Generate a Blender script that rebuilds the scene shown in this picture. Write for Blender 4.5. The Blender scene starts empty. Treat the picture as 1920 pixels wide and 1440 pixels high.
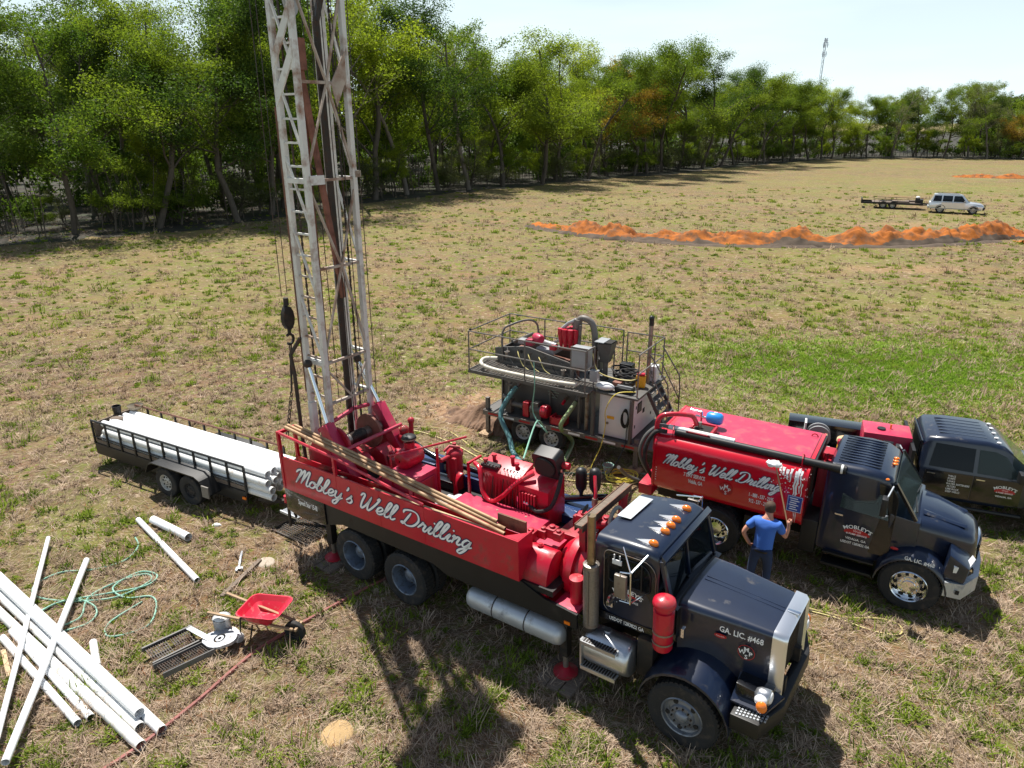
import bpy, bmesh, math, random
import numpy as np
from mathutils import Vector, Matrix, Euler
random.seed(7); rng = np.random.default_rng(11)
PI = math.pi; R_ = math.radians
SC = bpy.context.scene; COL = SC.collection

# ------------------------------------------------------------------ camera
cam = bpy.data.cameras.new('camera'); camo = bpy.data.objects.new('camera', cam); COL.objects.link(camo)
camo.location = (0, 0, 8.4); camo.rotation_euler = (R_(90-20.5), 0, 0)
cam.sensor_width = 36.0; cam.lens = 1330/1920*36.0; cam.clip_start = 0.1; cam.clip_end = 2500
SC.camera = camo
# ------------------------------------------------------------------ sky and sun
SUN = Vector((-.428*math.cos(R_(63)), .904*math.cos(R_(63)), math.sin(R_(63)))).normalized()
W = bpy.data.worlds.new('World'); SC.world = W; W.use_nodes = True
nt = W.node_tree; nt.nodes.clear()
sky = nt.nodes.new('ShaderNodeTexSky'); sky.sky_type = 'NISHITA'; sky.sun_disc = False
sky.sun_elevation = R_(63); sky.sun_rotation = math.atan2(SUN.x, SUN.y); sky.dust_density = 0.6; sky.air_density = 1.0; sky.ozone_density = 1.6
bg = nt.nodes.new('ShaderNodeBackground'); bg.inputs[1].default_value = 0.05
out = nt.nodes.new('ShaderNodeOutputWorld')
# thin streaks of high cloud in the sky dome
tc = nt.nodes.new('ShaderNodeTexCoord'); mp = nt.nodes.new('ShaderNodeMapping'); mp.inputs['Scale'].default_value = (1.0, 1.0, 7.0)
nz = nt.nodes.new('ShaderNodeTexNoise'); nz.inputs['Scale'].default_value = 2.2; nz.inputs['Detail'].default_value = 5
rp = nt.nodes.new('ShaderNodeMapRange'); rp.inputs[1].default_value = .46; rp.inputs[2].default_value = .74; rp.inputs[4].default_value = .22
mx = nt.nodes.new('ShaderNodeMix'); mx.data_type = 'RGBA'; mx.inputs[7].default_value = (12.2, 14.4, 15.0, 1)
L = nt.links.new
L(tc.outputs['Generated'], mp.inputs[0]); L(mp.outputs[0], nz.inputs[0]); L(nz.outputs[0], rp.inputs[0]); sx_ = nt.nodes.new('ShaderNodeSeparateXYZ'); hz = nt.nodes.new('ShaderNodeMapRange'); hz.inputs[1].default_value = 0; hz.inputs[2].default_value = .5; hz.inputs[3].default_value = .9; hz.inputs[4].default_value = .03
ad_ = nt.nodes.new('ShaderNodeMath'); ad_.operation = 'ADD'; ad_.use_clamp = True
L(tc.outputs['Generated'], sx_.inputs[0]); L(sx_.outputs[2], hz.inputs[0]); L(hz.outputs[0], ad_.inputs[0]); L(rp.outputs[0], ad_.inputs[1]); L(ad_.outputs[0], mx.inputs[0])
L(sky.outputs[0], mx.inputs[6]); L(mx.outputs[2], bg.inputs[0]); L(bg.outputs[0], out.inputs[0])
sl = bpy.data.lights.new('sun', 'SUN'); sl.energy = 4.8; sl.angle = R_(.53); sl.color = (1, .955, .88)
so = bpy.data.objects.new('sun', sl); COL.objects.link(so); so.location = SUN*60
so.rotation_euler = (-SUN).to_track_quat('-Z', 'Y').to_euler()
SC.view_settings.view_transform = 'Standard'; SC.view_settings.look = 'None'
SC.view_settings.exposure = 0.72; SC.view_settings.gamma = 1; SC.view_settings.use_curve_mapping = False
SC.cycles.max_bounces = 7; SC.cycles.transparent_max_bounces = 6; SC.cycles.caustics_reflective = False; SC.cycles.caustics_refractive = False

# ------------------------------------------------------------------ materials
def mat(name, col, rough=.5, metal=0, coat=0, var=.12, vscale=3, bump=0, bscale=40, dirt=None, dirt_amt=.4, dscale=2.0, trans=0, emit=0, alpha=None, streak=None):
    m = bpy.data.materials.new(name); m.use_nodes = True; n = m.node_tree.nodes; l = m.node_tree.links.new
    b = n['Principled BSDF']; b.inputs['Roughness'].default_value = rough; b.inputs['Metallic'].default_value = metal
    b.inputs['Coat Weight'].default_value = coat; b.inputs['Coat Roughness'].default_value = .08
    if trans: b.inputs['Transmission Weight'].default_value = trans
    t = n.new('ShaderNodeTexCoord')
    nz = n.new('ShaderNodeTexNoise'); nz.inputs['Scale'].default_value = vscale; nz.inputs['Detail'].default_value = 6
    if streak:
        mp = n.new('ShaderNodeMapping'); mp.inputs['Scale'].default_value = streak; l(t.outputs['Object'], mp.inputs[0]); l(mp.outputs[0], nz.inputs[0])
    else: l(t.outputs['Object'], nz.inputs[0])
    mr = n.new('ShaderNodeMapRange'); mr.inputs[1].default_value = .25; mr.inputs[2].default_value = .75
    mr.inputs[3].default_value = 1-var; mr.inputs[4].default_value = 1+var; l(nz.outputs[0], mr.inputs[0])
    hs = n.new('ShaderNodeHueSaturation'); hs.inputs['Color'].default_value = (*col, 1); l(mr.outputs[0], hs.inputs['Value'])
    last = hs.outputs[0]
    if dirt:
        n2 = n.new('ShaderNodeTexNoise'); n2.inputs['Scale'].default_value = dscale; n2.inputs['Detail'].default_value = 9; n2.inputs['Roughness'].default_value = .65
        l(t.outputs['Object'], n2.inputs[0])
        r2 = n.new('ShaderNodeMapRange'); r2.inputs[1].default_value = .66-dirt_amt*.4; r2.inputs[2].default_value = .78-dirt_amt*.2; l(n2.outputs[0], r2.inputs[0])
        mx = n.new('ShaderNodeMix'); mx.data_type = 'RGBA'; mx.inputs[7].default_value = (*dirt, 1)
        l(r2.outputs[0], mx.inputs[0]); l(last, mx.inputs[6]); last = mx.outputs[2]
        r3 = n.new('ShaderNodeMapRange'); r3.inputs[3].default_value = rough; r3.inputs[4].default_value = .85; l(r2.outputs[0], r3.inputs[0]); l(r3.outputs[0], b.inputs['Roughness'])
    l(last, b.inputs['Base Color'])
    if bump:
        nb = n.new('ShaderNodeTexNoise'); nb.inputs['Scale'].default_value = bscale; nb.inputs['Detail'].default_value = 5; l(t.outputs['Object'], nb.inputs[0])
        bp = n.new('ShaderNodeBump'); bp.inputs['Strength'].default_value = bump; bp.inputs['Distance'].default_value = .02
        l(nb.outputs[0], bp.inputs['Height']); l(bp.outputs[0], b.inputs['Normal'])
    m.diffuse_color = (*col, 1)
    return m
M = {}
def dm(k, *a, **kw): M[k] = mat(k, *a, **kw)
dm('red', (.48, .003, .024), .38, 0, .3, .14, dirt=(.22, .06, .045), dirt_amt=.3, dscale=3)
dm('red_flat', (.40, .008, .026), .5, 0, .15, .15, dirt=(.16, .05, .035), dirt_amt=.32, dscale=4, bump=.1)
dm('red_sky_tinted', (.50, .022, .075), .48, 0, .3, .15, dirt=(.3, .09, .08), dirt_amt=.35, dscale=3, bump=.1)  # red pushed to magenta to stand for the sky's reflection on top faces
dm('tank_red', (.58, .003, .018), .26, 0, .8, .06, bump=.04, bscale=6)
dm('black_paint', (.004, .005, .008), .22, 0, .6, .1, vscale=6)
dm('navy_paint', (.004, .010, .030), .34, 0, .7, .12, vscale=5, bump=.02, bscale=5, dirt=(.045, .042, .042), dirt_amt=.12, dscale=4)
dm('black_flat', (.008, .008, .009), .5, 0, 0, .2, dirt=(.03, .022, .016), dirt_amt=.12)
dm('chassis', (.009, .008, .008), .65, 0, 0, .25, dirt=(.06, .04, .025), dirt_amt=.45, dscale=5)
dm('rubber', (.018, .018, .019), .8, 0, 0, .2, dirt=(.08, .06, .045), dirt_amt=.35, dscale=6, bump=.2)
dm('blue_black', (.012, .04, .13), .32, 0, .6, .12)
dm('mast_white', (.62, .62, .60), .55, 0, 0, .1, dirt=(.24, .12, .07), dirt_amt=.38, dscale=2.4, bump=.1)
dm('brace_worn', (.42, .36, .31), .65, 0, 0, .2, dirt=(.20, .10, .06), dirt_amt=.55, dscale=2.6, bump=.1)
dm('rust', (.17, .075, .045), .75, 0, 0, .25, dirt=(.07, .035, .025), dirt_amt=.5, dscale=5, bump=.2)
dm('rust_red', (.24, .10, .07), .7, 0, 0, .2, dirt=(.12, .05, .035), dirt_amt=.5, dscale=4, bump=.2)
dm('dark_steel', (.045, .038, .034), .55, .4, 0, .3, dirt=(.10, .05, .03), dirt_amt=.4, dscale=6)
dm('chrome', (.78, .80, .84), .16, 1, 0, .05)
dm('satin_chrome', (.82, .83, .86), .28, .85, 0, .04)
dm('aluminium', (.55, .57, .60), .34, .9, 0, .12, vscale=8, streak=(1, 1, 6))
dm('old_aluminium', (.50, .53, .57), .45, .55, 0, .12, dirt=(.25, .25, .26), dirt_amt=.3, dscale=3)
dm('wheel_blue', (.16, .20, .27), .4, .5, 0, .15, dirt=(.07, .06, .05), dirt_amt=.4, dscale=8)
dm('wheel_dark', (.20, .22, .26), .38, .5, .1, .15, dirt=(.08, .07, .06), dirt_amt=.35, dscale=8)
dm('wheel_grey', (.48, .47, .44), .5, .2, 0, .12, dirt=(.14, .11, .08), dirt_amt=.35, dscale=8)
dm('steel_worn', (.28, .25, .22), .42, .7, 0, .2, dirt=(.20, .11, .06), dirt_amt=.4, dscale=4)
dm('stack_brown', (.34, .25, .15), .32, .85, 0, .25, dirt=(.14, .09, .05), dirt_amt=.4, dscale=5)
dm('perforated', (.26, .235, .21), .5, .6, 0, .2, vscale=30)
dm('pvc', (.82, .83, .84), .38, 0, .1, .03, bump=.02)
dm('pvc_dirty', (.74, .74, .72), .45, 0, .1, .06, dirt=(.42, .34, .26), dirt_amt=.22, dscale=3)
dm('dark_hole', (.02, .018, .016), .9)
dm('wood', (.36, .24, .14), .75, 0, 0, .25, streak=(2, 20, 20), bump=.2)
dm('wood_pale', (.52, .38, .22), .7, 0, 0, .2, streak=(2, 20, 20))
dm('wood_grey', (.17, .13, .10), .85, 0, 0, .3, streak=(2, 20, 20), bump=.2)
dm('rod_tan', (.40, .25, .13), .55, .1, 0, .25, dirt=(.22, .11, .06), dirt_amt=.4, dscale=4)
dm('amber', (.85, .20, .015), .25, 0, .6, .05)
dm('lens_white', (.8, .8, .82), .15, 0, .8, .03)
dm('grey_trailer', (.10, .095, .088), .55, .1, 0, .14, dirt=(.10, .08, .06), dirt_amt=.3, dscale=3)
dm('grey_rail', (.17, .155, .14), .55, .2, 0, .2, dirt=(.12, .08, .06), dirt_amt=.35, dscale=5)
dm('grey_light', (.32, .33, .34), .45, .1, .1, .1)
dm('white_panel', (.74, .74, .75), .4, 0, .2, .04, dirt=(.5, .46, .42), dirt_amt=.15)
dm('white', (.82, .82, .82), .5, 0, 0, .03)
dm('hose_white', (.62, .58, .48), .5, 0, 0, .1, dirt=(.4, .34, .26), dirt_amt=.3)
dm('hose_teal', (.10, .24, .25), .45, 0, .1, .15)
dm('hose_green', (.24, .34, .16), .45, 0, .1, .15, dirt=(.4, .34, .22), dirt_amt=.3)
dm('hose_garden', (.22, .44, .34), .5, 0, 0, .12)
dm('hose_yellow', (.58, .50, .20), .55, 0, 0, .1)
dm('cord_yellow', (.72, .60, .08), .55)
dm('hose_grey', (.11, .105, .10), .55, 0, .1, .2)
dm('hose_red', (.30, .10, .085), .6, 0, 0, .2, dirt=(.3, .2, .15), dirt_amt=.3)
dm('bright_blue', (.02, .28, .75), .35, 0, .4, .05)
dm('sign_blue', (.02, .06, .32), .4)
dm('yellow', (.80, .42, .02), .45)
dm('cloth_blue', (.055, .17, .60), .85, 0, 0, .1, bump=.5, bscale=7)
dm('denim', (.02, .038, .10), .9, 0, 0, .25, bump=.2)
dm('skin', (.58, .27, .18), .55, 0, 0, .08)
dm('hair', (.07, .04, .025), .8, 0, 0, .3, bump=.5, bscale=60)
dm('boot', (.05, .03, .02), .7)
dm('silver_car', (.72, .74, .78), .3, .6, .5, .04)
dm('barrow_red', (.62, .02, .05), .38, 0, .2, .08, dirt=(.55, .2, .18), dirt_amt=.25, dscale=9)
dm('galvanised', (.42, .44, .47), .5, .5, 0, .15, dirt=(.3, .28, .26), dirt_amt=.35, dscale=9)
dm('letter_white', (.86, .87, .88), .5, 0, 0, 0)
dm('letter_dark', (.012, .018, .08), .5, 0, 0, 0)
dm('letter_red', (.42, .01, .015), .45, 0, 0, 0)
dm('letter_pink', (.8, .45, .45), .5, 0, 0, 0)
dm('wave_green', (.35, .5, .42), .5, 0, 0, 0)
dm('tower_grey', (.5, .52, .56), .6, .2, 0, .05)
dm('concrete_disc', (.42, .36, .29), .9, 0, 0, .15, bump=.3)
dm('canvas', (.33, .28, .21), .85, 0, 0, .2)
def glass(name, col, rough=.04):
    m = bpy.data.materials.new(name); m.use_nodes = True; b = m.node_tree.nodes['Principled BSDF']
    b.inputs['Base Color'].default_value = (*col, 1); b.inputs['Roughness'].default_value = rough
    b.inputs['Transmission Weight'].default_value = .82; b.inputs['IOR'].default_value = 1.3; b.inputs['Specular IOR Level'].default_value = .8
    M[name] = m
glass('glass', (.16, .22, .21)); glass('glass_dark', (.03, .045, .06))
def bark(name, col):
    m = mat(name, col, .9, 0, 0, .3, 1.2, .6, 9, streak=(6, 6, 1.2)); M[name] = m
bark('bark', (.085, .068, .052)); bark('bark_pale', (.15, .125, .10)); bark('twig', (.10, .078, .062))
def leafmat(name, c1, c2, tw=.55):
    m = bpy.data.materials.new(name); m.use_nodes = True; n = m.node_tree.nodes; l = m.node_tree.links.new
    n.remove(n['Principled BSDF']); o = n['Material Output']
    t = n.new('ShaderNodeTexCoord'); nz = n.new('ShaderNodeTexNoise'); nz.inputs['Scale'].default_value = .45; nz.inputs['Detail'].default_value = 4; l(t.outputs['Object'], nz.inputs[0])
    wn = n.new('ShaderNodeAttribute'); wn.attribute_name = 'rnd'
    oi = n.new('ShaderNodeObjectInfo')
    ad = n.new('ShaderNodeMath'); ad.operation = 'MULTIPLY_ADD'; ad.inputs[1].default_value = .5; l(wn.outputs['Fac'], ad.inputs[0]); l(nz.outputs[0], ad.inputs[2])
    a2 = n.new('ShaderNodeMath'); a2.operation = 'MULTIPLY_ADD'; a2.inputs[1].default_value = .5; l(oi.outputs['Random'], a2.inputs[0]); l(ad.outputs[0], a2.inputs[2])
    mr = n.new('ShaderNodeMapRange'); mr.inputs[1].default_value = .55; mr.inputs[2].default_value = 1.35; l(a2.outputs[0], mr.inputs[0])
    mx = n.new('ShaderNodeMix'); mx.data_type = 'RGBA'; mx.inputs[6].default_value = (*c1, 1); mx.inputs[7].default_value = (*c2, 1); l(mr.outputs[0], mx.inputs[0])
    d = n.new('ShaderNodeBsdfDiffuse'); tr = n.new('ShaderNodeBsdfTranslucent'); ms = n.new('ShaderNodeMixShader'); ms.inputs[0].default_value = tw
    g = n.new('ShaderNodeBsdfGlossy'); g.inputs['Roughness'].default_value = .45; g.inputs['Color'].default_value = (.6, .65, .6, 1)
    m2 = n.new('ShaderNodeMixShader'); m2.inputs[0].default_value = .012
    sc = n.new('ShaderNodeMix'); sc.data_type = 'RGBA'; sc.blend_type = 'MULTIPLY'; sc.inputs[0].default_value = 1; sc.inputs[7].default_value = (1.25, 1.4, .6, 1)
    l(mx.outputs[2], d.inputs[0]); l(mx.outputs[2], sc.inputs[6]); l(sc.outputs[2], tr.inputs[0])
    l(d.outputs[0], ms.inputs[1]); l(tr.outputs[0], ms.inputs[2]); l(ms.outputs[0], m2.inputs[1]); l(g.outputs[0], m2.inputs[2]); l(m2.outputs[0], o.inputs[0])
    M[name] = m
leafmat('leaf_green', (.055, .105, .018), (.22, .26, .035))
leafmat('leaf_dark', (.032, .066, .018), (.11, .16, .03), .45)
leafmat('leaf_lime', (.12, .19, .022), (.32, .35, .04))
leafmat('leaf_orange', (.20, .12, .03), (.38, .23, .05))
leafmat('leaf_grey', (.09, .10, .05), (.17, .18, .08), .4)

# ------------------------------------------------------------------ lettering outlines (built-in font, made into plain outlines once)
STRINGS = {}
def _prep():
    items = ["7 DAY SERVICE", "Vidalia, GA", "1 - 888 - 537 - 2195", "912 - 537 - 2195", "Speed Star 15-III", "GA. LIC. #468", "USDOT 1283822 GA",
             "VIDALIA, GA", "SERVICE", "& PUMP SERVICE", "Well", "M", "W", "P", "S", "WELLS", "PUMPS", "TANKS", "WATER SOFTENERS", "FILTERS", "LIME ROCK", "DEEP WELLS", "MOBLEY'S", "Peterbilt", "LINCOLN"]
    obs = []
    for s in items:
        c = bpy.data.curves.new('t', 'FONT'); c.body = s; c.align_x = 'CENTER'; c.resolution_u = 2; c.offset = .018
        if s in ("7 DAY SERVICE", "Vidalia, GA", "1 - 888 - 537 - 2195", "912 - 537 - 2195", "Speed Star 15-III"): c.space_character = .92
        o = bpy.data.objects.new('t', c); COL.objects.link(o); obs.append((s, o))
    dg = bpy.context.evaluated_depsgraph_get(); dg.update()
    for s, o in obs:
        me = o.evaluated_get(dg).to_mesh()
        STRINGS[s] = ([v.co.copy() for v in me.vertices], [tuple(p.vertices) for p in me.polygons])
        o.to_mesh_clear() if False else None
    for s, o in obs:
        c = o.data; bpy.data.objects.remove(o); bpy.data.curves.remove(c)
_prep()

# ------------------------------------------------------------------ mesh builder
class MB:
    def __init__(s): s.v = []; s.f = []; s.mi = []; s.mats = []; s.cur = 0
    def m(s, name):
        if name not in s.mats: s.mats.append(name)
        s.cur = s.mats.index(name); return s
    def add(s, vs, fs, X=None):
        k = len(s.v)
        s.v += [tuple(X @ Vector(v)) if X else tuple(v) for v in vs]
        s.f += [tuple(i+k for i in f) for f in fs]; s.mi += [s.cur]*len(fs); return s
    def bx(s, x0, x1, y0, y1, z0, z1, X=None):
        vs = [(x, y, z) for x in (x0, x1) for y in (y0, y1) for z in (z0, z1)]
        return s.add(vs, [(0, 1, 3, 2), (4, 6, 7, 5), (0, 4, 5, 1), (2, 3, 7, 6), (0, 2, 6, 4), (1, 5, 7, 3)], X)
    def ext(s, pts, d, caps=True):
        "polygon pts (3d) swept by vector d"
        n = len(pts); d = Vector(d); a = [Vector(p) for p in pts]; vs = a+[p+d for p in a]
        fs = [(i, (i+1) % n, n+(i+1) % n, n+i) for i in range(n)]
        if caps: fs += [tuple(range(n-1, -1, -1)), tuple(range(n, 2*n))]
        return s.add(vs, fs)
    def loft(s, rings, closed=True, caps=True):
        n = len(rings[0]); vs = [p for r in rings for p in r]; fs = []
        for k in range(len(rings)-1):
            for i in range(n if closed else n-1):
                j = (i+1) % n; fs.append((k*n+i, k*n+j, (k+1)*n+j, (k+1)*n+i))
        if caps: fs += [tuple(range(n-1, -1, -1)), tuple(range((len(rings)-1)*n, len(rings)*n))]
        return s.add(vs, fs)
    def tube(s, pts, r, n=8, caps=True, closed=False):
        pts = [Vector(p) for p in pts]; k = len(pts); rs = r if isinstance(r, (list, tuple)) else [r]*k
        rings = []; up = None
        for i in range(k):
            if closed: t = pts[(i+1) % k]-pts[i-1]
            else: t = pts[min(i+1, k-1)]-pts[max(i-1, 0)]
            t.normalize()
            if up is None: up = Vector((0, 0, 1)) if abs(t.z) < .9 else Vector((1, 0, 0))
            a = t.cross(up)
            if a.length < 1e-4: a = t.cross(Vector((1, 0, 0)))
            a.normalize(); b = a.cross(t); up = b
            rings.append([pts[i]+(a*math.cos(q)+b*math.sin(q))*rs[i] for q in (2*PI*j/n for j in range(n))])
        if closed: rings.append(rings[0]); caps = False
        return s.loft(rings, True, caps)
    def cyl(s, p0, p1, r0, r1=None, n=16): return s.tube([p0, p1], [r0, r0 if r1 is None else r1], n)
    def lathe(s, prof, o=(0, 0, 0), ax='y', n=24, caps=False, X=None):
        "prof: (radius, along axis)"
        rings = []
        for (r, t) in prof:
            ring = []
            for j in range(n):
                q = 2*PI*j/n; c, d = r*math.cos(q), r*math.sin(q)
                p = {'x': (t, c, d), 'y': (c, t, d), 'z': (c, d, t)}[ax]
                p = Vector(p)+Vector(o); ring.append(X @ p if X else p)
            rings.append(ring)
        return s.loft(rings, True, caps)
    def sph(s, o, r, n=12, m=8, sc=(1, 1, 1)):
        prof = [(max(math.sin(PI*i/m)*r, 1e-4), -math.cos(PI*i/m)*r) for i in range(m+1)]
        return s.lathe(prof, (0, 0, 0), 'z', n, False, Matrix.Translation(o) @ Matrix.Diagonal((*sc, 1)))
    def bar(s, p0, p1, w, h=None):
        h = h or w; p0 = Vector(p0); p1 = Vector(p1); t = (p1-p0).normalized()
        up = Vector((0, 0, 1)) if abs(t.z) < .95 else Vector((1, 0, 0))
        a = t.cross(up).normalized()*w/2; b = a.cross(t).normalized()*h/2
        return s.loft([[p-a-b, p+a-b, p+a+b, p-a+b] for p in (p0, p1)])
    def text(s, st, size, o, u, v, arc=0, sx=1):
        "flat lettering: origin o, reading direction u, up direction v; arc bends the baseline"
        vs, fs = STRINGS[st]; o = Vector(o); u = Vector(u).normalized(); v = Vector(v).normalized(); res = []
        for p in vs:
            x, y = p.x*size*sx, p.y*size
            if arc:
                q = x/arc; x, y = (arc+y)*math.sin(q), (arc+y)*math.cos(q)-arc
            res.append(o+u*x+v*y)
        return s.add(res, fs)
    def ribbon(s, path, w, o, u, v, lift=0, nib=True):
        pts = [Vector(p) for p in path]; P = []
        for i in range(len(pts)-1):
            p0 = pts[max(i-1, 0)]; p1 = pts[i]; p2 = pts[i+1]; p3 = pts[min(i+2, len(pts)-1)]
            for k in range(5):
                t = k/5; P.append(.5*((2*p1)+(p2-p0)*t+(2*p0-5*p1+4*p2-p3)*t*t+(3*p1-p0-3*p2+p3)*t**3))
        P.append(pts[-1]); k = len(P); o = Vector(o); u = Vector(u); v = Vector(v); nn = u.cross(v).normalized()*lift
        vs = []
        for i in range(k):
            t = P[min(i+1, k-1)]-P[max(i-1, 0)]
            if t.length < 1e-6: t = Vector((1, 0))
            t.normalize(); n = Vector((-t.y, t.x))
            ww = w*(.62+.5*abs(t.dot(Vector((-.25, -.97))))) if nib else w
            ww *= .55+.45*min(1, min(i, k-1-i)/3)
            for sg in (-1, 1):
                q = P[i]+n*ww*sg; vs.append(o+u*q.x+v*q.y+nn)
        return s.add(vs, [(2*i, 2*i+1, 2*i+3, 2*i+2) for i in range(k-1)])
    def build(s, name, mt=None, par=None, bev=0, smooth=40, loc=None, seg=2):
        if mt: s.mats = s.mats or [mt]
        me = bpy.data.meshes.new(name); me.from_pydata(s.v, [], s.f)
        for k in s.mats: me.materials.append(M[k])
        me.polygons.foreach_set('material_index', s.mi)
        bm = bmesh.new(); bm.from_mesh(me)
        bmesh.ops.recalc_face_normals(bm, faces=bm.faces)
        if bev:
            bmesh.ops.remove_doubles(bm, verts=bm.verts, dist=1e-5)
            ed = [e for e in bm.edges if len(e.link_faces) == 2 and e.calc_face_angle(0) > .5]
            try: bmesh.ops.bevel(bm, geom=ed, offset=bev, segments=seg, profile=.6, affect='EDGES', clamp_overlap=True)
            except Exception: pass
        bm.to_mesh(me); bm.free()
        if smooth:
            me.polygons.foreach_set('use_smooth', [True]*len(me.polygons)); me.set_sharp_from_angle(angle=R_(smooth))
        return link(name, me, par, loc)
def link(name, me, par=None, loc=None, rot=None):
    o = bpy.data.objects.new(name, me); COL.objects.link(o)
    if par is not None: o.parent = par
    if loc is not None: o.location = loc
    if rot is not None: o.rotation_euler = rot
    return o
def tag(o, label, cat, group=None):
    o['label'] = label; o['category'] = cat
    if group: o['group'] = group
    return o
def thing(name, label, cat, loc=(0, 0, 0), rot=(0, 0, 0), group=None):
    return tag(link(name, None, None, loc, rot), label, cat, group)
def kind(o, k): o['kind'] = k; return o
def copytree(o, par=None):
    c = o.copy(); COL.objects.link(c)
    if par is not None: c.parent = par
    for ch in list(o.children): copytree(ch, c)
    return c
def smoothpath(pts, k=6, closed=False):
    pts = [Vector(p) for p in pts]; P = []; n = len(pts)
    for i in range(n if closed else n-1):
        g = (lambda j: pts[j % n]) if closed else (lambda j: pts[min(max(j, 0), n-1)])
        p0, p1, p2, p3 = g(i-1), g(i), g(i+1), g(i+2)
        for q in range(k):
            t = q/k; P.append(.5*((2*p1)+(p2-p0)*t+(2*p0-5*p1+4*p2-p3)*t*t+(3*p1-p0-3*p2+p3)*t**3))
    if not closed: P.append(pts[-1])
    return P

SCRIPT = {
 'M': ([[(-.08,.72),(.0,.9),(.15,1.0),(.22,.93),(.16,.5),(.05,.0)], [(.06,.1),(.35,.93),(.45,1.0),(.43,.6),(.36,.05)], [(.37,.1),(.62,.92),(.74,1.0),(.71,.5),(.69,.12),(.76,.0),(.9,.12)]], .86),
 'o': ([[(.27,.48),(.12,.42),(.03,.2),(.12,.02),(.28,.06),(.36,.25),(.3,.45),(.2,.44),(.3,.34),(.5,.42)]], .44),
 'b': ([[(-.02,.12),(.12,.45),(.23,.88),(.18,1.0),(.1,.85),(.05,.35),(.09,.05),(.2,.0),(.34,.12),(.33,.36),(.22,.4),(.42,.34)]], .4),
 'l': ([[(-.02,.12),(.13,.42),(.25,.86),(.2,1.0),(.11,.85),(.05,.35),(.1,.04),(.2,.0),(.34,.14)]], .31),
 'e': ([[(-.02,.14),(.2,.2),(.31,.36),(.22,.48),(.09,.38),(.05,.18),(.13,.01),(.27,.03),(.42,.16)]], .4),
 'y': ([[(-.02,.38),(.07,.48),(.05,.15),(.15,.02),(.3,.12),(.4,.47)], [(.4,.47),(.33,.0),(.2,-.38),(.06,-.42),(.04,-.25),(.25,-.05),(.52,.14)]], .5),
 "'": ([[(.1,.72),(.16,.84),(.17,1.0)]], .24),
 's': ([[(-.02,.12),(.16,.36),(.22,.52),(.2,.36),(.31,.18),(.22,.0),(.04,.02)]], .4),
 'W': ([[(-.08,.78),(.03,.97),(.13,.9),(.08,.4),(.12,.02),(.24,.08),(.42,.5),(.5,.92)], [(.5,.92),(.43,.35),(.49,.0),(.62,.1),(.84,.6),(.93,.97),(.8,.84)]], .92),
 'D': ([[(.3,.84),(.2,.4),(.1,.04),(.0,.08),(.1,.15),(.3,.0),(.6,.1),(.76,.5),(.6,.88),(.3,1.0),(-.02,.9),(-.06,.7)]], .84),
 'r': ([[(-.02,.12),(.12,.42),(.15,.54),(.19,.42),(.3,.42),(.26,.15),(.32,.01),(.44,.14)]], .42),
 'i': ([[(-.02,.12),(.15,.46),(.1,.14),(.17,.0),(.3,.14)], [(.2,.7),(.235,.77)]], .28),
 'n': ([[(-.02,.36),(.08,.48),(.05,.0)], [(.06,.18),(.2,.45),(.3,.42),(.27,.12),(.34,.0),(.48,.14)]], .46),
 'g': ([[(.32,.42),(.16,.47),(.04,.25),(.1,.03),(.24,.1),(.36,.47)], [(.36,.47),(.27,-.1),(.1,-.44),(-.03,-.36),(.1,-.14),(.48,.14)]], .46),
 ' ': ([], .34)}
def script_sign(par, surf, x0, x1, z0, h, name='lettering', text="Mobley's Well Drilling", slant=.5):
    "white brush script with a dark outline; surf(x, z, lift) gives the point on the panel"
    wid = sum(SCRIPT[c][1] for c in text); sx = (x1-x0)/wid
    for (mt, w, lift) in (('letter_dark', .115, .005), ('letter_white', .060, .009)):
        b = MB().m(mt); cx = 0
        for c in text:
            for st in SCRIPT[c][0]:
                b.ribbon([((cx+p[0])*sx+(p[1]-.3)*slant*h, p[1]*h) for p in st], w*h*1.0, (0, 0, 0), (1, 0, 0), (0, 1, 0), 0)
            cx += SCRIPT[c][1]
        b.v = [tuple(surf(x0+v[0], z0+v[1], lift)) for v in b.v]
        b.build(name if mt == 'letter_white' else 'lettering_outline', None, par, smooth=0)

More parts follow.
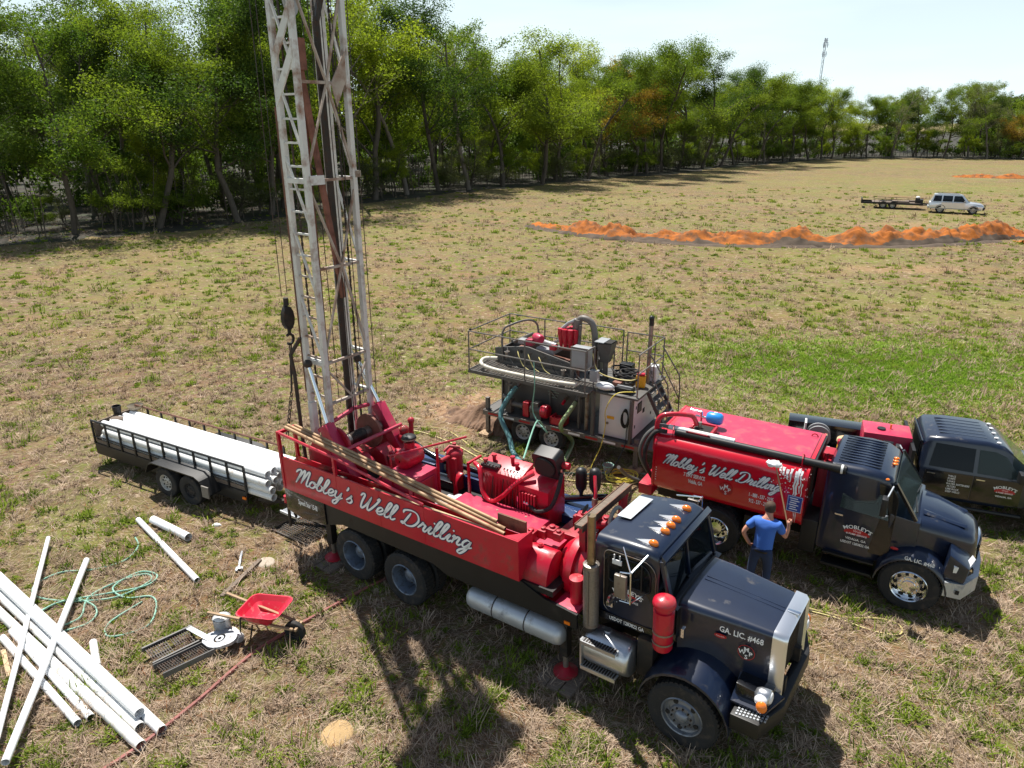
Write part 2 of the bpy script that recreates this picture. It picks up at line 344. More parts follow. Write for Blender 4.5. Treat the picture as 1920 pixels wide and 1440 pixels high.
# ================================================================== SETTING
def ground_material():
    m = bpy.data.materials.new('field'); m.use_nodes = True; n = m.node_tree.nodes; l = m.node_tree.links.new; b = n['Principled BSDF']
    b.inputs['Roughness'].default_value = .95; b.inputs['Specular IOR Level'].default_value = .1
    g = n.new('ShaderNodeNewGeometry')
    def noise(scale, det=5, rough=.6, vec=None, dist=0):
        t = n.new('ShaderNodeTexNoise'); t.inputs['Scale'].default_value = scale; t.inputs['Detail'].default_value = det; t.inputs['Roughness'].default_value = rough; t.inputs['Distortion'].default_value = dist
        l(vec or g.outputs['Position'], t.inputs[0]); return t.outputs[0]
    def rng_(x, a, b_, c=0, d=1):
        r = n.new('ShaderNodeMapRange'); r.inputs[1].default_value = a; r.inputs[2].default_value = b_; r.inputs[3].default_value = c; r.inputs[4].default_value = d; l(x, r.inputs[0]); return r.outputs[0]
    def mix(f, a, b_, bt='MIX'):
        x = n.new('ShaderNodeMix'); x.data_type = 'RGBA'; x.blend_type = bt
        if isinstance(f, (int, float)): x.inputs[0].default_value = f
        else: l(f, x.inputs[0])
        for i, c in ((6, a), (7, b_)):
            if isinstance(c, tuple): x.inputs[i].default_value = (*c, 1)
            else: l(c, x.inputs[i])
        return x.outputs[2]
    def math_(op, a, b_=0, c=None):
        x = n.new('ShaderNodeMath'); x.operation = op
        for i, q in enumerate((a, b_) if c is None else (a, b_, c)):
            if isinstance(q, (int, float)): x.inputs[i].default_value = q
            else: l(q, x.inputs[i])
        return x.outputs[0]
    def streak(rot, sc):
        mp = n.new('ShaderNodeMapping'); mp.inputs['Rotation'].default_value = (0, 0, rot); mp.inputs['Scale'].default_value = sc; l(g.outputs['Position'], mp.inputs[0]); return mp.outputs[0]
    # straw: fibres lying in crossing directions
    s1 = noise(5, 6, .7, streak(.5, (1, 9, 1)), .6); s2 = noise(5, 6, .7, streak(-.9, (1, 9, 1)), .6); s3 = noise(5, 6, .7, streak(1.7, (1, 8, 1)), .6)
    fib = math_('MAXIMUM', s1, s2); fib = math_('MAXIMUM', fib, s3)
    straw = mix(rng_(fib, .52, .72), (.062, .040, .026), (.60, .44, .31))
    straw = mix(rng_(noise(.5, 5), .4, .68, 0, .75), straw, (.30, .175, .105))
    straw = mix(rng_(noise(1.6, 6), .5, .7, 0, .6), straw, (.22, .19, .09))
    straw = mix(rng_(noise(.07, 4), .45, .62, 0, .7), straw, (.21, .18, .075))
    # far field: more olive and rusty tints
    # green growth in clumps
    fine = rng_(noise(3.2, 8, .72), .47, .60); mid = rng_(noise(.5, 6, .66, streak(.15, (1, 1.8, 1))), .34, .60)
    green = math_('MULTIPLY', fine, mid)
    def blob(x, y, rx, ry, amp):
        sb = n.new('ShaderNodeVectorMath'); sb.operation = 'SUBTRACT'; sb.inputs[1].default_value = (x, y, 0); l(g.outputs['Position'], sb.inputs[0])
        dv = n.new('ShaderNodeVectorMath'); dv.operation = 'DIVIDE'; dv.inputs[1].default_value = (rx, ry, 1); l(sb.outputs[0], dv.inputs[0])
        ln = n.new('ShaderNodeVectorMath'); ln.operation = 'LENGTH'; l(dv.outputs[0], ln.inputs[0])
        dd = math_('ADD', ln.outputs['Value'], math_('MULTIPLY_ADD', noise(.9, 6), 1.6, -.8)); return rng_(dd, 1.0, .45, 0, amp)
    gr = None
    for a in ((11.5, 24.5, 5.5, 2.6, .95), (15.5, 20, 6, 3.5, .9), (8, 21, 3, 1.8, .7), (20, 22, 7, 3.5, .8), (7.5, 8.2, 1.8, 1.2, .7), (-9, 30, 9, 2.5, .35), (5, 36, 9, 3, .35), (-12, 19.5, 5, 2, .35), (11, 12, 2, 1.6, .7), (60, 95, 25, 10, .5), (-9.5, 13.5, 1.6, 1.6, .5), (20, 34, 12, 3, .35)):
        v = blob(*a); gr = v if gr is None else math_('MAXIMUM', gr, v)
    fine2 = rng_(noise(2.2, 7, .7), .36, .56)
    green = math_('MAXIMUM', math_('MULTIPLY', green, .6), math_('MULTIPLY', gr, fine2))
    gcol = mix(rng_(noise(8, 4), .35, .65), (.10, .165, .02), (.25, .33, .045))
    col = mix(green, straw, gcol)
    # bare tan soil
    bare = None
    for a in ((-1.6, 20.3, 1.6, 1.9, .9), (7.9, 10.7, 1.2, .9, .75), (23, 42, 5, 1.6, .6), (4.6, 6.7, 1.3, .7, .25), (-3.9, 12.6, 1.0, .8, .55), (2.6, 15.7, 1.1, .6, .7), (-2.6, 17.2, 1.5, .7, .35), (33, 61, 7, 2, .5)):
        v = blob(*a); bare = v if bare is None else math_('MAXIMUM', bare, v)
    col = mix(bare, col, mix(rng_(noise(4, 5), .4, .6), (.30, .17, .10), (.44, .29, .18)))
    # wheel tracks and old furrows
    col = mix(rng_(noise(1.1, 5, .6, streak(1.2, (.28, 1, 1))), .55, .72, 0, .55), col, (.12, .085, .055))
    col = mix(rng_(noise(.12, 3, .5, streak(1.2, (.3, 1, 1))), .5, .68, 0, .35), col, (.28, .21, .12))
    col = mix(rng_(noise(2.3, 8, .75, streak(1.2, (.6, 1.2, 1))), .56, .68, 0, .6), col, (.10, .075, .045))
    col = mix(math_('MULTIPLY', rng_(noise(1.4, 8, .72), .53, .58), rng_(noise(.16, 4, .6), .42, .58)), col, (.15, .19, .03))
    col = mix(rng_(noise(3.6, 4, .6), .61, .65, 0, .9), col, (.17, .22, .03))
    col = mix(rng_(noise(.23, 5, .6), .48, .66, 0, .5), col, (.24, .15, .075))
    col = mix(rng_(noise(4.4, 4, .6, streak(.4, (1, 1.6, 1))), .60, .66, 0, .8), col, (.07, .05, .032))
    col = mix(rng_(noise(2.9, 4, .6, streak(.9, (1, 1.7, 1))), .60, .66, 0, .7), col, (.55, .43, .32))
    col = mix(rng_(noise(24, 3), .62, .75, 0, .6), col, (.05, .04, .028))
    zone = blob(13, 24.5, 8.5, 4.2, .85); col = mix(math_('MULTIPLY', zone, rng_(noise(1.5, 7, .7), .38, .52)), col, mix(rng_(noise(5, 4), .35, .65), (.12, .22, .022), (.26, .40, .05)))
    l(col, b.inputs['Base Color'])
    bp = n.new('ShaderNodeBump'); bp.inputs['Strength'].default_value = .9; bp.inputs['Distance'].default_value = .05
    h = math_('ADD', math_('MULTIPLY', fib, 1.0), math_('MULTIPLY', noise(9, 6), .8)); l(h, bp.inputs['Height']); l(bp.outputs[0], b.inputs['Normal'])
    M['field'] = m
ground_material()
def sheet(name, x0, x1, y0, y1, nx, ny, hf, mt):
    xs = np.linspace(x0, x1, nx); ys = np.linspace(y0, y1, ny); X, Y = np.meshgrid(xs, ys); Z = hf(X, Y)
    v = np.stack([X, Y, Z], -1).reshape(-1, 3); i = np.arange(nx*ny).reshape(ny, nx)
    f = np.stack([i[:-1, :-1], i[:-1, 1:], i[1:, 1:], i[1:, :-1]], -1).reshape(-1, 4)
    me = bpy.data.meshes.new(name); me.from_pydata(v.tolist(), [], f.tolist()); me.materials.append(M[mt])
    me.polygons.foreach_set('use_smooth', [True]*len(me.polygons)); return link(name, me)
kind(sheet('ground', -900, 900, -60, 1500, 30, 30, lambda x, y: x*0, 'field'), 'structure')

# tree line: (x, y, height of the trees there)
EDGE = [(-95, 34, 17), (-60, 46, 17), (-37, 52.5, 16), (-33, 56, 16.5), (-27, 59, 18.5), (-23.5, 66, 20), (-20, 75, 20.5), (-14.5, 82, 21.5), (-8.5, 89, 21.5), (-3, 96, 21.5), (5, 104, 19), (14, 113, 17.5), (20, 118, 19.5), (25, 122, 20.5), (32, 131, 19.5),
        (39, 139, 18.5), (48, 147, 18), (58, 157, 17.5), (69, 167, 15.5), (80, 171, 13.5), (92, 173, 14), (101, 170, 16.5), (109, 165, 14.5), (119, 160, 16), (132, 153, 17), (160, 140, 17)]
def edge_pts(step, jit=0):
    res = []; carry = 0
    for (a, b) in zip(EDGE, EDGE[1:]):
        d = math.hypot(b[0]-a[0], b[1]-a[1]); t = carry
        while t < d:
            q = t/d; res.append((a[0]+(b[0]-a[0])*q, a[1]+(b[1]-a[1])*q, a[2]+(b[2]-a[2])*q, -(b[1]-a[1])/d, (b[0]-a[0])/d)); t += step*(1+random.uniform(-jit, jit))
        carry = t-d
    return res
# litter-covered floor under the wood, ragged edge
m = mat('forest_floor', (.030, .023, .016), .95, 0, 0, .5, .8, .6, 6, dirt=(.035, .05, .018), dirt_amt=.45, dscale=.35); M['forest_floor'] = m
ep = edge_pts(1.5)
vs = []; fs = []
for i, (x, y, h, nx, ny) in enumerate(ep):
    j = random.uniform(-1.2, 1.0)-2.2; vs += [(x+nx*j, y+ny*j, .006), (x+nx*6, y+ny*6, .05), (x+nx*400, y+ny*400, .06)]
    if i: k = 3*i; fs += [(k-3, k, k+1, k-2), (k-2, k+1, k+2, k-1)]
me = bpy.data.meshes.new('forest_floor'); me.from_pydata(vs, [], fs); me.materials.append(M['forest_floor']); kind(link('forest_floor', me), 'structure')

# ---- spoil heaps
def dirtmat():
    m = mat('clay', (.36, .105, .010), .95, 0, 0, .4, 1.6, .9, 6, dirt=(.085, .045, .02), dirt_amt=.5, dscale=1.3); M['clay'] = m
    m = mat('clay_bright', (.42, .125, .010), .95, 0, 0, .35, 2.2, .6, 12); M['clay_bright'] = m
    m = mat('cuttings', (.22, .13, .08), .95, 0, 0, .4, 5, .9, 20, dirt=(.10, .06, .04), dirt_amt=.5, dscale=5); M['cuttings'] = m
    m = mat('soil_shade_grey', (.095, .068, .048), .95, 0, 0, .3, 2, .6, 12); M['soil_shade_grey'] = m  # soil colour with the shade along the ridge foot put in
    m = mat('sand_tan', (.40, .27, .13), .95, 0, 0, .15, 6, .5, 60); M['sand_tan'] = m
dirtmat()
from mathutils import noise as mn
def ridge(name, path, hw, hh, label, seed, cat='dirt pile', grey=True, mt='clay'):
    "path of (x,y,height factor)"
    P = smoothpath([(p[0], p[1], p[2]) for p in path], 26); b = MB().m(mt); n = 34; rows = []
    for i, p in enumerate(P):
        t = P[min(i+1, len(P)-1)]-P[max(i-1, 0)]; t.z = 0; t.normalize(); nv = Vector((t.y, -t.x, 0)); row = []
        for j in range(n+1):
            q = -1+2*j/n; c = p.copy(); c.z = 0; c += nv*q*hw*(1+.2*mn.noise(Vector((i*.3, seed, q))))
            prof = max(0, 1-abs(q)**1.6); f = mn.fractal(Vector((c.x*.55, c.y*.55, seed)), .8, 2.1, 5)
            lump = .8+.6*mn.noise(Vector((c.x*.4, c.y*.4, seed+3)))
            z = hh*p.z*prof*lump+f*.45*prof*hh*(p.z > 0)+.30*hh*mn.noise(Vector((c.x*2.3, c.y*2.3, seed)))*prof+.15*hh*mn.noise(Vector((c.x*5.5, c.y*5.5, seed)))*prof
            row.append((c.x, c.y, max(z, -.03) if abs(q) < .98 else -.05))
        rows.append(row)
    vs = [p for r in rows for p in r]; fs = []; mi = []
    b.mats = [mt, 'soil_shade_grey']
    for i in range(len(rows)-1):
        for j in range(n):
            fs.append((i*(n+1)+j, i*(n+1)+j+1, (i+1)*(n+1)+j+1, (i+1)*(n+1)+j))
            c = rows[i][j]; g = grey and (j > n*.86+7*mn.noise(Vector((c[0]*.35, c[1]*.35, 9.1+seed)))); mi.append(1 if g else 0)  # foot of the near slope greyed, shade painted into the colour
    b.add(vs, fs); b.mi = mi
    return tag(b.build(name, None, None, smooth=70), label, cat)
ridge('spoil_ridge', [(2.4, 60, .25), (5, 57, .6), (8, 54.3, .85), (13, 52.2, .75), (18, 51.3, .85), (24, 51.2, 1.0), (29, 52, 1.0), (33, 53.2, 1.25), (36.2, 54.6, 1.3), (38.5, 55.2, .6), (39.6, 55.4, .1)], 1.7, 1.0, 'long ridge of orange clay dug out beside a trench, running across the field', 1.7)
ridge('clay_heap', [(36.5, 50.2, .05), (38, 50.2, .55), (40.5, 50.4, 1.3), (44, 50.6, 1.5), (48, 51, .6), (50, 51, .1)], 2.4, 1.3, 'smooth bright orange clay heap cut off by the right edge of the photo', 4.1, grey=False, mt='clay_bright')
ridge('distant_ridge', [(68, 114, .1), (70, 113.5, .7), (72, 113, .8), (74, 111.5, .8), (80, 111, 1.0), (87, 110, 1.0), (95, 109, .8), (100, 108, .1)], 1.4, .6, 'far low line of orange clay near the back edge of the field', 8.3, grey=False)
# the open trench lip in front of the ridge, its shade painted as grey
P = smoothpath([(1.4, 60.2, 0), (5, 56.0, 0), (9, 52.6, 0), (14, 50.6, 0), (20, 49.9, 0), (26, 49.9, 0), (31, 50.8, 0), (35.5, 52.4, 0)], 12); b = MB().m('soil_shade_grey')
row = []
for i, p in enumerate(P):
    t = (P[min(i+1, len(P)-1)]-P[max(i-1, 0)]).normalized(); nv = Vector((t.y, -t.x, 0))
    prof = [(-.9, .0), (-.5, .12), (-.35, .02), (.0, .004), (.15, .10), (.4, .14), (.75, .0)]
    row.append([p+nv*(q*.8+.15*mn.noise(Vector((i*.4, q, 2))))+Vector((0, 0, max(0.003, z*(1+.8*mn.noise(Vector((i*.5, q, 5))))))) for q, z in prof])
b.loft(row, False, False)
tag(b.build('trench_lip', None, None, smooth=70), 'strip of soil, painted shade-grey, turned up along the front of the orange ridge', 'soil bank')
def mound(name, x, y, rx, ry, h, mt, label, cat, seed=1, n=26):
    b = MB().m(mt); rings = []
    for k in range(9):
        r = k/8; rings.append([(x+rx*r*math.cos(q)*(1+.12*mn.noise(Vector((math.cos(q), math.sin(q), seed)))), y+ry*r*math.sin(q)*(1+.14*mn.noise(Vector((math.sin(q)*1.5, math.cos(q), seed)))),
                max(.0, h*(1-r*r)*(1+.4*mn.noise(Vector((x+rx*r*math.cos(q)*1.2, y+ry*r*math.sin(q)*1.2, seed)))))+.004 if r < 1 else -.02) for q in (2*PI*j/n for j in range(n))])
    b.loft(rings, True, False); return tag(b.build(name, None, None, smooth=80), label, cat)
mound('sand_patch', -2.55, 7.92, .25, .27, .03, 'sand_tan', 'round patch of yellow sand in the grass left of the mast shadow', 'sand')
ridge('drill_cuttings', [(-1.9, 20.1, .05), (-1.4, 19.8, .5), (-.8, 19.4, 1.0), (-.3, 19.0, .8), (.2, 18.7, .3), (.5, 18.5, .05)], .75, .62, 'brown heap of drill cuttings under the back end of the mud trailer', 3.3, mt='cuttings', grey=False)

# ---- radio tower far behind the wood
t = thing('radio_tower', 'thin lattice radio mast rising far beyond the trees', 'tower', (132, 330, 0))
b = MB().m('tower_grey'); H0 = 40
pr = [(0.9*math.cos(q), .9*math.sin(q)) for q in (0.5, 0.5+2*PI/3, .5+4*PI/3)]
for (x, y) in pr: b.bar((x*.55, y*.55, 0), (x*.55, y*.55, H0), .11)
b.build('mast_leg', None, t, smooth=0)
b = MB().m('tower_grey')
for k in range(20):
    for i in range(3):
        p, q = pr[i], pr[(i+1) % 3]; b.bar((p[0]*.55, p[1]*.55, k*2), (q[0]*.55, q[1]*.55, k*2+2), .06)
b.build('lattice_bracing', None, t, smooth=0)
for z, r in ((37.5, 1.6), (34, 1.4), (21, 1.4), (39.2, 1.0)):
    b = MB().m('tower_grey')
    for i in range(3):
        q = .5+i*2*PI/3+1; b.bar((r*.6*math.cos(q), r*.6*math.sin(q), z-1), (r*.6*math.cos(q), r*.6*math.sin(q), z+1), .22); b.bar((0, 0, z), (r*math.cos(q), r*math.sin(q), z), .12)
    b.build('antenna', None, t, smooth=0)

# ---- trees
def leaves_mesh(name, cen, rad, cnt, size, mt, ups=.3):
    "cnt leaf sprays scattered in balls (cen, rad); each spray is a bent pair of triangles"
    cen = np.array(cen); rad = np.array(rad); w = rad**2; idx = rng.choice(len(cen), cnt, p=w/w.sum())
    d = rng.normal(size=(cnt, 3)); d /= np.linalg.norm(d, axis=1)[:, None]; r = rng.random(cnt)**.62
    P = cen[idx]+d*(r*rad[idx])[:, None]*np.array([1, 1, .72])
    nrm = rng.normal(size=(cnt, 3))+d*.4; nrm[:, 2] += ups; nrm /= np.linalg.norm(nrm, axis=1)[:, None]
    a = np.cross(nrm, rng.normal(size=(cnt, 3))); a /= np.linalg.norm(a, axis=1)[:, None]; b_ = np.cross(nrm, a)
    s = size*rng.uniform(.5, 1.5, cnt)[:, None]; bend = nrm*s*.25
    v = np.stack([P-a*s, P-b_*s*.55+bend, P+a*s*.9, P+b_*s*.6+bend], 1).reshape(-1, 3)
    me = bpy.data.meshes.new(name); me.vertices.add(cnt*4); me.vertices.foreach_set('co', v.ravel().astype(np.float32))
    me.loops.add(cnt*4); me.loops.foreach_set('vertex_index', np.arange(cnt*4, dtype=np.int32)); me.polygons.add(cnt)
    me.polygons.foreach_set('loop_start', np.arange(0, cnt*4, 4, dtype=np.int32)); me.update(calc_edges=True); me.validate()
    at = me.attributes.new('rnd', 'FLOAT', 'FACE'); at.data.foreach_set('value', (rng.random(cnt)*.7+.3*rng.random(len(cen))[idx]).astype(np.float32))
    me.materials.append(M[mt]); return me
def tree_pair(kind_, H, seed):
    "returns (trunk mesh, crown mesh)"
    rs = random.Random(seed); b = MB().m('bark_pale' if kind_ == 'thin' else 'bark'); tips = []
    def limb(p, d, L_, r, lvl):
        pts = [p.copy()]; rr = [r]; n = 4 if lvl else 7; dd = d.copy()
        for i in range(n):
            dd = (dd+Vector((rs.gauss(0, .13), rs.gauss(0, .13), rs.gauss(.05, .08)))).normalized(); pts.append(pts[-1]+dd*L_/n); rr.append(r*(1-.75*(i+1)/n))
        b.tube(pts, rr, 7 if lvl == 0 else (5 if lvl == 1 else 3), caps=False)
        if lvl >= 1: tips.extend([(q, lvl) for q in pts[-3:]])
        if lvl < 3:
            m = [rs.randint(11, 15), rs.randint(3, 5), rs.randint(2, 3)][lvl]
            for i in range(m):
                t = rs.uniform({'broad': .22, 'thin': .4, 'low': .12}[kind_], 1) if lvl == 0 else rs.uniform(.3, 1); k = min(int(t*n), n-1); q = pts[k].lerp(pts[k+1], t*n-k)
                az = rs.uniform(0, 2*PI) if lvl == 0 else rs.gauss(0, .8)+math.atan2(dd.y, dd.x)
                el = rs.uniform(.35, 1.0) if lvl == 0 else rs.uniform(-.1, .9)
                nd = Vector((math.cos(az)*math.cos(el), math.sin(az)*math.cos(el), math.sin(el)))
                LL = {0: H*rs.uniform(.2, .34)*(1.15-.55*t if kind_ != 'thin' else .75), 1: L_*rs.uniform(.4, .65), 2: L_*rs.uniform(.4, .6)}[lvl]
                limb(q, nd, LL, rr[k]*{0: .5, 1: .55, 2: .6}[lvl], lvl+1)
    limb(Vector((0, 0, -.2)), Vector((rs.gauss(0, .05), rs.gauss(0, .05), 1)), H*.86, H*.011+.03, 0)
    tips.append((Vector((0, 0, H*.86)), 2))
    zt = {'broad': .18, 'thin': .42, 'low': .08}[kind_]*H
    T = [t for t in tips if t[0].z > zt]
    cen = [tuple(t[0]) for t in T]; rad = [rs.uniform(.04, .085)*H*(1.15 if t[1] < 3 else .85)*(.62 if kind_ == 'thin' else 1) for t in T]
    return b, cen, rad
VAR = {}
def make_variants():
    spec = [('broad', 19, 'leaf_green', 26000), ('broad', 21, 'leaf_green', 27000), ('broad', 18, 'leaf_lime', 23000), ('broad', 20, 'leaf_dark', 27000), ('thin', 20, 'leaf_lime', 9000), ('thin', 17, 'leaf_grey', 7000),
            ('broad', 17, 'leaf_orange', 20000), ('low', 9, 'leaf_green', 10000), ('low', 8, 'leaf_lime', 9000), ('broad', 20, 'leaf_lime', 23000), ('thin', 19, 'leaf_green', 10000), ('low', 8, 'leaf_grey', 5500)]
    for i, (k, H, mt, c) in enumerate(spec):
        b, cen, rad = tree_pair(k, H, 100+i)
        me = bpy.data.meshes.new('trunk'); me.from_pydata(b.v, [], b.f); me.materials.append(M[b.mats[0]]); me.polygons.foreach_set('use_smooth', [True]*len(me.polygons))
        VAR[i] = (H, me, leaves_mesh('crown', cen, rad, c, .085 if H > 12 else .07, mt), mt, k)
make_variants()
ORD = ['first', 'second', 'third', 'fourth', 'fifth', 'sixth', 'seventh', 'eighth', 'ninth', 'tenth', 'eleventh', 'twelfth', 'thirteenth', 'fourteenth', 'fifteenth', 'sixteenth', 'seventeenth', 'eighteenth', 'nineteenth', 'twentieth',
       'twenty-first', 'twenty-second', 'twenty-third', 'twenty-fourth', 'twenty-fifth', 'twenty-sixth', 'twenty-seventh', 'twenty-eighth', 'twenty-ninth', 'thirtieth', 'thirty-first', 'thirty-second', 'thirty-third', 'thirty-fourth', 'thirty-fifth', 'thirty-sixth', 'thirty-seventh', 'thirty-eighth', 'thirty-ninth', 'fortieth'] + ['forty-'+x for x in ['first', 'second', 'third', 'fourth', 'fifth', 'sixth', 'seventh', 'eighth', 'ninth']]
LOOK = {'leaf_green': 'fresh green', 'leaf_lime': 'yellow-green', 'leaf_dark': 'dark green', 'leaf_orange': 'orange-tinted', 'leaf_grey': 'sparse grey-green'}
def put_tree(v, x, y, h, name, label, cat, group, sxy=None):
    H, tm, cm, mt, k = VAR[v]; s = h/H
    r = thing(name, label, cat, (x, y, 0), (0, 0, random.uniform(0, 2*PI)), group); r.scale = ((sxy or s), (sxy or s), s)
    link('trunk', tm, r); link('crown', cm, r); return r
front = edge_pts(5.2, .3); k = 0
PX = lambda x, y: 960+1330*x/(y*.9367+2.9)
vis = [p for p in front if -60 < PX(p[0], p[1]) < 1990]; hid = [p for p in front if not -60 < PX(p[0], p[1]) < 1990]
for i, (x, y, h, nx, ny) in enumerate(vis):
    px = PX(x, y); v = random.choice([0, 1, 2, 9, 3, 0, 1, 10]) if px > 560 else random.choice([0, 3, 1, 3, 10])
    if 1110 < px < 1200 and i % 2 == 0: v = 6
    if 1880 < px < 1990: v = 6
    if 690 < px < 800: v = random.choice([4, 2, 9])
    if px > 1600 and px < 1880: v = random.choice([5, 3, 10, 0, 3])
    j = random.uniform(-1.6, 1.8); hh = h*random.uniform(.92, 1.06)*(1.06 if v in (4,) else 1)
    side = 'left' ; nm = ORD[min(i, len(ORD)-1)]
    put_tree(v, x+nx*j, y+ny*j, hh, 'broadleaf_tree', '%s %s tree along the woodland edge, %s counting from the left' % ('slender' if VAR[v][4] == 'thin' else 'tall', LOOK[VAR[v][3]], nm), 'tree', 'tall trees in the front row of the wood', sxy=hh/VAR[v][0]*random.uniform(1.1, 1.35))
for (x, y, h, nx, ny) in hid:
    if random.random() < .5: put_tree(random.choice([0, 1, 3]), x+nx*2, y+ny*2, h, 'broadleaf_tree', 'tall tree at the wood edge outside the view', 'tree', 'wood edge trees outside the view')
for row, (st, d0, d1, hs) in enumerate([(5.6, 6, 10, 1.0), (6.6, 13, 18, 1.0), (8, 22, 30, 1.0), (9, 34, 45, 1.02), (11, 55, 75, 1.0)]):
    for (x, y, h, nx, ny) in edge_pts(st, .3):
        j = random.uniform(d0, d1); X_, Y_ = x+nx*j, y+ny*j; px = PX(X_, Y_)
        if not -90 < px < 2010: continue
        v = random.choice([0, 1, 2, 3, 9, 10, 4] if px > 560 else [0, 1, 3, 3, 10, 5])
        if px > 1600: v = random.choice([5, 3, 0, 10])
        zn = ['left part of the wood', 'wood around the drilling mast', 'wood right of the drilling mast', 'wood behind the mud trailer', 'wood below the radio tower', 'wood behind the silver car'][min(5, max(0, int(px//330)))]
        put_tree(v, X_, Y_, h*hs*random.uniform(.86, 1.04), 'woodland_tree', '%s tree in row %s of the %s' % (LOOK[VAR[v][3]], ['two', 'three', 'four', 'five', 'six'][row], zn), 'tree', 'trees deeper in the %s, %s' % (zn, LOOK[VAR[v][3]]))
# young trees and bushes along the edge
us = edge_pts(1.7, .5); n_ = 0; ulist = []
for (x, y, h, nx, ny) in us:
    j = random.uniform(-.6, 6.5); X_, Y_ = x+nx*j, y+ny*j; px = PX(X_, Y_)
    if -40 < px < 1960: ulist.append((px, X_, Y_))
ulist.sort()
for i, (px, X_, Y_) in enumerate(ulist):
    v = random.choice([7, 8, 11, 7, 11]); hh = random.uniform(3, 8.5) if px < 1500 else random.uniform(3.5, 8)
    q = int(px//192)
    zone = ['at the far left edge', 'left of the drilling mast', 'left of the drilling mast near the mast', 'right of the drilling mast', 'behind the open field left of centre', 'behind the field at the centre', 'left of the orange-leaved tree', 'below the radio tower on its left', 'below the radio tower on its right', 'at the far right behind the car', 'at the right edge'][min(max(q, 0), 10)]
    put_tree(v, X_, Y_, hh, 'young_tree', 'small bushy young tree under the wood edge %s' % zone, 'young tree', 'young trees in the wood edge %s' % zone, sxy=hh/VAR[v][0]*random.uniform(.9, 1.3))
# thin stems and brush between the trunks: nobody could count them
b = MB().m('twig')
for (x, y, h, nx, ny) in edge_pts(.30, .5):
    if not -80 < PX(x, y) < 1990: continue
    j = random.uniform(0, 12); p = Vector((x+nx*j, y+ny*j, 0)); hh = random.uniform(1.0, 6.5); q = p+Vector((random.gauss(0, .35), random.gauss(0, .35), hh))
    b.tube([p, p.lerp(q, .5)+Vector((random.gauss(0, .12), random.gauss(0, .12), 0)), q], [.022+.006*hh, .018+.004*hh, .01], 3, False)
    for z in range(2):
        s = p.lerp(q, random.uniform(.3, .9)); e = s+Vector((random.gauss(0, .7), random.gauss(0, .7), random.uniform(.2, 1.1))); b.tube([s, e], [.014, .006], 3, False)
kind(tag(b.build('underbrush', None, None, smooth=0), 'thin grey stems and saplings crowded between the tree trunks', 'underbrush'), 'stuff')
cen = []; rad = []
for (x, y, h, nx, ny) in edge_pts(1.3, .5):
    if not -80 < PX(x, y) < 1990: continue
    for _ in range(3):
        j = random.uniform(1.5, 45); cen.append((x+nx*j, y+ny*j, random.uniform(.3, 1.5+j*.14))); rad.append(random.uniform(.8, 1.9))
me = leaves_mesh('undergrowth', cen, rad, 150000, .15, 'leaf_dark', .5)
kind(tag(link('undergrowth', me), 'low leafy growth on the floor of the wood', 'undergrowth'), 'stuff')

cen = []; rad = []
for (x, y, h, nx, ny) in edge_pts(2.5, .5):
    if not -120 < PX(x, y) < 2050: continue
    for _ in range(7): j = random.uniform(30, 80); cen.append((x+nx*j, y+ny*j, random.uniform(.5, 13))); rad.append(random.uniform(1.8, 3.8))
kind(tag(link('woodland_mass', leaves_mesh('woodland_mass', cen, rad, 130000, .36, 'leaf_dark', .2)), 'dense dark depth of the wood seen between the trunks', 'woodland'), 'stuff')
# ---- grass: straw lying flat and green tufts, denser near the camera
def attr_mat(name, tw=.25):
    m = bpy.data.materials.new(name); m.use_nodes = True; n = m.node_tree.nodes; l = m.node_tree.links.new; n.remove(n['Principled BSDF'])
    a = n.new('ShaderNodeAttribute'); a.attribute_name = 'tint'; d = n.new('ShaderNodeBsdfDiffuse'); t = n.new('ShaderNodeBsdfTranslucent'); s = n.new('ShaderNodeMixShader'); s.inputs[0].default_value = tw
    l(a.outputs['Color'], d.inputs[0]); l(a.outputs['Color'], t.inputs[0]); l(d.outputs[0], s.inputs[1]); l(t.outputs[0], s.inputs[2]); l(s.outputs[0], n['Material Output'].inputs[0]); M[name] = m
attr_mat('straw'); attr_mat('grass', .4)
def scatter(cnt, ymin, ymax, pw=1.0):
    "points in the camera's field, more of them close by"
    u = rng.random(cnt); y = ymin*(ymax/ymin)**(u**pw); x = (rng.random(cnt)*2-1)*(y*.9367+2.9)*.76; return x, y
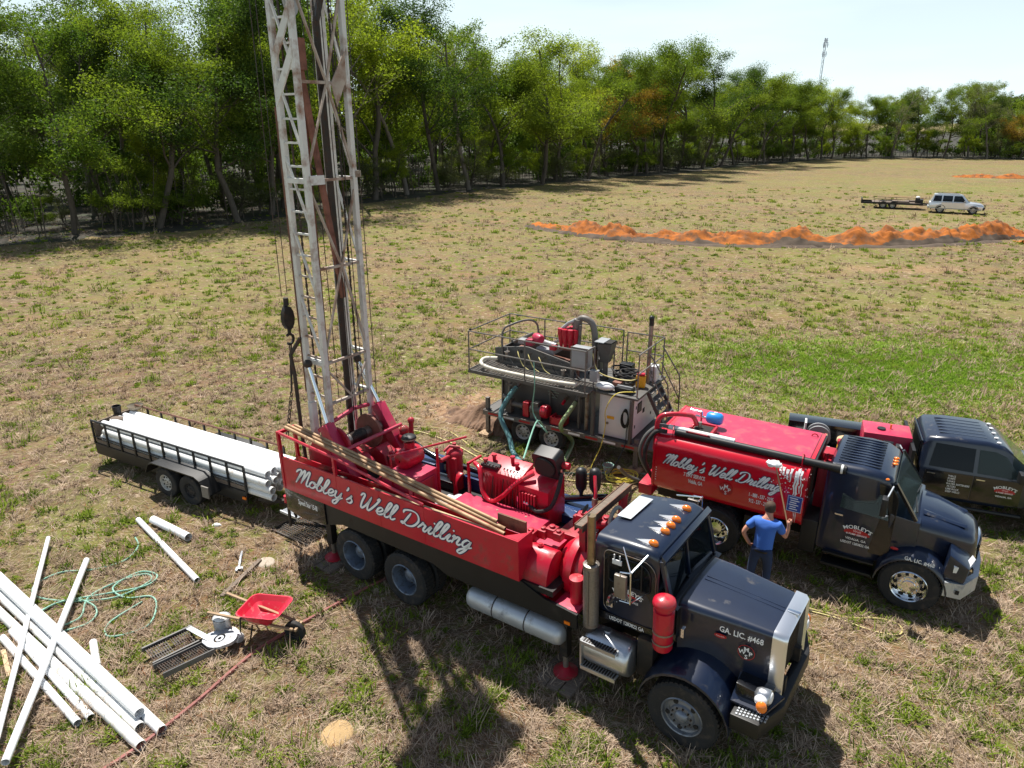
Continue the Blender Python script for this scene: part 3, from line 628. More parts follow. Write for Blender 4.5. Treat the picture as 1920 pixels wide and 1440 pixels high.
def blades(name, x, y, ang, ln, wd, tilt, col, mt, z0=0.):
    n = len(x); dx, dy = np.cos(ang), np.sin(ang); c, s = np.cos(tilt), np.sin(tilt)
    p0 = np.stack([x, y, np.zeros(n)+z0], 1); d = np.stack([dx*c, dy*c, s], 1); sd = np.stack([-dy, dx, np.zeros(n)], 1)*(wd/2)[:, None]
    mid = p0+d*(ln*.55)[:, None]; tip = p0+d*ln[:, None]; tip[:, 2] -= ln*np.abs(s)*.18
    v = np.stack([p0-sd, p0+sd, mid+sd*.9, mid-sd*.9, tip], 1).reshape(-1, 3)
    base = (np.arange(n)*5)[:, None]; loops = np.concatenate([base+np.array([0, 1, 2, 3]), base+np.array([3, 2, 4])], 1).ravel().astype(np.int32)
    me = bpy.data.meshes.new(name); me.vertices.add(n*5); me.vertices.foreach_set('co', v.ravel().astype(np.float32)); me.loops.add(len(loops)); me.loops.foreach_set('vertex_index', loops)
    st = (np.arange(n)*7)[:, None]+np.array([0, 4]); me.polygons.add(n*2); me.polygons.foreach_set('loop_start', st.ravel().astype(np.int32)); me.update(calc_edges=True)
    at = me.attributes.new('tint', 'FLOAT_COLOR', 'FACE'); cc = np.ones((n, 4)); cc[:, :3] = col; at.data.foreach_set('color', np.repeat(cc, 2, 0).ravel().astype(np.float32))
    me.materials.append(M[mt]); return link(name, me)
n = 260000; x, y = scatter(n, 5.5, 30); cl = np.array([mn.noise(Vector((a*.8, b*.8, 3))) for a, b in zip(x[::30], y[::30])]).repeat(30)[:n]
keep = rng.random(n) < .55+.8*cl
x, y = x[keep], y[keep]; n = len(x)
ang = rng.random(n)*2*PI*.35+.5+np.sin(x*.7)+np.cos(y*.9)*1.2+rng.integers(0, 2, n)*PI
sh = rng.random(n)[:, None]; col = np.array([.13, .085, .055])*(1-sh)+np.array([.70, .55, .42])*sh; col[rng.random(n) < .12] = (.28, .12, .055)
kind(tag(blades('dry_straw', x, y, ang, rng.uniform(.05, .20, n)*rng.choice([.7, 1, 1.6], n), rng.uniform(.0022, .005, n)*(1+y/14), rng.uniform(.0, .45, n), col, 'straw', .004), 'dry mown straw lying over the field', 'straw'), 'stuff')
# green tufts
def tufts(cnt, ymin, ymax, per, thr):
    tx, ty = scatter(cnt, ymin, ymax)
    nv = np.array([mn.noise(Vector((a*.55, b*.55, 7.7)))*.6+mn.noise(Vector((a*1.7, b*1.7, 1.7)))*.5 for a, b in zip(tx, ty)])
    gz = np.zeros(cnt)
    for (cx, cy, rx, ry, am) in ((11.5, 24.5, 5.5, 2.6, 1), (15.5, 20, 6, 3.5, 1), (8, 21, 3, 1.8, .8), (20, 22, 7, 3.5, .9), (7.5, 8.2, 1.8, 1.2, .8), (11, 12, 2, 1.6, .8), (-9.5, 13.5, 1.6, 1.6, .6)):
        gz = np.maximum(gz, am*np.clip(1.3-np.hypot((tx-cx)/rx, (ty-cy)/ry), 0, 1))
    k = nv+gz*.7 > thr; tx, ty = tx[k], ty[k]; m = len(tx)
    X_ = np.repeat(tx, per)+rng.normal(0, .045, m*per)*(1+np.repeat(ty, per)/25); Y_ = np.repeat(ty, per)+rng.normal(0, .045, m*per)*(1+np.repeat(ty, per)/25); q = m*per
    sh = np.clip(np.repeat(rng.random(m), per)*.6+rng.random(q)*.4, 0, 1)[:, None]; col = np.array([.09, .145, .018])*(1-sh)+np.array([.29, .37, .05])*sh
    return X_, Y_, rng.random(q)*2*PI, rng.uniform(.035, .12, q), rng.uniform(.008, .017, q)*(1+Y_/22), rng.uniform(.3, 1.25, q), col
a = tufts(22000, 5.5, 26, 11, .27); c = tufts(22000, 24, 70, 4, .27)
def clumps(cnt, ymin, ymax, per, spread, lo, hi, tall, c0, c1, wid):
    tx, ty = scatter(cnt, ymin, ymax); m = cnt; sc = np.clip(rng.lognormal(-.15, .5, m), .3, 2.6); R__ = np.repeat(sc, per); q = m*per
    X_ = np.repeat(tx, per)+rng.normal(0, spread, q)*R__; Y_ = np.repeat(ty, per)+rng.normal(0, spread, q)*R__
    sh = np.clip(np.repeat(rng.random(m), per)*.6+rng.random(q)*.4, 0, 1)[:, None]
    return X_, Y_, rng.random(q)*2*PI, rng.uniform(lo, hi, q)*R__, wid*rng.uniform(.7, 1.3, q)*(1+Y_/20), rng.uniform(.4, tall, q), np.array(c0)*(1-sh)+np.array(c1)*sh
e = clumps(2300, 6, 70, 46, .055, .05, .15, 1.3, (.10, .16, .02), (.30, .38, .05), .013)
e2 = clumps(2200, 24, 95, 26, .10, .08, .2, 1.2, (.11, .16, .02), (.28, .33, .05), .016)
A = [np.concatenate([p, q, r, r2]) for p, q, r, r2 in zip(a, c, e, e2)]
A[3][len(a[0]):len(a[0])+len(c[0])] *= 1.5
n2 = 60000; zx = rng.normal(13.5, 3.6, n2); zy = rng.normal(23.3, 2.0, n2)+.25*np.abs(zx-13); nv = np.array([mn.noise(Vector((p*.7, q*.9, 2.2))) for p, q in zip(zx[::6], zy[::6])]).repeat(6); kk = nv > -.12; zx, zy = zx[kk][:], zy[kk]; m2 = len(zx); zx = np.round(zx, 1)+rng.normal(0, .06, m2); zy = np.round(zy, 1)+rng.normal(0, .06, m2)
sh = rng.random(m2)[:, None]; A = [np.concatenate([p, q]) for p, q in zip(A, (zx, zy, rng.random(m2)*2*PI, rng.uniform(.06, .17, m2), rng.uniform(.02, .035, m2), rng.uniform(.4, 1.2, m2), np.array([.10, .20, .02])*(1-sh)+np.array([.28, .42, .05])*sh))]
BARE = [(-2.55, 7.92, .33), (-4.98, 12.18, .28), (-6.51, 13.56, .15), (-5.5, 12.15, .25), (-5.3, 11.6, .2), (-4.2, 10.0, .45), (-4.9, 9.85, .4), (-5.5, 9.5, .5), (-.9, 19.6, 1.3), (-4.6, 13.4, .6), (-.3, 21, 1.2)]
def keepmask(x, y):
    k = np.ones(len(x), bool)
    for bx_, by_, br in BARE: k &= np.hypot(x-bx_, y-by_) > br*(.85+.3*rng.random(len(x)))
    return k
kk = keepmask(A[0], A[1]); A = [p[kk] for p in A]
D = [np.concatenate([p, q]) for p, q in zip(clumps(5200, 5.6, 30, 24, .05, .08, .2, 1.1, (.17, .115, .075), (.68, .53, .40), .007), clumps(5200, 18, 85, 12, .09, .1, .26, 1.1, (.15, .10, .06), (.58, .44, .31), .012))]
kk = keepmask(D[0], D[1]); D = [p[kk] for p in D]
kind(tag(blades('dry_tufts', D[0], D[1], D[2], D[3], D[4], D[5], D[6], 'straw', 0), 'standing tufts of bleached dry grass over the field', 'dry grass'), 'stuff')
kind(tag(blades('green_grass', A[0], A[1], A[2], A[3], A[4], A[5], A[6], 'grass', 0), 'tufts of fresh green grass and weeds coming up through the straw', 'grass'), 'stuff')

# ================================================================== WHEELS
def wheel(par, x, y, z, r=.52, w=.28, side=-1, rim='wheel_grey', style='steer', rr=None, name='wheel', tyre_m='rubber', yaw=0):
    "outer face towards side*y; axle along y"
    rr = rr or r*.56; s = side
    key = ('w', r, w, s, rim, style, rr)
    if key not in _WC:
        b = MB().m(tyre_m)
        b.lathe([(rr*.98, s*w*.46), (rr*1.08, s*w*.5), (r*.80, s*w*.52), (r*.93, s*w*.50), (r*.985, s*w*.40), (r, s*w*.2), (r, -s*w*.2), (r*.985, -s*w*.4), (r*.93, -s*w*.5), (rr, -s*w*.48), (rr*.98, s*w*.46)], n=36)
        if r > .4:
            for k in range(44):
                q = 2*PI*k/44; X = Matrix.Rotation(q, 4, 'Y')
                b.bx(r*.985, r*1.012, -w*.40, -w*.06, -r*.045, r*.045, X); b.bx(r*.985, r*1.012, w*.06, w*.40, -r*.03, r*.06, X)
        ty = b.build('wheel', None, None, smooth=35)
        b = MB().m(rim)
        if style == 'steer': pr = [(rr*1.04, s*w*.48), (rr*1.0, s*w*.53), (rr*.95, s*w*.50), (rr*.90, s*w*.34), (rr*.82, s*w*.30), (rr*.62, s*w*.36), (rr*.56, s*w*.46), (rr*.36, s*w*.47), (rr*.33, s*w*.56), (rr*.2, s*w*.66), (.002, s*w*.68)]
        elif style == 'dual': pr = [(rr*1.04, s*w*.48), (rr*1.0, s*w*.53), (rr*.95, s*w*.50), (rr*.90, s*w*.30), (rr*.84, -s*w*.10), (rr*.80, -s*w*.42), (rr*.55, -s*w*.48), (rr*.44, -s*w*.40), (rr*.42, -s*w*.05), (rr*.28, s*w*.06), (.002, s*w*.08)]
        elif style == 'alloy': pr = [(rr*1.04, s*w*.48), (rr*1.0, s*w*.53), (rr*.94, s*w*.48), (rr*.90, s*w*.2), (rr*.80, s*w*.12), (rr*.66, s*w*.28), (rr*.58, s*w*.40), (rr*.40, s*w*.42), (rr*.38, s*w*.52), (.002, s*w*.55)]
        elif style == 'dish': pr = [(rr*1.04, s*w*.48), (rr*1.0, s*w*.53), (rr*.94, s*w*.48), (rr*.9, s*w*.1), (rr*.82, -s*w*.25), (rr*.5, -s*w*.3), (rr*.46, -s*w*.2), (rr*.42, -s*w*.02), (.002, 0)]
        else: pr = [(rr*1.04, s*w*.46), (rr*1.0, s*w*.50), (rr*.93, s*w*.46), (rr*.86, s*w*.25), (rr*.70, s*w*.20), (rr*.5, s*w*.34), (rr*.3, s*w*.38), (.002, s*w*.4)]
        b.lathe(pr, n=36)
        rm = b.build('rim', None, ty, smooth=35)
        b = MB().m('dark_hole')
        hr, nh, hy = {'steer': (.74, 5, .335), 'dual': (.68, 5, -.42), 'alloy': (.74, 10, .26), 'dish': (.66, 10, -.26), 'small': (.66, 8, .30)}[style]
        for k in range(nh):
            q = 2*PI*(k+.5)/nh; c = Vector((math.cos(q)*rr*hr, s*w*(hy-.05), math.sin(q)*rr*hr))
            b.cyl(c, c+Vector((0, s*w*.09, 0)), rr*(.10 if nh > 6 else .12), n=12)
        kind(b.build('hand_hole', None, ty, smooth=35), 'stuff')
        b = MB().m('dark_steel' if style != 'alloy' else 'chrome')
        ny = {'steer': .47, 'dual': -.40, 'alloy': .41, 'dish': -.25, 'small': .38}[style]
        nn = 10 if r > .45 else 6; nr = {'steer': .48, 'dual': .50, 'alloy': .50, 'dish': .52, 'small': .3}[style]
        for k in range(nn):
            q = 2*PI*k/nn; c = Vector((math.cos(q)*rr*nr, s*w*ny, math.sin(q)*rr*nr)); b.cyl(c, c+Vector((0, s*w*.09, 0)), rr*.045, n=6)
        kind(b.build('lug_nut', None, ty, smooth=0), 'stuff')
        _WC[key] = ty; o = ty
    else: o = copytree(_WC[key])
    o.parent = par; o.location = (x, y, z); o.rotation_euler = (0, random.uniform(0, 6), yaw); return o
_WC = {}
def grille_plate(b, x0, x1, y0, y1, z, n, m_, t=.012, h=.03):
    for i in range(n+1): yy = y0+(y1-y0)*i/n; b.bx(x0, x1, yy-t/2, yy+t/2, z, z+h)
    for i in range(m_+1): xx = x0+(x1-x0)*i/m_; b.bx(xx-t/2, xx+t/2, y0, y1, z+.003, z+h-.003)
def rrect(x0, x1, z0, z1, r, n=4):
    r_ = r if isinstance(r, (tuple, list)) else (r,)*4; P = []
    for (cx, cz, a0, q) in ((x1-r_[0], z1-r_[0], 0, r_[0]), (x0+r_[1], z1-r_[1], 90, r_[1]), (x0+r_[2], z0+r_[2], 180, r_[2]), (x1-r_[3], z0+r_[3], 270, r_[3])):
        for k in range(n+1): a = R_(a0+90*k/n); P.append((cx+q*math.cos(a), cz+q*math.sin(a)))
    return P
def outline(b, P, y, w, t):
    b.tube([(p[0], y, p[1]) for p in P], w, 4, closed=True); return b
def door_badge(par, cx, y, cz, w, side=-1, pump="SERVICE"):
    "oval company mark with arched name: black door, white and red print"
    u = (1, 0, 0) if side < 0 else (-1, 0, 0); k = w/.5
    b = MB().m('letter_white'); b.text("MOBLEY'S", .105*k, (cx, y+side*.004, cz+.07*k), u, (0, 0, 1), arc=.45*k); b.text("VIDALIA, GA", .062*k, (cx, y+side*.004, cz-.17*k), u, (0, 0, 1)); b.build('door_lettering', None, par, smooth=0)
    b = MB().m('letter_red'); P = [(cx+.22*k*math.cos(a), y+side*.003, cz-.02*k+.085*k*math.sin(a)) for a in (PI*i/10-.35*math.cos(PI*i/10)*0 for i in range(0, 11))]+[(cx+.22*k*math.cos(a), y+side*.003, cz-.02*k+.045*k*math.sin(a)) for a in (PI+PI*i/10 for i in range(1, 10))]
    b.add(P, [tuple(range(len(P)))]); b.build('red_oval', None, par, smooth=0)
    b = MB().m('letter_pink'); b.text("Well", .07*k, (cx, y+side*.007, cz+.0*k), u, (0, 0, 1)); b.m('letter_white').text("& PUMP SERVICE", .048*k, (cx, y+side*.007, cz-.06*k), u, (0, 0, 1)); b.build('oval_lettering', None, par, smooth=0)
def round_badge(par, P, r, u=(1, 0, 0), v=(0, 0, 1), ring='letter_red', back=None):
    "M over W P over S arranged in a diamond inside a ring"
    P = Vector(P); u = Vector(u).normalized(); v = Vector(v).normalized(); n = u.cross(v)
    b = MB().m(ring); nn = 28; vs = []
    for k in range(nn):
        a = 2*PI*k/nn
        for q in (r, r*.93): vs.append(P+u*q*math.cos(a)+v*q*math.sin(a)+n*.003)
    b.add(vs, [(2*k, 2*k+1, (2*k+3) % (2*nn), (2*k+2) % (2*nn)) for k in range(nn)])
    if back: b.m(back); b.add([P+u*r*.93*math.cos(2*PI*k/nn)+v*r*.93*math.sin(2*PI*k/nn)+n*.002 for k in range(nn)], [tuple(range(nn))])
    b.build('round_mark', None, par, smooth=0)
    b = MB().m('letter_white'); s = r*.82
    for c, dx, dz in (('M', 0, .14), ('W', -.48, -.30), ('P', .50, -.36), ('S', .02, -.88)): b.text(c, s, P+u*r*dx+v*r*dz+n*.005, u, v)
    b.build('mark_lettering', None, par, smooth=0)

# ================================================================== DRILLING RIG
RIG = thing('drilling_rig_truck', 'black bonneted truck carrying a tall white drilling mast and red drilling machinery', 'drilling truck', (3.08, 8.66, .25), (0, R_(-2.0), R_(-35.7)))
G = RIG
# chassis
b = MB().m('chassis'); b.bx(-8.6, 1.15, .32, .42, .62, .92); b.bx(-8.6, 1.15, -.42, -.32, .62, .92)
for x in (-8.4, -7.2, -6, -4.6, -3.2, -1.9, -.9, .9): b.bx(x-.05, x+.05, -.32, .32, .66, .88)
b.build('chassis', None, G, bev=.01)
for (x, zc) in ((-6.65, .54), (-5.34, .49), (0, .27)):
    b = MB().m('chassis'); b.cyl((x, -.95, zc), (x, .95, zc), .075); b.sph((x, 0, zc), .22); b.build('axle', None, G)
for y, s in ((-1.05, -1), (1.05, 1)):
    wheel(G, 0, y, .27, .53, .29, s, 'wheel_dark', 'steer', .30)
    for (x, zc) in ((-6.65, .54), (-5.34, .49)):
        wheel(G, x, y, zc, .52, .28, s, 'wheel_blue', 'dual', .30); wheel(G, x, y-s*.33, zc, .52, .28, -s, 'wheel_blue', 'dual', .30)
# deck and side skirts
b = MB().m('black_flat'); b.bx(-8.55, -2.16, -1.14, 1.14, 1.36, 1.46); b.build('deck', None, G)
b = MB().m('black_flat'); b.ext([(-7.35, -1.17, 1.48), (-7.35, -1.17, .98), (-6.9, -1.17, 1.12), (-4.6, -1.17, 1.10), (-4.3, -1.17, .98), (-1.72, -1.17, .98), (-1.72, -1.17, 1.24), (-2.3, -1.17, 1.30), (-2.8, -1.17, 1.48)], (0, .05, 0)); b.build('side_skirt', None, G)
b = MB().m('black_flat'); b.ext([(-8.55, 1.17, 1.48), (-8.55, 1.17, .95), (-7.2, 1.17, .95), (-6.9, 1.17, 1.12), (-4.6, 1.17, 1.10), (-4.3, 1.17, .98), (-1.72, 1.17, .98), (-1.72, 1.17, 1.48)], (0, -.05, 0)); b.build('side_skirt', None, G)
b = MB().m('black_paint'); b.ext([(-8.55, -1.2, 1.48), (-8.55, -1.2, .98), (-8.1, -1.2, .90), (-7.36, -1.2, .98), (-7.36, -1.2, 1.48)], (0, .25, 0)); b.build('rear_box', None, G, bev=.008)
b = MB().m('letter_white'); b.text("Speed Star 15-III", .155, (-7.86, -1.203, 1.22), (1, 0, 0), (0, 0, 1), sx=.62); b.build('lettering', None, G, smooth=0)
# red lettered side tray
b = MB().m('red'); b.bx(-8.52, -2.75, -1.235, -1.205, 1.49, 2.20); b.bx(-8.52, -2.75, -.86, -.84, 1.49, 2.06); b.bx(-2.75, -2.72, -1.235, -.84, 1.49, 2.20); b.bx(-8.52, -2.75, -1.204, -.861, 1.80, 1.82)
b.build('lettered_side_panel', None, G)
script_sign(G, lambda x, z, l: (x, -1.235-l, z), -8.05, -3.62, 1.735, .33)
for x in (-6.87, -5.75, -4.68):
    b = MB().m('red'); b.bx(x-.012, x+.012, -1.2385, -1.2355, 1.49, 2.2); b.build('panel_rib', None, G)
# tray end gusset with wooden insert
b = MB().m('red'); b.ext([(-3.0, -1.2, 2.2), (-2.74, -1.2, 2.2), (-2.74, -.92, 2.2)], (0, 0, -.015)); b.m('rust').bx(-3.4, -2.85, -.84, -.80, 2.07, 2.30); b.build('tray_end_plate', None, G)
# hand rail over the tray
b = MB().m('red'); RT = [(-8.47, -1.22, 2.70), (-6.87, -1.22, 2.56), (-4.68, -1.22, 2.24)]
b.tube(RT, .028, 6); b.bx(-8.50, -8.44, -1.25, -1.19, 1.5, 2.72); b.bx(-6.90, -6.84, -1.25, -1.19, 2.2, 2.58); b.bx(-8.5, -8.44, -1.19, -.8, 2.66, 2.72); b.bx(-8.5, -8.44, -.86, -.80, 1.5, 2.7)
b.build('rail', None, G)
# red deck plate beside the tray, sky reflection painted in as pink
b = MB().m('red_sky_tinted'); b.bx(-4.78, -2.95, -.80, .02, 1.80, 1.90); b.bx(-2.94, -2.5, -.6, .1, 1.68, 1.76); b.build('deck_plate', None, G, bev=.006)
b = MB().m('red_flat'); b.bx(-4.7, -3.0, -.78, -.02, 1.46, 1.80); b.build('deck_box', None, G)
for (x, y) in ((-3.2, -.35), (-3.9, -.2), (-3.35, -.12), (-4.2, -.62)):
    b = MB().m('steel_worn' if y > -.3 else 'dark_hole'); b.cyl((x, y, 1.9), (x, y, 1.905), .022, n=10); b.build('bolt', None, G)
b = MB().m('white_panel'); b.bx(-5.05, -4.8, -.55, -.15, 1.72, 1.86); b.bx(-5.0, -4.85, -.1, .05, 1.75, 1.80); b.build('battery_box', None, G, bev=.01)
# engine box
b = MB().m('red_sky_tinted'); b.bx(-6.18, -5.50, -.72, .05, 1.47, 2.20); b.m('red_flat').bx(-5.498, -5.47, -.62, -.05, 1.55, 2.1); b.bx(-6.1, -5.6, -.75, -.722, 1.5, 2.0); b.build('engine_box', None, G, bev=.012)
b = MB().m('red'); b.lathe([(.02, -.27), (.13, -.265), (.185, -.22), (.20, -.15), (.20, .15), (.185, .22), (.13, .265), (.02, .27)], (-6.02, -.12, 2.36), 'y', 22, X=None); b.cyl((-6.02, -.1, 2.5), (-6.02, -.1, 2.66), .1, n=16); b.bx(-6.1, -5.94, -.3, .08, 2.12, 2.3); b.build('air_tank', None, G, smooth=50)
b = MB().m('black_flat'); b.lathe([(.001, .08), (.10, .075), (.135, .05), (.14, .0), (.12, -.02), (.05, -.03)], (-6.02, -.1, 2.72), 'z', 22); b.m('steel_worn').lathe([(.143, .0), (.146, .012), (.143, .024)], (-6.02, -.1, 2.72), 'z', 22); b.build('filter_cap', None, G)
b = MB().m('red_flat')
for (x, y, z, sx, sy, sz) in ((-6.5, .05, 2.0, .26, .3, .3), (-6.62, -.2, 1.85, .2, .22, .24), (-6.42, .3, 2.1, .22, .16, .2), (-6.75, .2, 2.12, .14, .2, .12), (-6.45, -.35, 1.7, .3, .3, .4)): b.bx(x-sx/2, x+sx/2, y-sy/2, y+sy/2, z-sz/2, z+sz/2)
b.cyl((-6.6, -.35, 2.05), (-6.3, -.35, 2.05), .09); b.cyl((-6.55, .1, 2.15), (-6.55, .1, 2.3), .07); b.build('pump_block', None, G, bev=.02)
b = MB().m('dark_steel'); b.cyl((-6.75, -.5, 1.62), (-6.75, .3, 1.62), .12); b.bx(-7, -6.6, -.6, -.3, 1.46, 1.75); b.build('drive_shaft', None, G)
# front hand rail of the engine box
b = MB().m('red'); b.tube([(-5.44, .02, 1.5), (-5.44, .02, 2.62)], .03, 6); b.tube([(-5.95, -.72, 2.62), (-5.15, .55, 2.72)], .02, 6); b.tube([(-5.9, -.72, 2.0), (-5.9, -.72, 2.65)], .016, 6); b.build('rail', None, G)
# draw works: inclined side beams
for (y0, y1) in ((-.66, -.44), (.74, .96)):
    b = MB().m('red_sky_tinted'); b.ext([(-6.86, y0, 1.48), (-7.18, y0, 1.48), (-7.92, y0, 2.70), (-7.72, y0, 2.82)], (0, y1-y0, 0)); b.build('hoist_side_beam', None, G, bev=.015)
    ym = (y0+y1)/2
    b = MB().m('red_flat'); b.ext([(-7.2, y0-.02, 1.48), (-8.3, y0-.02, 1.48), (-8.36, y0-.02, 2.15), (-8.1, y0-.02, 2.45), (-7.78, y0-.02, 2.50)], (0, y1-y0+.04, 0)); b.build('guard_box', None, G, bev=.05)
b = MB().m('red_flat'); b.ext([(-7.0, -.44, 1.48), (-8.2, -.44, 1.48), (-8.2, -.44, 1.8), (-7.5, -.44, 1.95), (-7.08, -.44, 1.62)], (0, 1.18, 0)); b.build('hoist_base', None, G, bev=.01)
b = MB().m('steel_worn'); b.cyl((-7.68, -.40, 2.33), (-7.68, .70, 2.33), .115, n=24); b.build('drum', None, G)
for y in (.42, -.42):
    b = MB().m('rust_red' if y > 0 else 'red_flat'); b.lathe([(.12, -.03), (.36, -.03), (.37, 0), (.36, .03), (.12, .03)], (-7.68, y, 2.33), 'y', 28); b.build('drum_flange', None, G)
b = MB().m('red_flat'); b.lathe([(.001, 0), (.2, 0), (.2, .1), (.12, .16), (.001, .16)], (-7.68, .46, 2.33), 'y', 20); b.build('brake_hub', None, G)
for k in range(14):
    pass
b = MB().m('dark_steel')
for k in range(15): b.lathe([(.117, -.012), (.128, 0), (.117, .012)], (-7.68, -.12+k*.026, 2.33), 'y', 16)
b.build('cable_winding', None, G)
b = MB().m('red_sky_tinted'); b.tube([(-7.33, -.7, 2.34), (-7.33, 1.0, 2.34)], .04, 8); b.build('cross_bar', None, G)
b = MB().m('red_sky_tinted'); b.tube([(-8.0, -.6, 2.62), (-8.02, .35, 2.78), (-8.0, .9, 2.72)], .045, 8); b.build('cross_bar', None, G)
# hexagonal brake housings with dark windows
for y in (-.22, .36):
    b = MB().m('red_flat'); b.ext([(-6.92, y-.18, 1.55), (-7.42, y-.18, 1.55), (-7.46, y-.18, 1.95), (-7.28, y-.18, 2.14), (-7.06, y-.18, 2.02)], (0, .34, 0)); b.build('brake_housing', None, G, bev=.015)
    b = MB().m('dark_hole'); b.add([(-6.895, y-.12, 1.64), (-6.895, y+.12, 1.64), (-7.025, y+.12, 1.97), (-7.025, y-.12, 1.97)], [(0, 1, 2, 3)]); b.m('white').bx(-6.905, -6.885, y-.13, y+.13, 1.60, 1.615); b.build('inspection_window', None, G)
# rams that raise the mast
for (y, tx, tz) in ((-.55, -8.22, 3.95), (.85, -8.22, 3.72)):
    b = MB().m('red_sky_tinted'); b.cyl((-7.45, y, 2.15), (-7.80, y, 2.80), .085, n=14); b.build('ram_body', None, G)
    b = MB().m('chrome'); b.cyl((-7.80, y, 2.80), (tx, y*.9, tz), .042, n=12); b.m('dark_steel').sph((tx, y*.9, tz), .09, 10, 6); b.build('ram_rod', None, G)
# far hand rail, manifold and black discharge pipe
b = MB().m('black_paint'); b.tube(smoothpath([(-7.1, .92, 2.10), (-6.34, .92, 1.86), (-5.6, .92, 1.83), (-3.56, .92, 1.78), (-3.35, .95, 1.76), (-3.02, 1.0, 1.84), (-2.42, 1.05, 2.02)], 3), .062, 10); b.build('discharge_pipe', None, G)
b = MB().m('old_aluminium'); b.cyl((-5.98, .92, 1.84), (-5.98, .92, 2.05), .05); b.build('pipe_clamp', None, G)
for x in (-2.92, -2.64):
    b = MB().m('black_flat'); y = 1.0; z = 1.88 if x < -2.8 else 1.94
    b.lathe([(.03, 0), (.035, .1), (.05, .14), (.09, .2), (.105, .27), (.105, .50), (.09, .56), (.05, .59), (.001, .60)], (x, y, z), 'z', 16); b.build('pulsation_bottle', None, G)
b = MB().m('red_flat'); b.cyl((-7.25, .9, 2.1), (-7.0, .9, 2.1), .11); b.sph((-7.2, .95, 2.25), .11, 10, 6); b.cyl((-7.0, .95, 2.2), (-6.98, .95, 2.48), .05); b.sph((-6.98, .95, 2.52), .075, 10, 6); b.build('valve', None, G)
b = MB().m('red'); b.tube([(-7.0, 1.05, 1.5), (-7.0, 1.05, 1.85)], .02, 6); b.tube([(-7.1, 1.1, 1.78), (-5.5, 1.1, 1.70)], .022, 6); b.tube([(-6.2, 1.1, 1.45), (-6.2, 1.1, 1.75)], .02, 6); b.build('rail', None, G)
# blue-black lockers on the far side
for (x0, x1, y0, z1) in ((-7.0, -6.25, .78, 1.76), (-5.5, -4.85, .78, 1.72), (-3.5, -2.72, .55, 1.72)):
    b = MB().m('blue_black'); b.bx(x0, x1, y0, 1.24, 1.0, z1); b.build('locker', None, G, bev=.01)
b = MB().m('black_paint'); b.bx(-6.9, -5.5, .5, .75, 1.46, 1.66); b.build('locker', None, G, bev=.01)
b = MB().m('black_paint'); b.bx(-3.45, -2.8, .15, .5, 1.46, 1.6); b.build('locker', None, G, bev=.01)
# upright red pump cylinder
b = MB().m('red_flat'); b.lathe([(.001, 0), (.15, 0), (.15, .72), (.17, .72), (.17, .77), (.15, .80), (.10, .84), (.04, .86), (.04, .96), (.001, .96)], (-5.62, .72, 1.46), 'z', 20); b.cyl((-5.62, .55, 2.2), (-5.62, .3, 2.2), .04); b.bx(-5.80, -5.74, .66, .78, 1.46, 2.1); b.bx(-5.52, -5.44, .5, .56, 1.46, 2.2)
b.tube([(-5.7, .5, 2.3), (-5.66, .62, 2.38), (-5.5, .75, 2.34)], .03, 6); b.build('pump_cylinder', None, G)
b = MB().m('red')
for k in range(5): b.tube(smoothpath([(-5.35+.03*k, .3, 1.5), (-5.3, .35, 1.8), (-5.25-.03*k, .5, 1.95), (-5.4, .6, 1.7)], 4), .016, 5)
b.build('hose_bundle', None, G)
# control console
b = MB().m('red'); b.ext([(-4.6, .30, 1.62), (-4.6, .18, 2.38), (-4.6, .62, 2.52), (-4.6, .66, 1.62)], (.92, 0, 0)); b.build('console_body', None, G, bev=.015)
b = MB().m('red'); b.ext([(-3.67, .12, 1.56), (-3.67, .12, 2.32), (-3.67, .40, 2.44), (-3.67, .66, 2.44), (-3.67, .66, 1.56)], (.62, 0, 0)); b.build('console_cabinet', None, G, bev=.015)
b = MB().m('black_flat'); b.bx(-4.55, -4.2, .20, .36, 2.42, 2.47); b.bx(-3.6, -3.1, .55, .9, 1.46, 1.56); b.build('console_trim', None, G)
for (x, y, z, h) in ((-4.5, .28, 2.45, .12), (-4.42, .44, 2.5, .1), (-4.05, .5, 2.5, .14), (-3.9, .42, 2.46, .10)):
    b = MB().m('red'); b.cyl((x, y, z-.03), (x, y, z+h*.6), .035, n=12); b.cyl((x, y, z+h*.6), (x, y, z+h*.6+.03), .05, .045, 12); b.build('console_knob', None, G)
random.seed(21)
for k in range(12):
    x = -4.5+.07*k+(.04 if k > 5 else 0); b = MB().m('chrome' if k % 3 == 0 else 'steel_worn'); b.tube(smoothpath([(x, .24, 2.42), (x+.05, .14, 2.52), (x+.10, .10, 2.56)], 3), .008, 4); b.m('black_flat').sph((x+.1, .10, 2.56), .018, 6, 4); b.build('lever', None, G)
for k in range(11):
    x = -4.5+.075*k; b = MB().m('red_flat' if k % 3 else 'dark_steel'); b.tube(smoothpath([(x, .2, 2.3), (x+.01, .13, 1.95), (x+.03, .10, 1.7), (x+.06+.03*math.sin(k), .0, 1.54)], 3), .012, 4); b.build('hydraulic_hose', None, G)
for k in range(6):
    x = -3.62+.06*k; b = MB().m('red_flat'); b.bx(x, x+.035, .06, .12, 1.85, 2.22); b.build('valve_section', None, G)
for k in range(9):
    x = -3.72+.06*k; b = MB().m('rubber' if k % 2 else 'dark_steel'); b.tube(smoothpath([(x, .1, 1.86), (x, .0, 1.68), (x+.04, -.03, 1.55), (x+.1, .05, 1.47)], 3), .018, 5); b.build('hydraulic_hose', None, G)
b = MB().m('chrome'); b.cyl((-3.68, .1, 1.5), (-3.68, .1, 2.1), .012, n=6); b.build('tube_line', None, G)
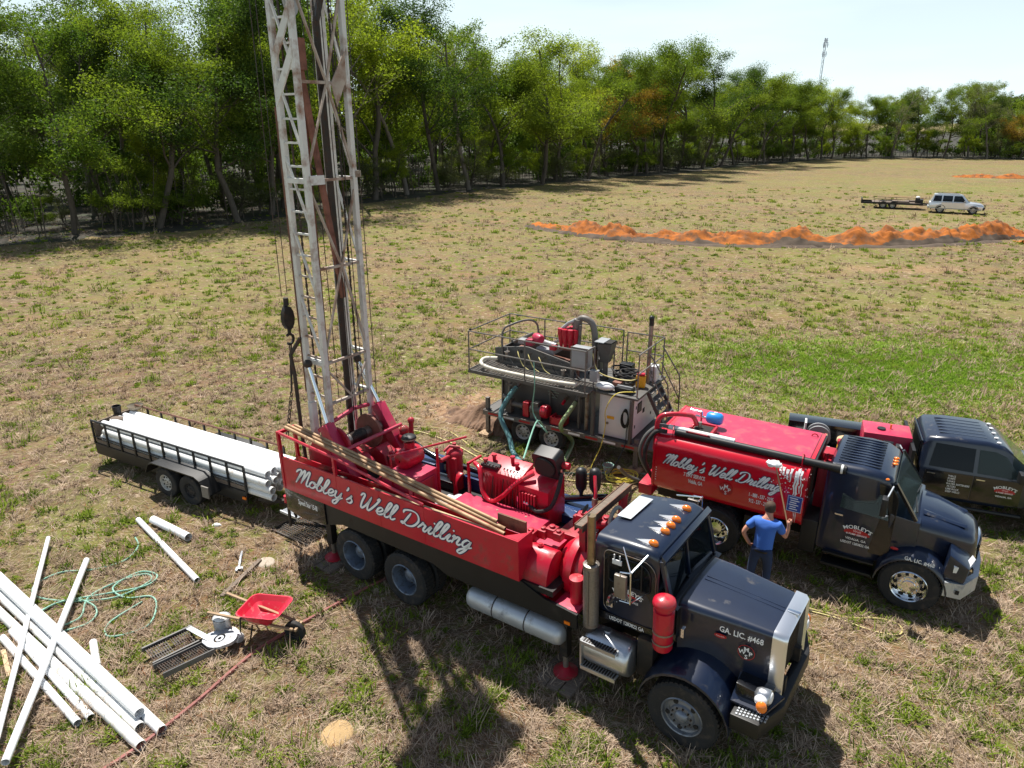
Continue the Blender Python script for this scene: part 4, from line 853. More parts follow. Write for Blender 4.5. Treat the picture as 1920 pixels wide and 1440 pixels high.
b = MB().m('red'); b.tube(smoothpath([(-4.72, .24, 2.42), (-4.5, .1, 2.40), (-4.35, -.02, 2.05), (-4.15, -.04, 1.93), (-3.92, -.02, 2.08), (-3.7, .12, 2.34), (-3.45, .3, 2.52)], 6), .042, 9); b.build('red_hose', None, G)
b = MB().m('rubber'); b.tube(smoothpath([(-3.45, .1, 2.02), (-3.2, .02, 1.98), (-2.98, .1, 2.1), (-2.92, .25, 2.4), (-2.95, .4, 2.6)], 6), .036, 8); b.m('chrome').cyl((-3.52, .1, 2.03), (-3.42, .1, 2.02), .045); b.build('black_hose', None, G)
b = MB().m('red'); b.bx(-4.80, -4.76, .1, .14, 1.6, 2.45); b.bx(-4.80, -4.76, .1, .5, 2.42, 2.46); b.build('rail', None, G)
# round black fan housing on top of the console
X = Matrix.Translation((-3.22, .42, 2.74)) @ Matrix.Rotation(R_(18), 4, 'X')
b = MB().m('black_flat'); b.add([X @ Vector((q[0], yy, q[1])) for yy in (-.12, .14) for q in rrect(-.24, .24, -.24, .24, .07)], [tuple(range(20)), tuple(range(39, 19, -1))]+[(i, (i+1) % 20, 20+(i+1) % 20, 20+i) for i in range(20)])
b.build('fan_box', None, G, smooth=30)
b = MB().m('dark_hole'); b.lathe([(.001, -.03), (.19, -.03), (.20, 0)], (0, -.125, 0), 'y', 28, X=X); b.m('black_flat')
for r in (.2, .165, .13, .095, .06): b.tube([X @ Vector((r*math.cos(2*PI*k/24), -.14, r*math.sin(2*PI*k/24))) for k in range(24)], .006, 4, closed=True)
b.build('fan_guard', None, G)
b = MB().m('red'); b.cyl((-2.98, .5, 2.72), (-2.86, .5, 2.72), .06); b.m('chrome').cyl((-2.97, .42, 2.5), (-2.97, .42, 2.68), .03); b.build('fan_motor', None, G)
# gearbox group behind the cab
b = MB().m('red'); pr = [(-2.96, 1.20), (-2.96, 1.55), (-2.86, 1.78), (-2.68, 1.90), (-2.46, 1.93), (-2.26, 1.86), (-2.14, 1.70), (-2.10, 1.46), (-2.10, 1.20)]
b.ext([(-2.97, -.77+.34*math.cos(a)*(1.0 if math.cos(a) < 0 else .9), 1.22+.70*math.sin(a)**.8) for a in (PI*k/14 for k in range(15))], (.66, 0, 0)); b.build('chain_cover', None, G, bev=.02, smooth=50)
b = MB().m('red_flat'); b.bx(-3.02, -2.04, -1.11, -.5, 1.13, 1.19); b.build('cover_foot', None, G, bev=.008)
b = MB().m('red'); b.cyl((-2.62, -.77, 1.90), (-2.62, -.77, 1.95), .05, n=12); b.cyl((-2.62, -.77, 1.95), (-2.62, -.77, 1.97), .035, n=6); b.build('filler_cap', None, G)
b = MB().m('red'); b.lathe([(.001, -.30), (.34, -.28), (.44, -.16), (.47, -.10), (.52, -.09), (.53, -.02), (.53, .05), (.45, .06), (.45, .2), (.001, .22)], (-2.10, -.30, 1.50), 'x', 40); b.build('gear_case', None, G, smooth=30)
b = MB().m('red_flat'); b.lathe([(.10, -.12), (.24, -.12), (.25, -.1), (.25, .0)], (-2.22, -.38, 1.55), 'y', 24); b.bx(-2.6, -2.0, -.45, .5, 1.2, 1.5); b.bx(-2.7, -2.1, -.15, .5, 1.5, 1.85); b.build('gearbox', None, G, bev=.02)
for (x, y, z, s) in ((-2.9, -.62, 1.95, .17), (-2.74, -.5, 1.98, .15), (-2.6, -.45, 2.02, .17), (-2.45, -.5, 2.02, .14), (-2.92, -.62, 1.75, .16), (-2.35, .12, 2.05, .2), (-2.2, .2, 2.1, .2), (-2.5, .3, 1.9, .22), (-2.05, .35, 1.95, .2)):
    b = MB().m('red_flat'); b.bx(x-s/2, x+s/2, y-s/2, y+s/2, z-s/2, z+s/2); b.cyl((x, y, z+s/2), (x, y, z+s/2+.04), s*.3, n=10); b.build('valve_block', None, G, bev=.015)
b = MB().m('red_flat'); b.cyl((-2.3, .05, 2.0), (-1.9, .3, 2.0), .07); b.build('cross_pipe', None, G)
b = MB().m('red'); b.tube([(-2.3, .35, 2.1), (-2.3, .42, 2.4), (-2.42, .6, 2.62)], .03, 8); b.m('steel_worn').cyl((-2.3, .38, 2.2), (-2.3, .40, 2.32), .05); b.build('mud_hose_fitting', None, G)
b = MB().m('red'); b.lathe([(.001, 0), (.10, 0), (.10, .38), (.115, .38), (.115, .43), (.001, .45)], (-1.88, -.90, 1.26), 'z', 16); b.build('oil_filter', None, G)
b = MB().m('red_sky_tinted'); b.bx(-2.15, -1.74, -1.13, -.6, 1.20, 1.26); b.build('step_plate', None, G, bev=.005)
# mast rest beam
b = MB().m('wood_grey'); b.bx(-2.07, -1.96, -.62, 1.02, 2.36, 2.41); b.m('rust').bx(-2.09, -2.075, -.62, 1.02, 2.30, 2.42); b.bx(-1.955, -1.94, -.62, 1.02, 2.30, 2.42); b.build('mast_rest_beam', None, G)
for y in (-.45, .85):
    b = MB().m('red_flat'); b.bx(-2.07, -1.96, y-.06, y+.06, 1.46, 2.35); b.build('mast_rest_post', None, G)
b = MB().m('red'); b.ext([(-1.98, .35, 1.6), (-1.98, .55, 1.6), (-1.98, .95, 2.3), (-1.98, .75, 2.3)], (.03, 0, 0)); b.build('brace_plate', None, G)
b = MB().m('hose_white'); b.tube([(-1.94, .45+.22*math.cos(a), 1.98+.24*math.sin(a)) for a in (2*PI*k/20 for k in range(20))], .035, 8, closed=True); b.build('rest_hose_coil', None, G)
# air receivers under the deck: long silver tank
b = MB().m('old_aluminium'); b.lathe([(.001, -3.93), (.10, -3.92), (.17, -3.86), (.195, -3.78), (.195, -3.32), (.2, -3.318), (.2, -3.30), (.195, -3.298), (.195, -2.68), (.2, -2.678), (.2, -2.66), (.195, -2.658), (.195, -2.58), (.2, -2.578), (.2, -2.56), (.195, -2.558), (.195, -2.13), (.17, -2.05), (.10, -2.0), (.001, -1.99)], (0, -1.03, .66), 'x', 28); b.build('air_receiver', None, G, smooth=50)
b = MB().m('dark_steel')
for x in (-3.31, -2.67): b.lathe([(.199, -.012), (.203, 0), (.199, .012)], (x, -1.03, .66), 'x', 28)
b.bx(-3.4, -3.2, -.9, -.5, .8, .98); b.bx(-2.75, -2.55, -.9, -.5, .8, .98); b.build('tank_strap', None, G)
b = MB().m('amber'); b.bx(-1.93, -1.83, -1.19, -1.172, 1.02, 1.07); b.build('side_marker', None, G)
# levelling jacks
for (x, y, zt, zb, pad) in ((-2.05, -.95, 1.2, -.12, 'wood_grey'), (-7.55, -.95, 1.3, .06, 'wood_grey'), (-2.05, .95, 1.2, -.12, 'wood_grey'), (-7.55, .95, 1.3, .06, 'wood_grey')):
    b = MB().m('chassis'); b.bx(x-.07, x+.07, y-.07, y+.07, zb+.35, zt); b.m('steel_worn').cyl((x, y, zb+.05), (x, y, zb+.4), .045); b.build('jack_leg', None, G)
    b = MB().m('red_flat'); b.lathe([(.001, 0), (.2, 0), (.2, .03), (.12, .06), (.06, .11), (.001, .12)], (x, y, zb), 'z', 22); b.build('jack_foot', None, G)
    b = MB().m(pad); gz = -.25 - x*math.tan(R_(2))
    for k in range(3): b.bx(x-.33+.23*k, x-.12+.23*k, y-.42, y+.40, zb-.075, zb-.004)
    b.build('jack_timber', None, G, bev=.01)
# rear step grating hanging behind
b = MB().m('old_aluminium'); grille_plate(b, -9.15, -8.6, -.95, -.2, .62, 22, 16, .008, .02); b.bx(-9.17, -8.58, -.98, -.95, .60, .65); b.bx(-9.17, -8.58, -.2, -.17, .60, .65); b.m('black_flat').tube([(-8.65, -.95, .62), (-8.6, -1.1, 1.2)], .03, 6); b.build('step_grating', None, G)
b = MB().m('dark_steel'); b.tube([(-8.56, -1.15, 1.5), (-8.6, -1.15, .55)], .035, 6); b.m('red').cyl((-8.6, -1.15, 1.1), (-8.6, -1.15, 1.25), .06); b.build('rear_jack_rod', None, G)
# rear ladder lattice lying under the tail
b = MB().m('rust'); 
# cab
def cabsec(x, w, zt, r, zb=1.22):
    P = []
    for k in range(7): a = R_(90*k/6); P.append((x, w-r+r*math.sin(a), zt-r+r*math.cos(a)) if False else (x, -(w-r+r*math.sin(a)), zt-r+r*math.cos(a)))
    P.append((x, -w-.02, 1.95)); P.append((x, -w-.05, zb))
    Q = [(p[0], -p[1], p[2]) for p in reversed(P)]
    return P+Q
b = MB().m('navy_paint')
b.loft([cabsec(-1.66, .78, 2.36, .20), cabsec(-1.60, .83, 2.47, .16), cabsec(-1.1, .86, 2.52, .14), cabsec(-.74, .86, 2.53, .12), cabsec(-.60, .85, 2.49, .12), cabsec(-.57, .84, 2.42, .10)]); b.build('cab_shell', None, G, smooth=50)
# windscreen: two flat panes leaning back with posts
b = MB().m('black_paint'); b.ext([(-.57, -.84, 1.66), (-.57, -.84, 2.42), (-.57, .84, 2.42), (-.57, .84, 1.66)], (-.12, 0, 0)); b.ext([(-.60, -.86, 1.22), (-.28, -.86, 1.22), (-.28, -.84, 1.72), (-.57, -.84, 1.76)], (0, 1.72, 0)); b.build('cowl', None, G, smooth=0)
for s in (-1, 1):
    b = MB().m('glass_dark'); P = [(-.50, s*.03, 1.80), (-.42, s*.76, 1.80), (-.545, s*.76, 2.36), (-.56, s*.03, 2.38)]; b.ext([(p[0]+.02, p[1], p[2]) for p in P], (-.008, 0, 0)); b.build('windscreen', None, G, smooth=0)
b = MB().m('navy_paint')
for s in (-1, 1): b.bar((-.38, s*.82, 1.76), (-.55, s*.82, 2.42), .09, .06)
b.bar((-.46, 0, 1.78), (-.545, 0, 2.42), .05, .04); b.ext([(-.55, -.86, 2.36), (-.50, -.86, 2.36), (-.48, -.84, 2.44), (-.55, -.84, 2.50)], (0, 1.70, 0)); b.build('windscreen_frame', None, G, bev=.01)
b = MB().m('old_aluminium'); b.add([(-1.58, -.2, 2.522), (-1.35, -.2, 2.527), (-1.33, .55, 2.527), (-1.57, .55, 2.522)], [(0, 1, 2, 3)]); b.m('white_panel'); b.build('bare_roof_patch', None, G, smooth=0)
for y in (-.66, -.27, -.07, .13, .52):
    b = MB().m('lens_white'); b.loft([[(-1.04, y, 2.53), (-1.04, y, 2.54), (-1.04, y, 2.53)], [(-.79, y-.045, 2.53), (-.79, y, 2.60), (-.79, y+.045, 2.53)]]); b.build('marker_fairing', None, G)
    b = MB().m('amber'); b.sph((-.76, y, 2.545), .062, 12, 8, (1.25, .85, .95)); b.build('marker_lamp', None, G)
for s in (-1, 1):
    yy = s*.90
    P = rrect(-1.42, -.60, 1.32, 2.36, (.22, .1, .12, .12), 5)
    b = MB().m('black_paint'); b.ext([(p[0], yy-s*.06, p[1]) for p in P], (0, s*.045, 0)); b.build('door', None, G, smooth=0)
    dr = MB().m('steel_worn'); outline(dr, P, yy-s*.012, .006, 0); dr.build('door_seam', None, G)
    Pw = rrect(-1.34, -.68, 1.86, 2.30, (.2, .06, .05, .05), 5); b = MB().m('glass_dark'); b.ext([(p[0], yy-s*.012, p[1]) for p in Pw], (0, s*.008, 0)); b.build('door_window', None, G, smooth=0)
    b = MB().m('black_flat'); outline(b, Pw, yy-s*.004, .010, 0); b.bx(-.82, -.80, yy-.015, yy+.015, 1.86, 2.29); b.build('window_frame', None, G)
    b = MB().m('chrome'); b.bx(-1.36, -1.25, yy+s*.0, yy+s*.03, 1.42, 1.50); b.build('door_handle', None, G, bev=.008)
    b = MB().m('black_paint'); b.ext([(-1.62, s*.92, 1.30), (-1.62, s*.92, 1.18), (-.45, s*.92, 1.18), (-.45, s*.92, 1.30)], (0, -s*.1, 0)); b.build('cab_sill', None, G)
door_badge(G, -1.03, -.888, 1.66, .50)
b = MB().m('letter_white'); b.text("USDOT 1283822 GA", .085, (-1.02, -.925, 1.21), (1, 0, 0), (0, 0, 1), sx=.75); b.build('lettering', None, G, smooth=0)
# mirrors
for s in (-1, 1):
    b = MB().m('chrome'); y0, y1 = s*.92, s*1.28
    for z in (2.50, 1.88): b.tube([(-.72, y0, z), (-.80, y1, z-.12 if z > 2 else z+.02)], .012, 6); b.tube([(-1.1, y0, z), (-.80, y1, z-.12 if z > 2 else z+.02)], .012, 6)
    b.tube([(-.80, y1, 2.40), (-.80, y1, 1.88)], .012, 6); b.tube([(-.80, y1, 2.38), (-.95, y1+s*.02, 2.36), (-.95, y1+s*.02, 2.3)], .01, 6); b.tube([(-.80, y1, 1.90), (-.95, y1+s*.02, 1.90)], .01, 6); b.build('mirror_bracket', None, G)
    b = MB().m('steel_worn'); b.bx(-1.04, -.86, y1-.03, y1+.03, 1.94, 2.30); b.build('mirror', None, G, bev=.012)
    b = MB().m('chrome'); b.lathe([(.001, -.05), (.05, -.045), (.085, 0), (.001, .01)], (-1.08, y1, 1.86), 'x', 16); b.build('round_mirror', None, G)
b = MB().m('white'); b.bx(-1.27, -1.12, -.93, -.905, 2.18, 2.26); b.m('black_flat').bx(-1.25, -1.23, -.93, -.91, 2.26, 2.34); b.bx(-1.16, -1.14, -.93, -.91, 2.26, 2.34); b.build('spot_mirror', None, G, bev=.008)
# exhaust stacks
for s in (-1,):
    b = MB().m('perforated'); b.cyl((-1.56, s*1.02, 1.06), (-1.56, s*1.02, 2.12), .118, n=28); b.build('muffler_guard', None, G)
    b = MB().m('dark_hole')
    for k in range(9):
        for j in range(30): pass
    b = MB().m('steel_worn'); b.lathe([(.121, 1.06), (.124, 1.09), (.121, 1.12)], (-1.56, s*1.02, 0), 'z', 28); b.lathe([(.121, 2.06), (.124, 2.09), (.121, 2.12), (.085, 2.13)], (-1.56, s*1.02, 0), 'z', 28); b.bx(-1.55, -1.53, s*1.15-.006, s*1.15+.006, 1.12, 2.05); b.build('muffler_band', None, G)
    b = MB().m('stack_brown'); b.cyl((-1.56, s*1.02, 2.1), (-1.56, s*1.02, 2.92), .062, n=20); b.lathe([(.066, 2.16), (.07, 2.18), (.066, 2.24)], (-1.56, s*1.02, 0), 'z', 20); b.build('exhaust_pipe', None, G)
    b = MB().m('black_flat'); b.lathe([(.001, 0), (.075, 0), (.08, .012), (.001, .014)], (0, 0, 0), 'z', 18, X=Matrix.Translation((-1.66, s*1.02, 2.99)) @ Matrix.Rotation(R_(-72), 4, 'Y')); b.build('rain_flap', None, G)
    b = MB().m('dark_steel'); b.tube(smoothpath([(-1.56, s*1.02, 1.1), (-1.56, s*1.0, .9), (-1.5, s*.8, .82), (-1.3, s*.5, .8)], 4), .1, 10); b.build('exhaust_elbow', None, G)
# cylindrical air cleaner beside the cowl
b = MB().m('red'); b.lathe([(.001, 1.22), (.12, 1.225), (.14, 1.26), (.145, 1.86), (.12, 1.87), (.12, 1.92), (.155, 1.93), (.165, 1.97), (.15, 2.03), (.10, 2.065), (.001, 2.08)], (-.37, -1.10, 0), 'z', 28); b.build('air_cleaner', None, G, smooth=50)
b = MB().m('steel_worn')
for z in (1.36, 1.52): b.lathe([(.147, -.014), (.149, 0), (.147, .014)], (-.37, -1.10, z), 'z', 28)
b.build('air_cleaner_band', None, G)
b = MB().m('chrome'); b.bx(-.16, -.12, -.98, -.9, 1.42, 1.56); b.m('chassis').bx(-.4, -.3, -.98, -.86, 1.4, 1.8); b.build('air_cleaner_bracket', None, G)
# hood
def hsec(x, w, zt, r, zb):
    P = [(x, 0, zt+.03)]+[(x, -w*.45, zt+.022)]
    for k in range(7): a = R_(90*k/6); P.append((x, -(w-r+r*math.sin(a)), zt-r+r*math.cos(a)))
    P.append((x, -w-.01, (zt+zb)/2)); P.append((x, -w-.02, zb))
    return [(p[0], -p[1], p[2]) for p in reversed(P)][:-1]+P
b = MB().m('navy_paint'); b.loft([hsec(-.30, .72, 1.79, .13, 1.0), hsec(.0, .70, 1.775, .12, .95), hsec(.5, .63, 1.735, .10, .85), hsec(.98, .57, 1.69, .08, .78)]); b.build('hood', None, G, smooth=50)
b = MB().m('black_flat'); b.loft([[(p[0], p[1]*1.008, p[2]+.006 if p[2] > 1.2 else p[2]) for p in hsec(x, .724, 1.79, .13, 1.25)] for x in (-.325, -.295)]); b.build('hood_seam', None, G)
b = MB().m('navy_paint')
for s in (-1, 1): b.bar((-.2, s*.045, 1.820), (.96, s*.04, 1.722), .014, .010)
b.build('hood_crease', None, G)
b = MB().m('satin_chrome')
def ssec(x, w, zt, r, zb):
    P = []
    for k in range(6): a = R_(90*k/5); P.append((x, -(w-r+r*math.sin(a)), zt-r+r*math.cos(a)))
    P.append((x, -w, zb)); return P
out_, inn = ssec(0, .60, 1.73, .10, .74), ssec(0, .50, 1.63, .06, .80)
full = lambda P: list(reversed(P))+[(p[0], -p[1], p[2]) for p in P]
O_, I_ = full(out_), full(inn); n_ = len(O_)
vs = [(.96, p[1], p[2]) for p in O_]+[(1.10, p[1]*.99, p[2]-.012) for p in O_]+[(1.15, p[1]*.93, p[2]-.05 if p[2] > 1 else p[2]) for p in O_]+[(1.12, p[1], p[2]) for p in I_]+[(1.02, p[1], p[2]) for p in I_]
fs = [(k*n_+i, k*n_+i+1, (k+1)*n_+i+1, (k+1)*n_+i) for k in range(4) for i in range(n_-1)]
b.add(vs, fs); b.build('grille_surround', None, G, smooth=50)
b = MB().m('chrome'); b.bx(.98, 1.155, -.035, .035, 1.725, 1.75); b.build('hood_emblem', None, G, bev=.01)
b = MB().m('dark_hole'); b.bx(.99, 1.03, -.50, .50, .8, 1.63); b.m('dark_steel')
for k in range(21): b.bx(1.035, 1.06, -.48+.048*k-.008, -.48+.048*k+.008, .8, 1.62)
b.build('grille', None, G)
b = MB().m('letter_white'); b.text("GA. LIC. #468", .125, (.57, -.665, 1.52), (1, .09, -.03), (0, 0.03, 1), sx=.8); b.build('lettering', None, G, smooth=0)
round_badge(G, (.66, -.672, 1.33), .115, (1, .09, -.02), (0, .02, 1))
b = MB().m('letter_red'); b.add([(.30+.085*math.cos(a), -.70+.0077*math.cos(a), 1.46+.035*math.sin(a)) for a in (2*PI*k/20 for k in range(20))], [tuple(range(20))]); b.m('letter_pink').text("Peterbilt", .034, (.30, -.705, 1.45), (1, .09, 0), (0, 0, 1)); b.build('oval_badge', None, G, smooth=0)
# fenders
for s in (-1, 1):
    arch = [(.68*math.cos(a), .30+.70*math.sin(a)) for a in (R_(4+k*14) for k in range(13))]
    b = MB().m('navy_paint'); rings = []
    for (x, z) in arch: rings.append([(x*1.0, s*.60, z+.13), (x, s*.95, z+.05), (x*1.0, s*1.16, z), (x*1.0, s*1.21, z-.03), (x*.99, s*1.21, z-.07), (x*.98, s*1.17, z-.05), (x*.97, s*.60, z+.02)])
    b.loft(rings, True, True); b.build('fender', None, G, smooth=50)
    b = MB().m('black_paint'); b.ext([(.62, s*.6, .42), (1.08, s*.6, .42), (1.08, s*.6, .92), (.62, s*.6, .98)], (0, s*.3, 0)); b.build('fender_apron', None, G, bev=.03)
    b = MB().m('aluminium'); b.lathe([(.001, -.14), (.07, -.12), (.10, -.06), (.105, .06), (.095, .07), (.001, .075)], (1.02, s*.90, .95), 'x', 20); b.m('lens_white').sph((1.09, s*.90, .95), .085, 12, 8, (.4, 1, 1)); b.build('headlamp', None, G, smooth=50)
    b = MB().m('lens_white'); b.sph((1.0, s*1.03, .97), .08, 12, 8, (1.1, .9, .9)); b.build('turn_lamp_housing', None, G)
    b = MB().m('amber'); b.sph((1.03, s*1.09, .92), .078, 12, 8, (.95, .8, 1.15)); b.build('turn_lamp', None, G)
b = MB().m('black_flat'); P = [(.66, -1.18), (1.04, -1.18), (1.22, -.66), (1.22, .66), (1.04, 1.18), (.66, 1.18), (.66, .9), (1.06, .55), (1.06, -.55), (.66, -.9)]
b.ext([(x, y, .44) for x, y in P], (0, 0, .25)); b.build('bumper', None, G, bev=.02)
b = MB().m('old_aluminium')
for i in range(9):
    for j in range(3): b.bx(.72+.045*i, .745+.045*i, -1.15+.055*j+.008*i, -1.12+.055*j+.008*i, .692, .702)
b.build('bumper_tread', None, G, smooth=0)
b = MB().m('navy_paint'); b.ext([(.6, -1.0, .72), (1.06, -1.0, .72), (1.2, -.6, .76), (.6, -.6, .95)], (0, 0, .03)); b.build('bumper_cover', None, G)
# fuel tank with steps
b = MB().m('aluminium'); b.lathe([(.001, -1.62), (.22, -1.61), (.27, -1.58), (.285, -1.52), (.285, -.92), (.27, -.86), (.22, -.83), (.001, -.82)], (0, -.98, .72), 'x', 32); b.build('fuel_tank', None, G, smooth=50)
for (z, y) in ((.92, -1.18), (.47, -1.18)):
    b = MB().m('aluminium'); b.bx(-1.58, -1.0, y-.10, y+.02, z-.012, z+.012); b.bx(-1.58, -1.0, y-.12, y-.10, z-.04, z+.02); b.m('dark_steel')
    for k in range(12): b.bx(-1.55+.045*k, -1.525+.045*k, y-.09, y+.01, z+.013, z+.02)
    b.build('tank_step', None, G)
b = MB().m('aluminium'); b.bx(-1.6, -1.57, -1.28, -1.2, .47, .94); b.cyl((-1.3, -.95, .99), (-1.3, -.95, 1.03), .06, n=14); b.build('tank_bracket', None, G)
b = MB().m('chassis'); b.bx(-1.7, -.3, .6, 1.05, .55, 1.05); b.bx(-.8, -.55, -1.0, -.5, .5, 1.15); b.build('battery_locker', None, G, bev=.02)

# ---- mast (built upright, then brought into the slightly nose-up frame of the truck)
QM = RIG.matrix_basis.inverted() @ (Matrix.Translation((3.08, 8.66, 0)) @ Matrix.Rotation(R_(-35.7), 4, 'Z'))
QM = (Matrix.Translation(RIG.location) @ Euler(RIG.rotation_euler).to_matrix().to_4x4()).inverted() @ (Matrix.Translation((3.08, 8.66, 0)) @ Matrix.Rotation(R_(-35.7), 4, 'Z'))
def mp_(*p): return QM @ Vector(p)
X0, X1, Y0, Y1, ZT = -8.62, -8.08, -.30, .80, 13.2
def hx(p0, p1, w, h=None): return (mp_(*p0), mp_(*p1), w, h)
b = MB()
b.m('mast_white')
for (x, y, zb) in ((X1, Y0, 1.9), (X1, Y1, 2.2), (X0, Y1, 1.5), (X0, Y0, 2.8)): b.bar(mp_(x, y, zb), mp_(x, y, ZT), .10)
b.bar(mp_(X0+.02, Y0, .9), mp_(X0+.02, Y0, 3.0), .13)
MAST = b.build('mast', None, G, bev=.008)
b = MB().m('rust'); b.bar(mp_(X0-.06, Y0-.02, 3.2), mp_(X0-.07, Y0-.02, 8.6), .05, .08); b.build('mast_leg_angle', None, MAST)
for k, z in enumerate((3.05, 3.9, 5.75, 7.35, 9.0, 10.7, 12.4)):
    for (p, q, mt) in (((X1, Y0, z), (X1, Y1, z), 'brace_worn'), ((X0, Y1, z), (X1, Y1, z), 'mast_white')):
        b = MB().m(mt); b.bar(mp_(*p), mp_(*q), .06, .05); b.build('cross_member', None, MAST)
    if z in (3.9, 7.35, 12.4):
        b = MB().m('mast_white'); b.bar(mp_(X0, Y0, z), mp_(X1, Y0, z), .09, .09); b.build('cross_member', None, MAST)
zs = (3.05, 3.9, 5.75, 7.35, 9.0, 10.7, 12.4)
for z0, z1 in zip(zs, zs[1:]):
    ym = (Y0+Y1)/2+.06
    for (p, q) in (((X1+.02, Y0, z0+.12), (X1+.02, ym, z1)), ((X1+.02, Y1, z0+.12), (X1+.02, ym, z1))) if (zs.index(z0) % 2) else (((X1+.02, ym, z0), (X1+.02, Y0, z1-.1)), ((X1+.02, ym, z0), (X1+.02, Y1, z1-.1))):
        b = MB().m('brace_worn'); b.bar(mp_(*p), mp_(*q), .045, .03); b.build('brace', None, MAST)
    b = MB().m('mast_white'); b.bar(mp_(X0, Y1, z1), mp_(X1, Y1, z0), .045, .03); b.build('brace', None, MAST)
# ladder side: rungs and diagonals
z = 3.2; k = 0
while z < 12.9:
    b = MB().m('mast_white' if z > 6 else 'brace_worn'); b.bar(mp_(X0, Y0, z), mp_(X1, Y0, z), .035); b.build('rung', None, MAST); z += .40; k += 1
z = 4.0
while z < 11.4:
    b = MB().m('mast_white'); b.bar(mp_(X0+.02, Y0-.02, z+1.25), mp_(X1-.02, Y0-.02, z), .045, .03); b.build('brace', None, MAST); z += 1.28
# broad gusset plates high on the ladder side
for (za, zb) in ((9.35, 10.1), (8.75, 9.5)):
    b = MB().m('mast_white'); b.ext([mp_(X0, Y0-.06, za-.15), mp_(X0, Y0-.06, za+.1), mp_(X1, Y0-.06, zb+.12), mp_(X1, Y0-.06, zb-.13)], QM.to_3x3() @ Vector((0, .03, 0))); b.build('gusset', None, MAST)
b = MB().m('brace_worn'); b.ext([mp_(X1+.03, Y1-.30, 8.6), mp_(X1+.03, Y1, 8.6+.55), mp_(X1+.03, Y1, 9.6), mp_(X1+.03, Y1-.40, 9.0)], QM.to_3x3() @ Vector((.02, 0, 0))); b.build('gusset', None, MAST)
b = MB().m('mast_white'); b.bar(mp_(X1, Y0+.02, 7.36), mp_(X1, Y0+.34, 7.36), .14, .16); b.build('bracket_box', None, MAST)
b = MB().m('steel_worn'); b.bar(mp_(X1, Y1, 7.42), mp_(X1, Y1+.14, 7.42), .12, .12); b.build('pulley_bracket', None, MAST)
# inner guide rails, chains, kelly and travelling gear
b = MB().m('dark_steel'); b.bar(mp_(-8.30, .40, 1.6), mp_(-8.30, .40, 10.0), .09); b.bar(mp_(-8.30, .40, 10.0), mp_(-8.28, .66, 10.75), .09); b.bar(mp_(-8.28, .66, 10.75), mp_(-8.28, .66, 11.3), .09); b.build('stand_pipe', None, MAST)
b = MB().m('mast_white'); b.bar(mp_(-8.45, .52, 3.6), mp_(-8.45, .52, 13.1), .10); b.build('guide_rail', None, MAST)
b = MB().m('rust'); b.bar(mp_(-8.5, .02, 1.0), mp_(-8.42, .02, 9.2), .11); b.build('kelly_bar', None, MAST)
b = MB().m('rust_red'); b.bar(mp_(-8.15, .36, 4.1+1), mp_(-8.35, -.02, 9.4), .10, .07); b.cyl(mp_(-8.35, -.02, 9.2), mp_(-8.35, -.02, 9.7), .14); b.build('swivel_hose_arm', None, MAST)
for (x, y) in ((-8.2, .28), (-8.2, .62), (-8.55, -.18)):
    b = MB().m('dark_steel'); z = 1.9
    while z < 12:
        b.bar(mp_(x, y, z), mp_(x, y, z+.075), .035 if int(z*13) % 2 else .018, .03); z += .08
    b.build('feed_chain', None, MAST)
b = MB().m('dark_steel')
for (x, y, zb) in ((-8.05, .30, 2.5), (-8.05, .36, 2.5), (-8.0, .92, 2.5), (-8.3, .15, 3), (-8.1, .1, 9), (-8.0, .55, 3.0)): b.cyl(mp_(x, y, zb), mp_(x-.08, y, 13.1), .009, n=5)
b.build('hoist_cable', None, MAST)
b = MB().m('grey_light'); b.loft([[mp_(-8.3-.03, -.12+.16*math.cos(a)*(1 if math.sin(a) > 0 else .9), 10.35+.34*math.sin(a)) for a in (2*PI*k/14 for k in range(14))], [mp_(-8.3+.05, -.12+.16*math.cos(a), 10.35+.34*math.sin(a)) for a in (2*PI*k/14 for k in range(14))]]); b.m('dark_steel').cyl(mp_(-8.24, -.12, 10.3), mp_(-8.22, -.12, 10.3), .05); b.bar(mp_(-8.3, -.12, 10.0), mp_(-8.3, -.1, 9.6), .08); b.build('travelling_block', None, MAST)
b = MB().m('mast_white'); b.bx(-9.0, -7.85, -.55, 1.05, 13.2, 13.45, QM); b.bx(-8.7, -8.0, -.40, .90, 12.2, 12.26, QM); b.bx(-8.66, -8.62, -.35, .85, 12.3, 13.2, QM); b.bx(-8.06, -8.02, -.35, .85, 12.7, 13.2, QM); b.m('dark_steel')
for y in (-.1, .2, .5): b.cyl(mp_(-8.2, y-.04, 13.7), mp_(-8.2, y+.04, 13.7), .30, n=18)
b.build('crown_block', None, MAST)
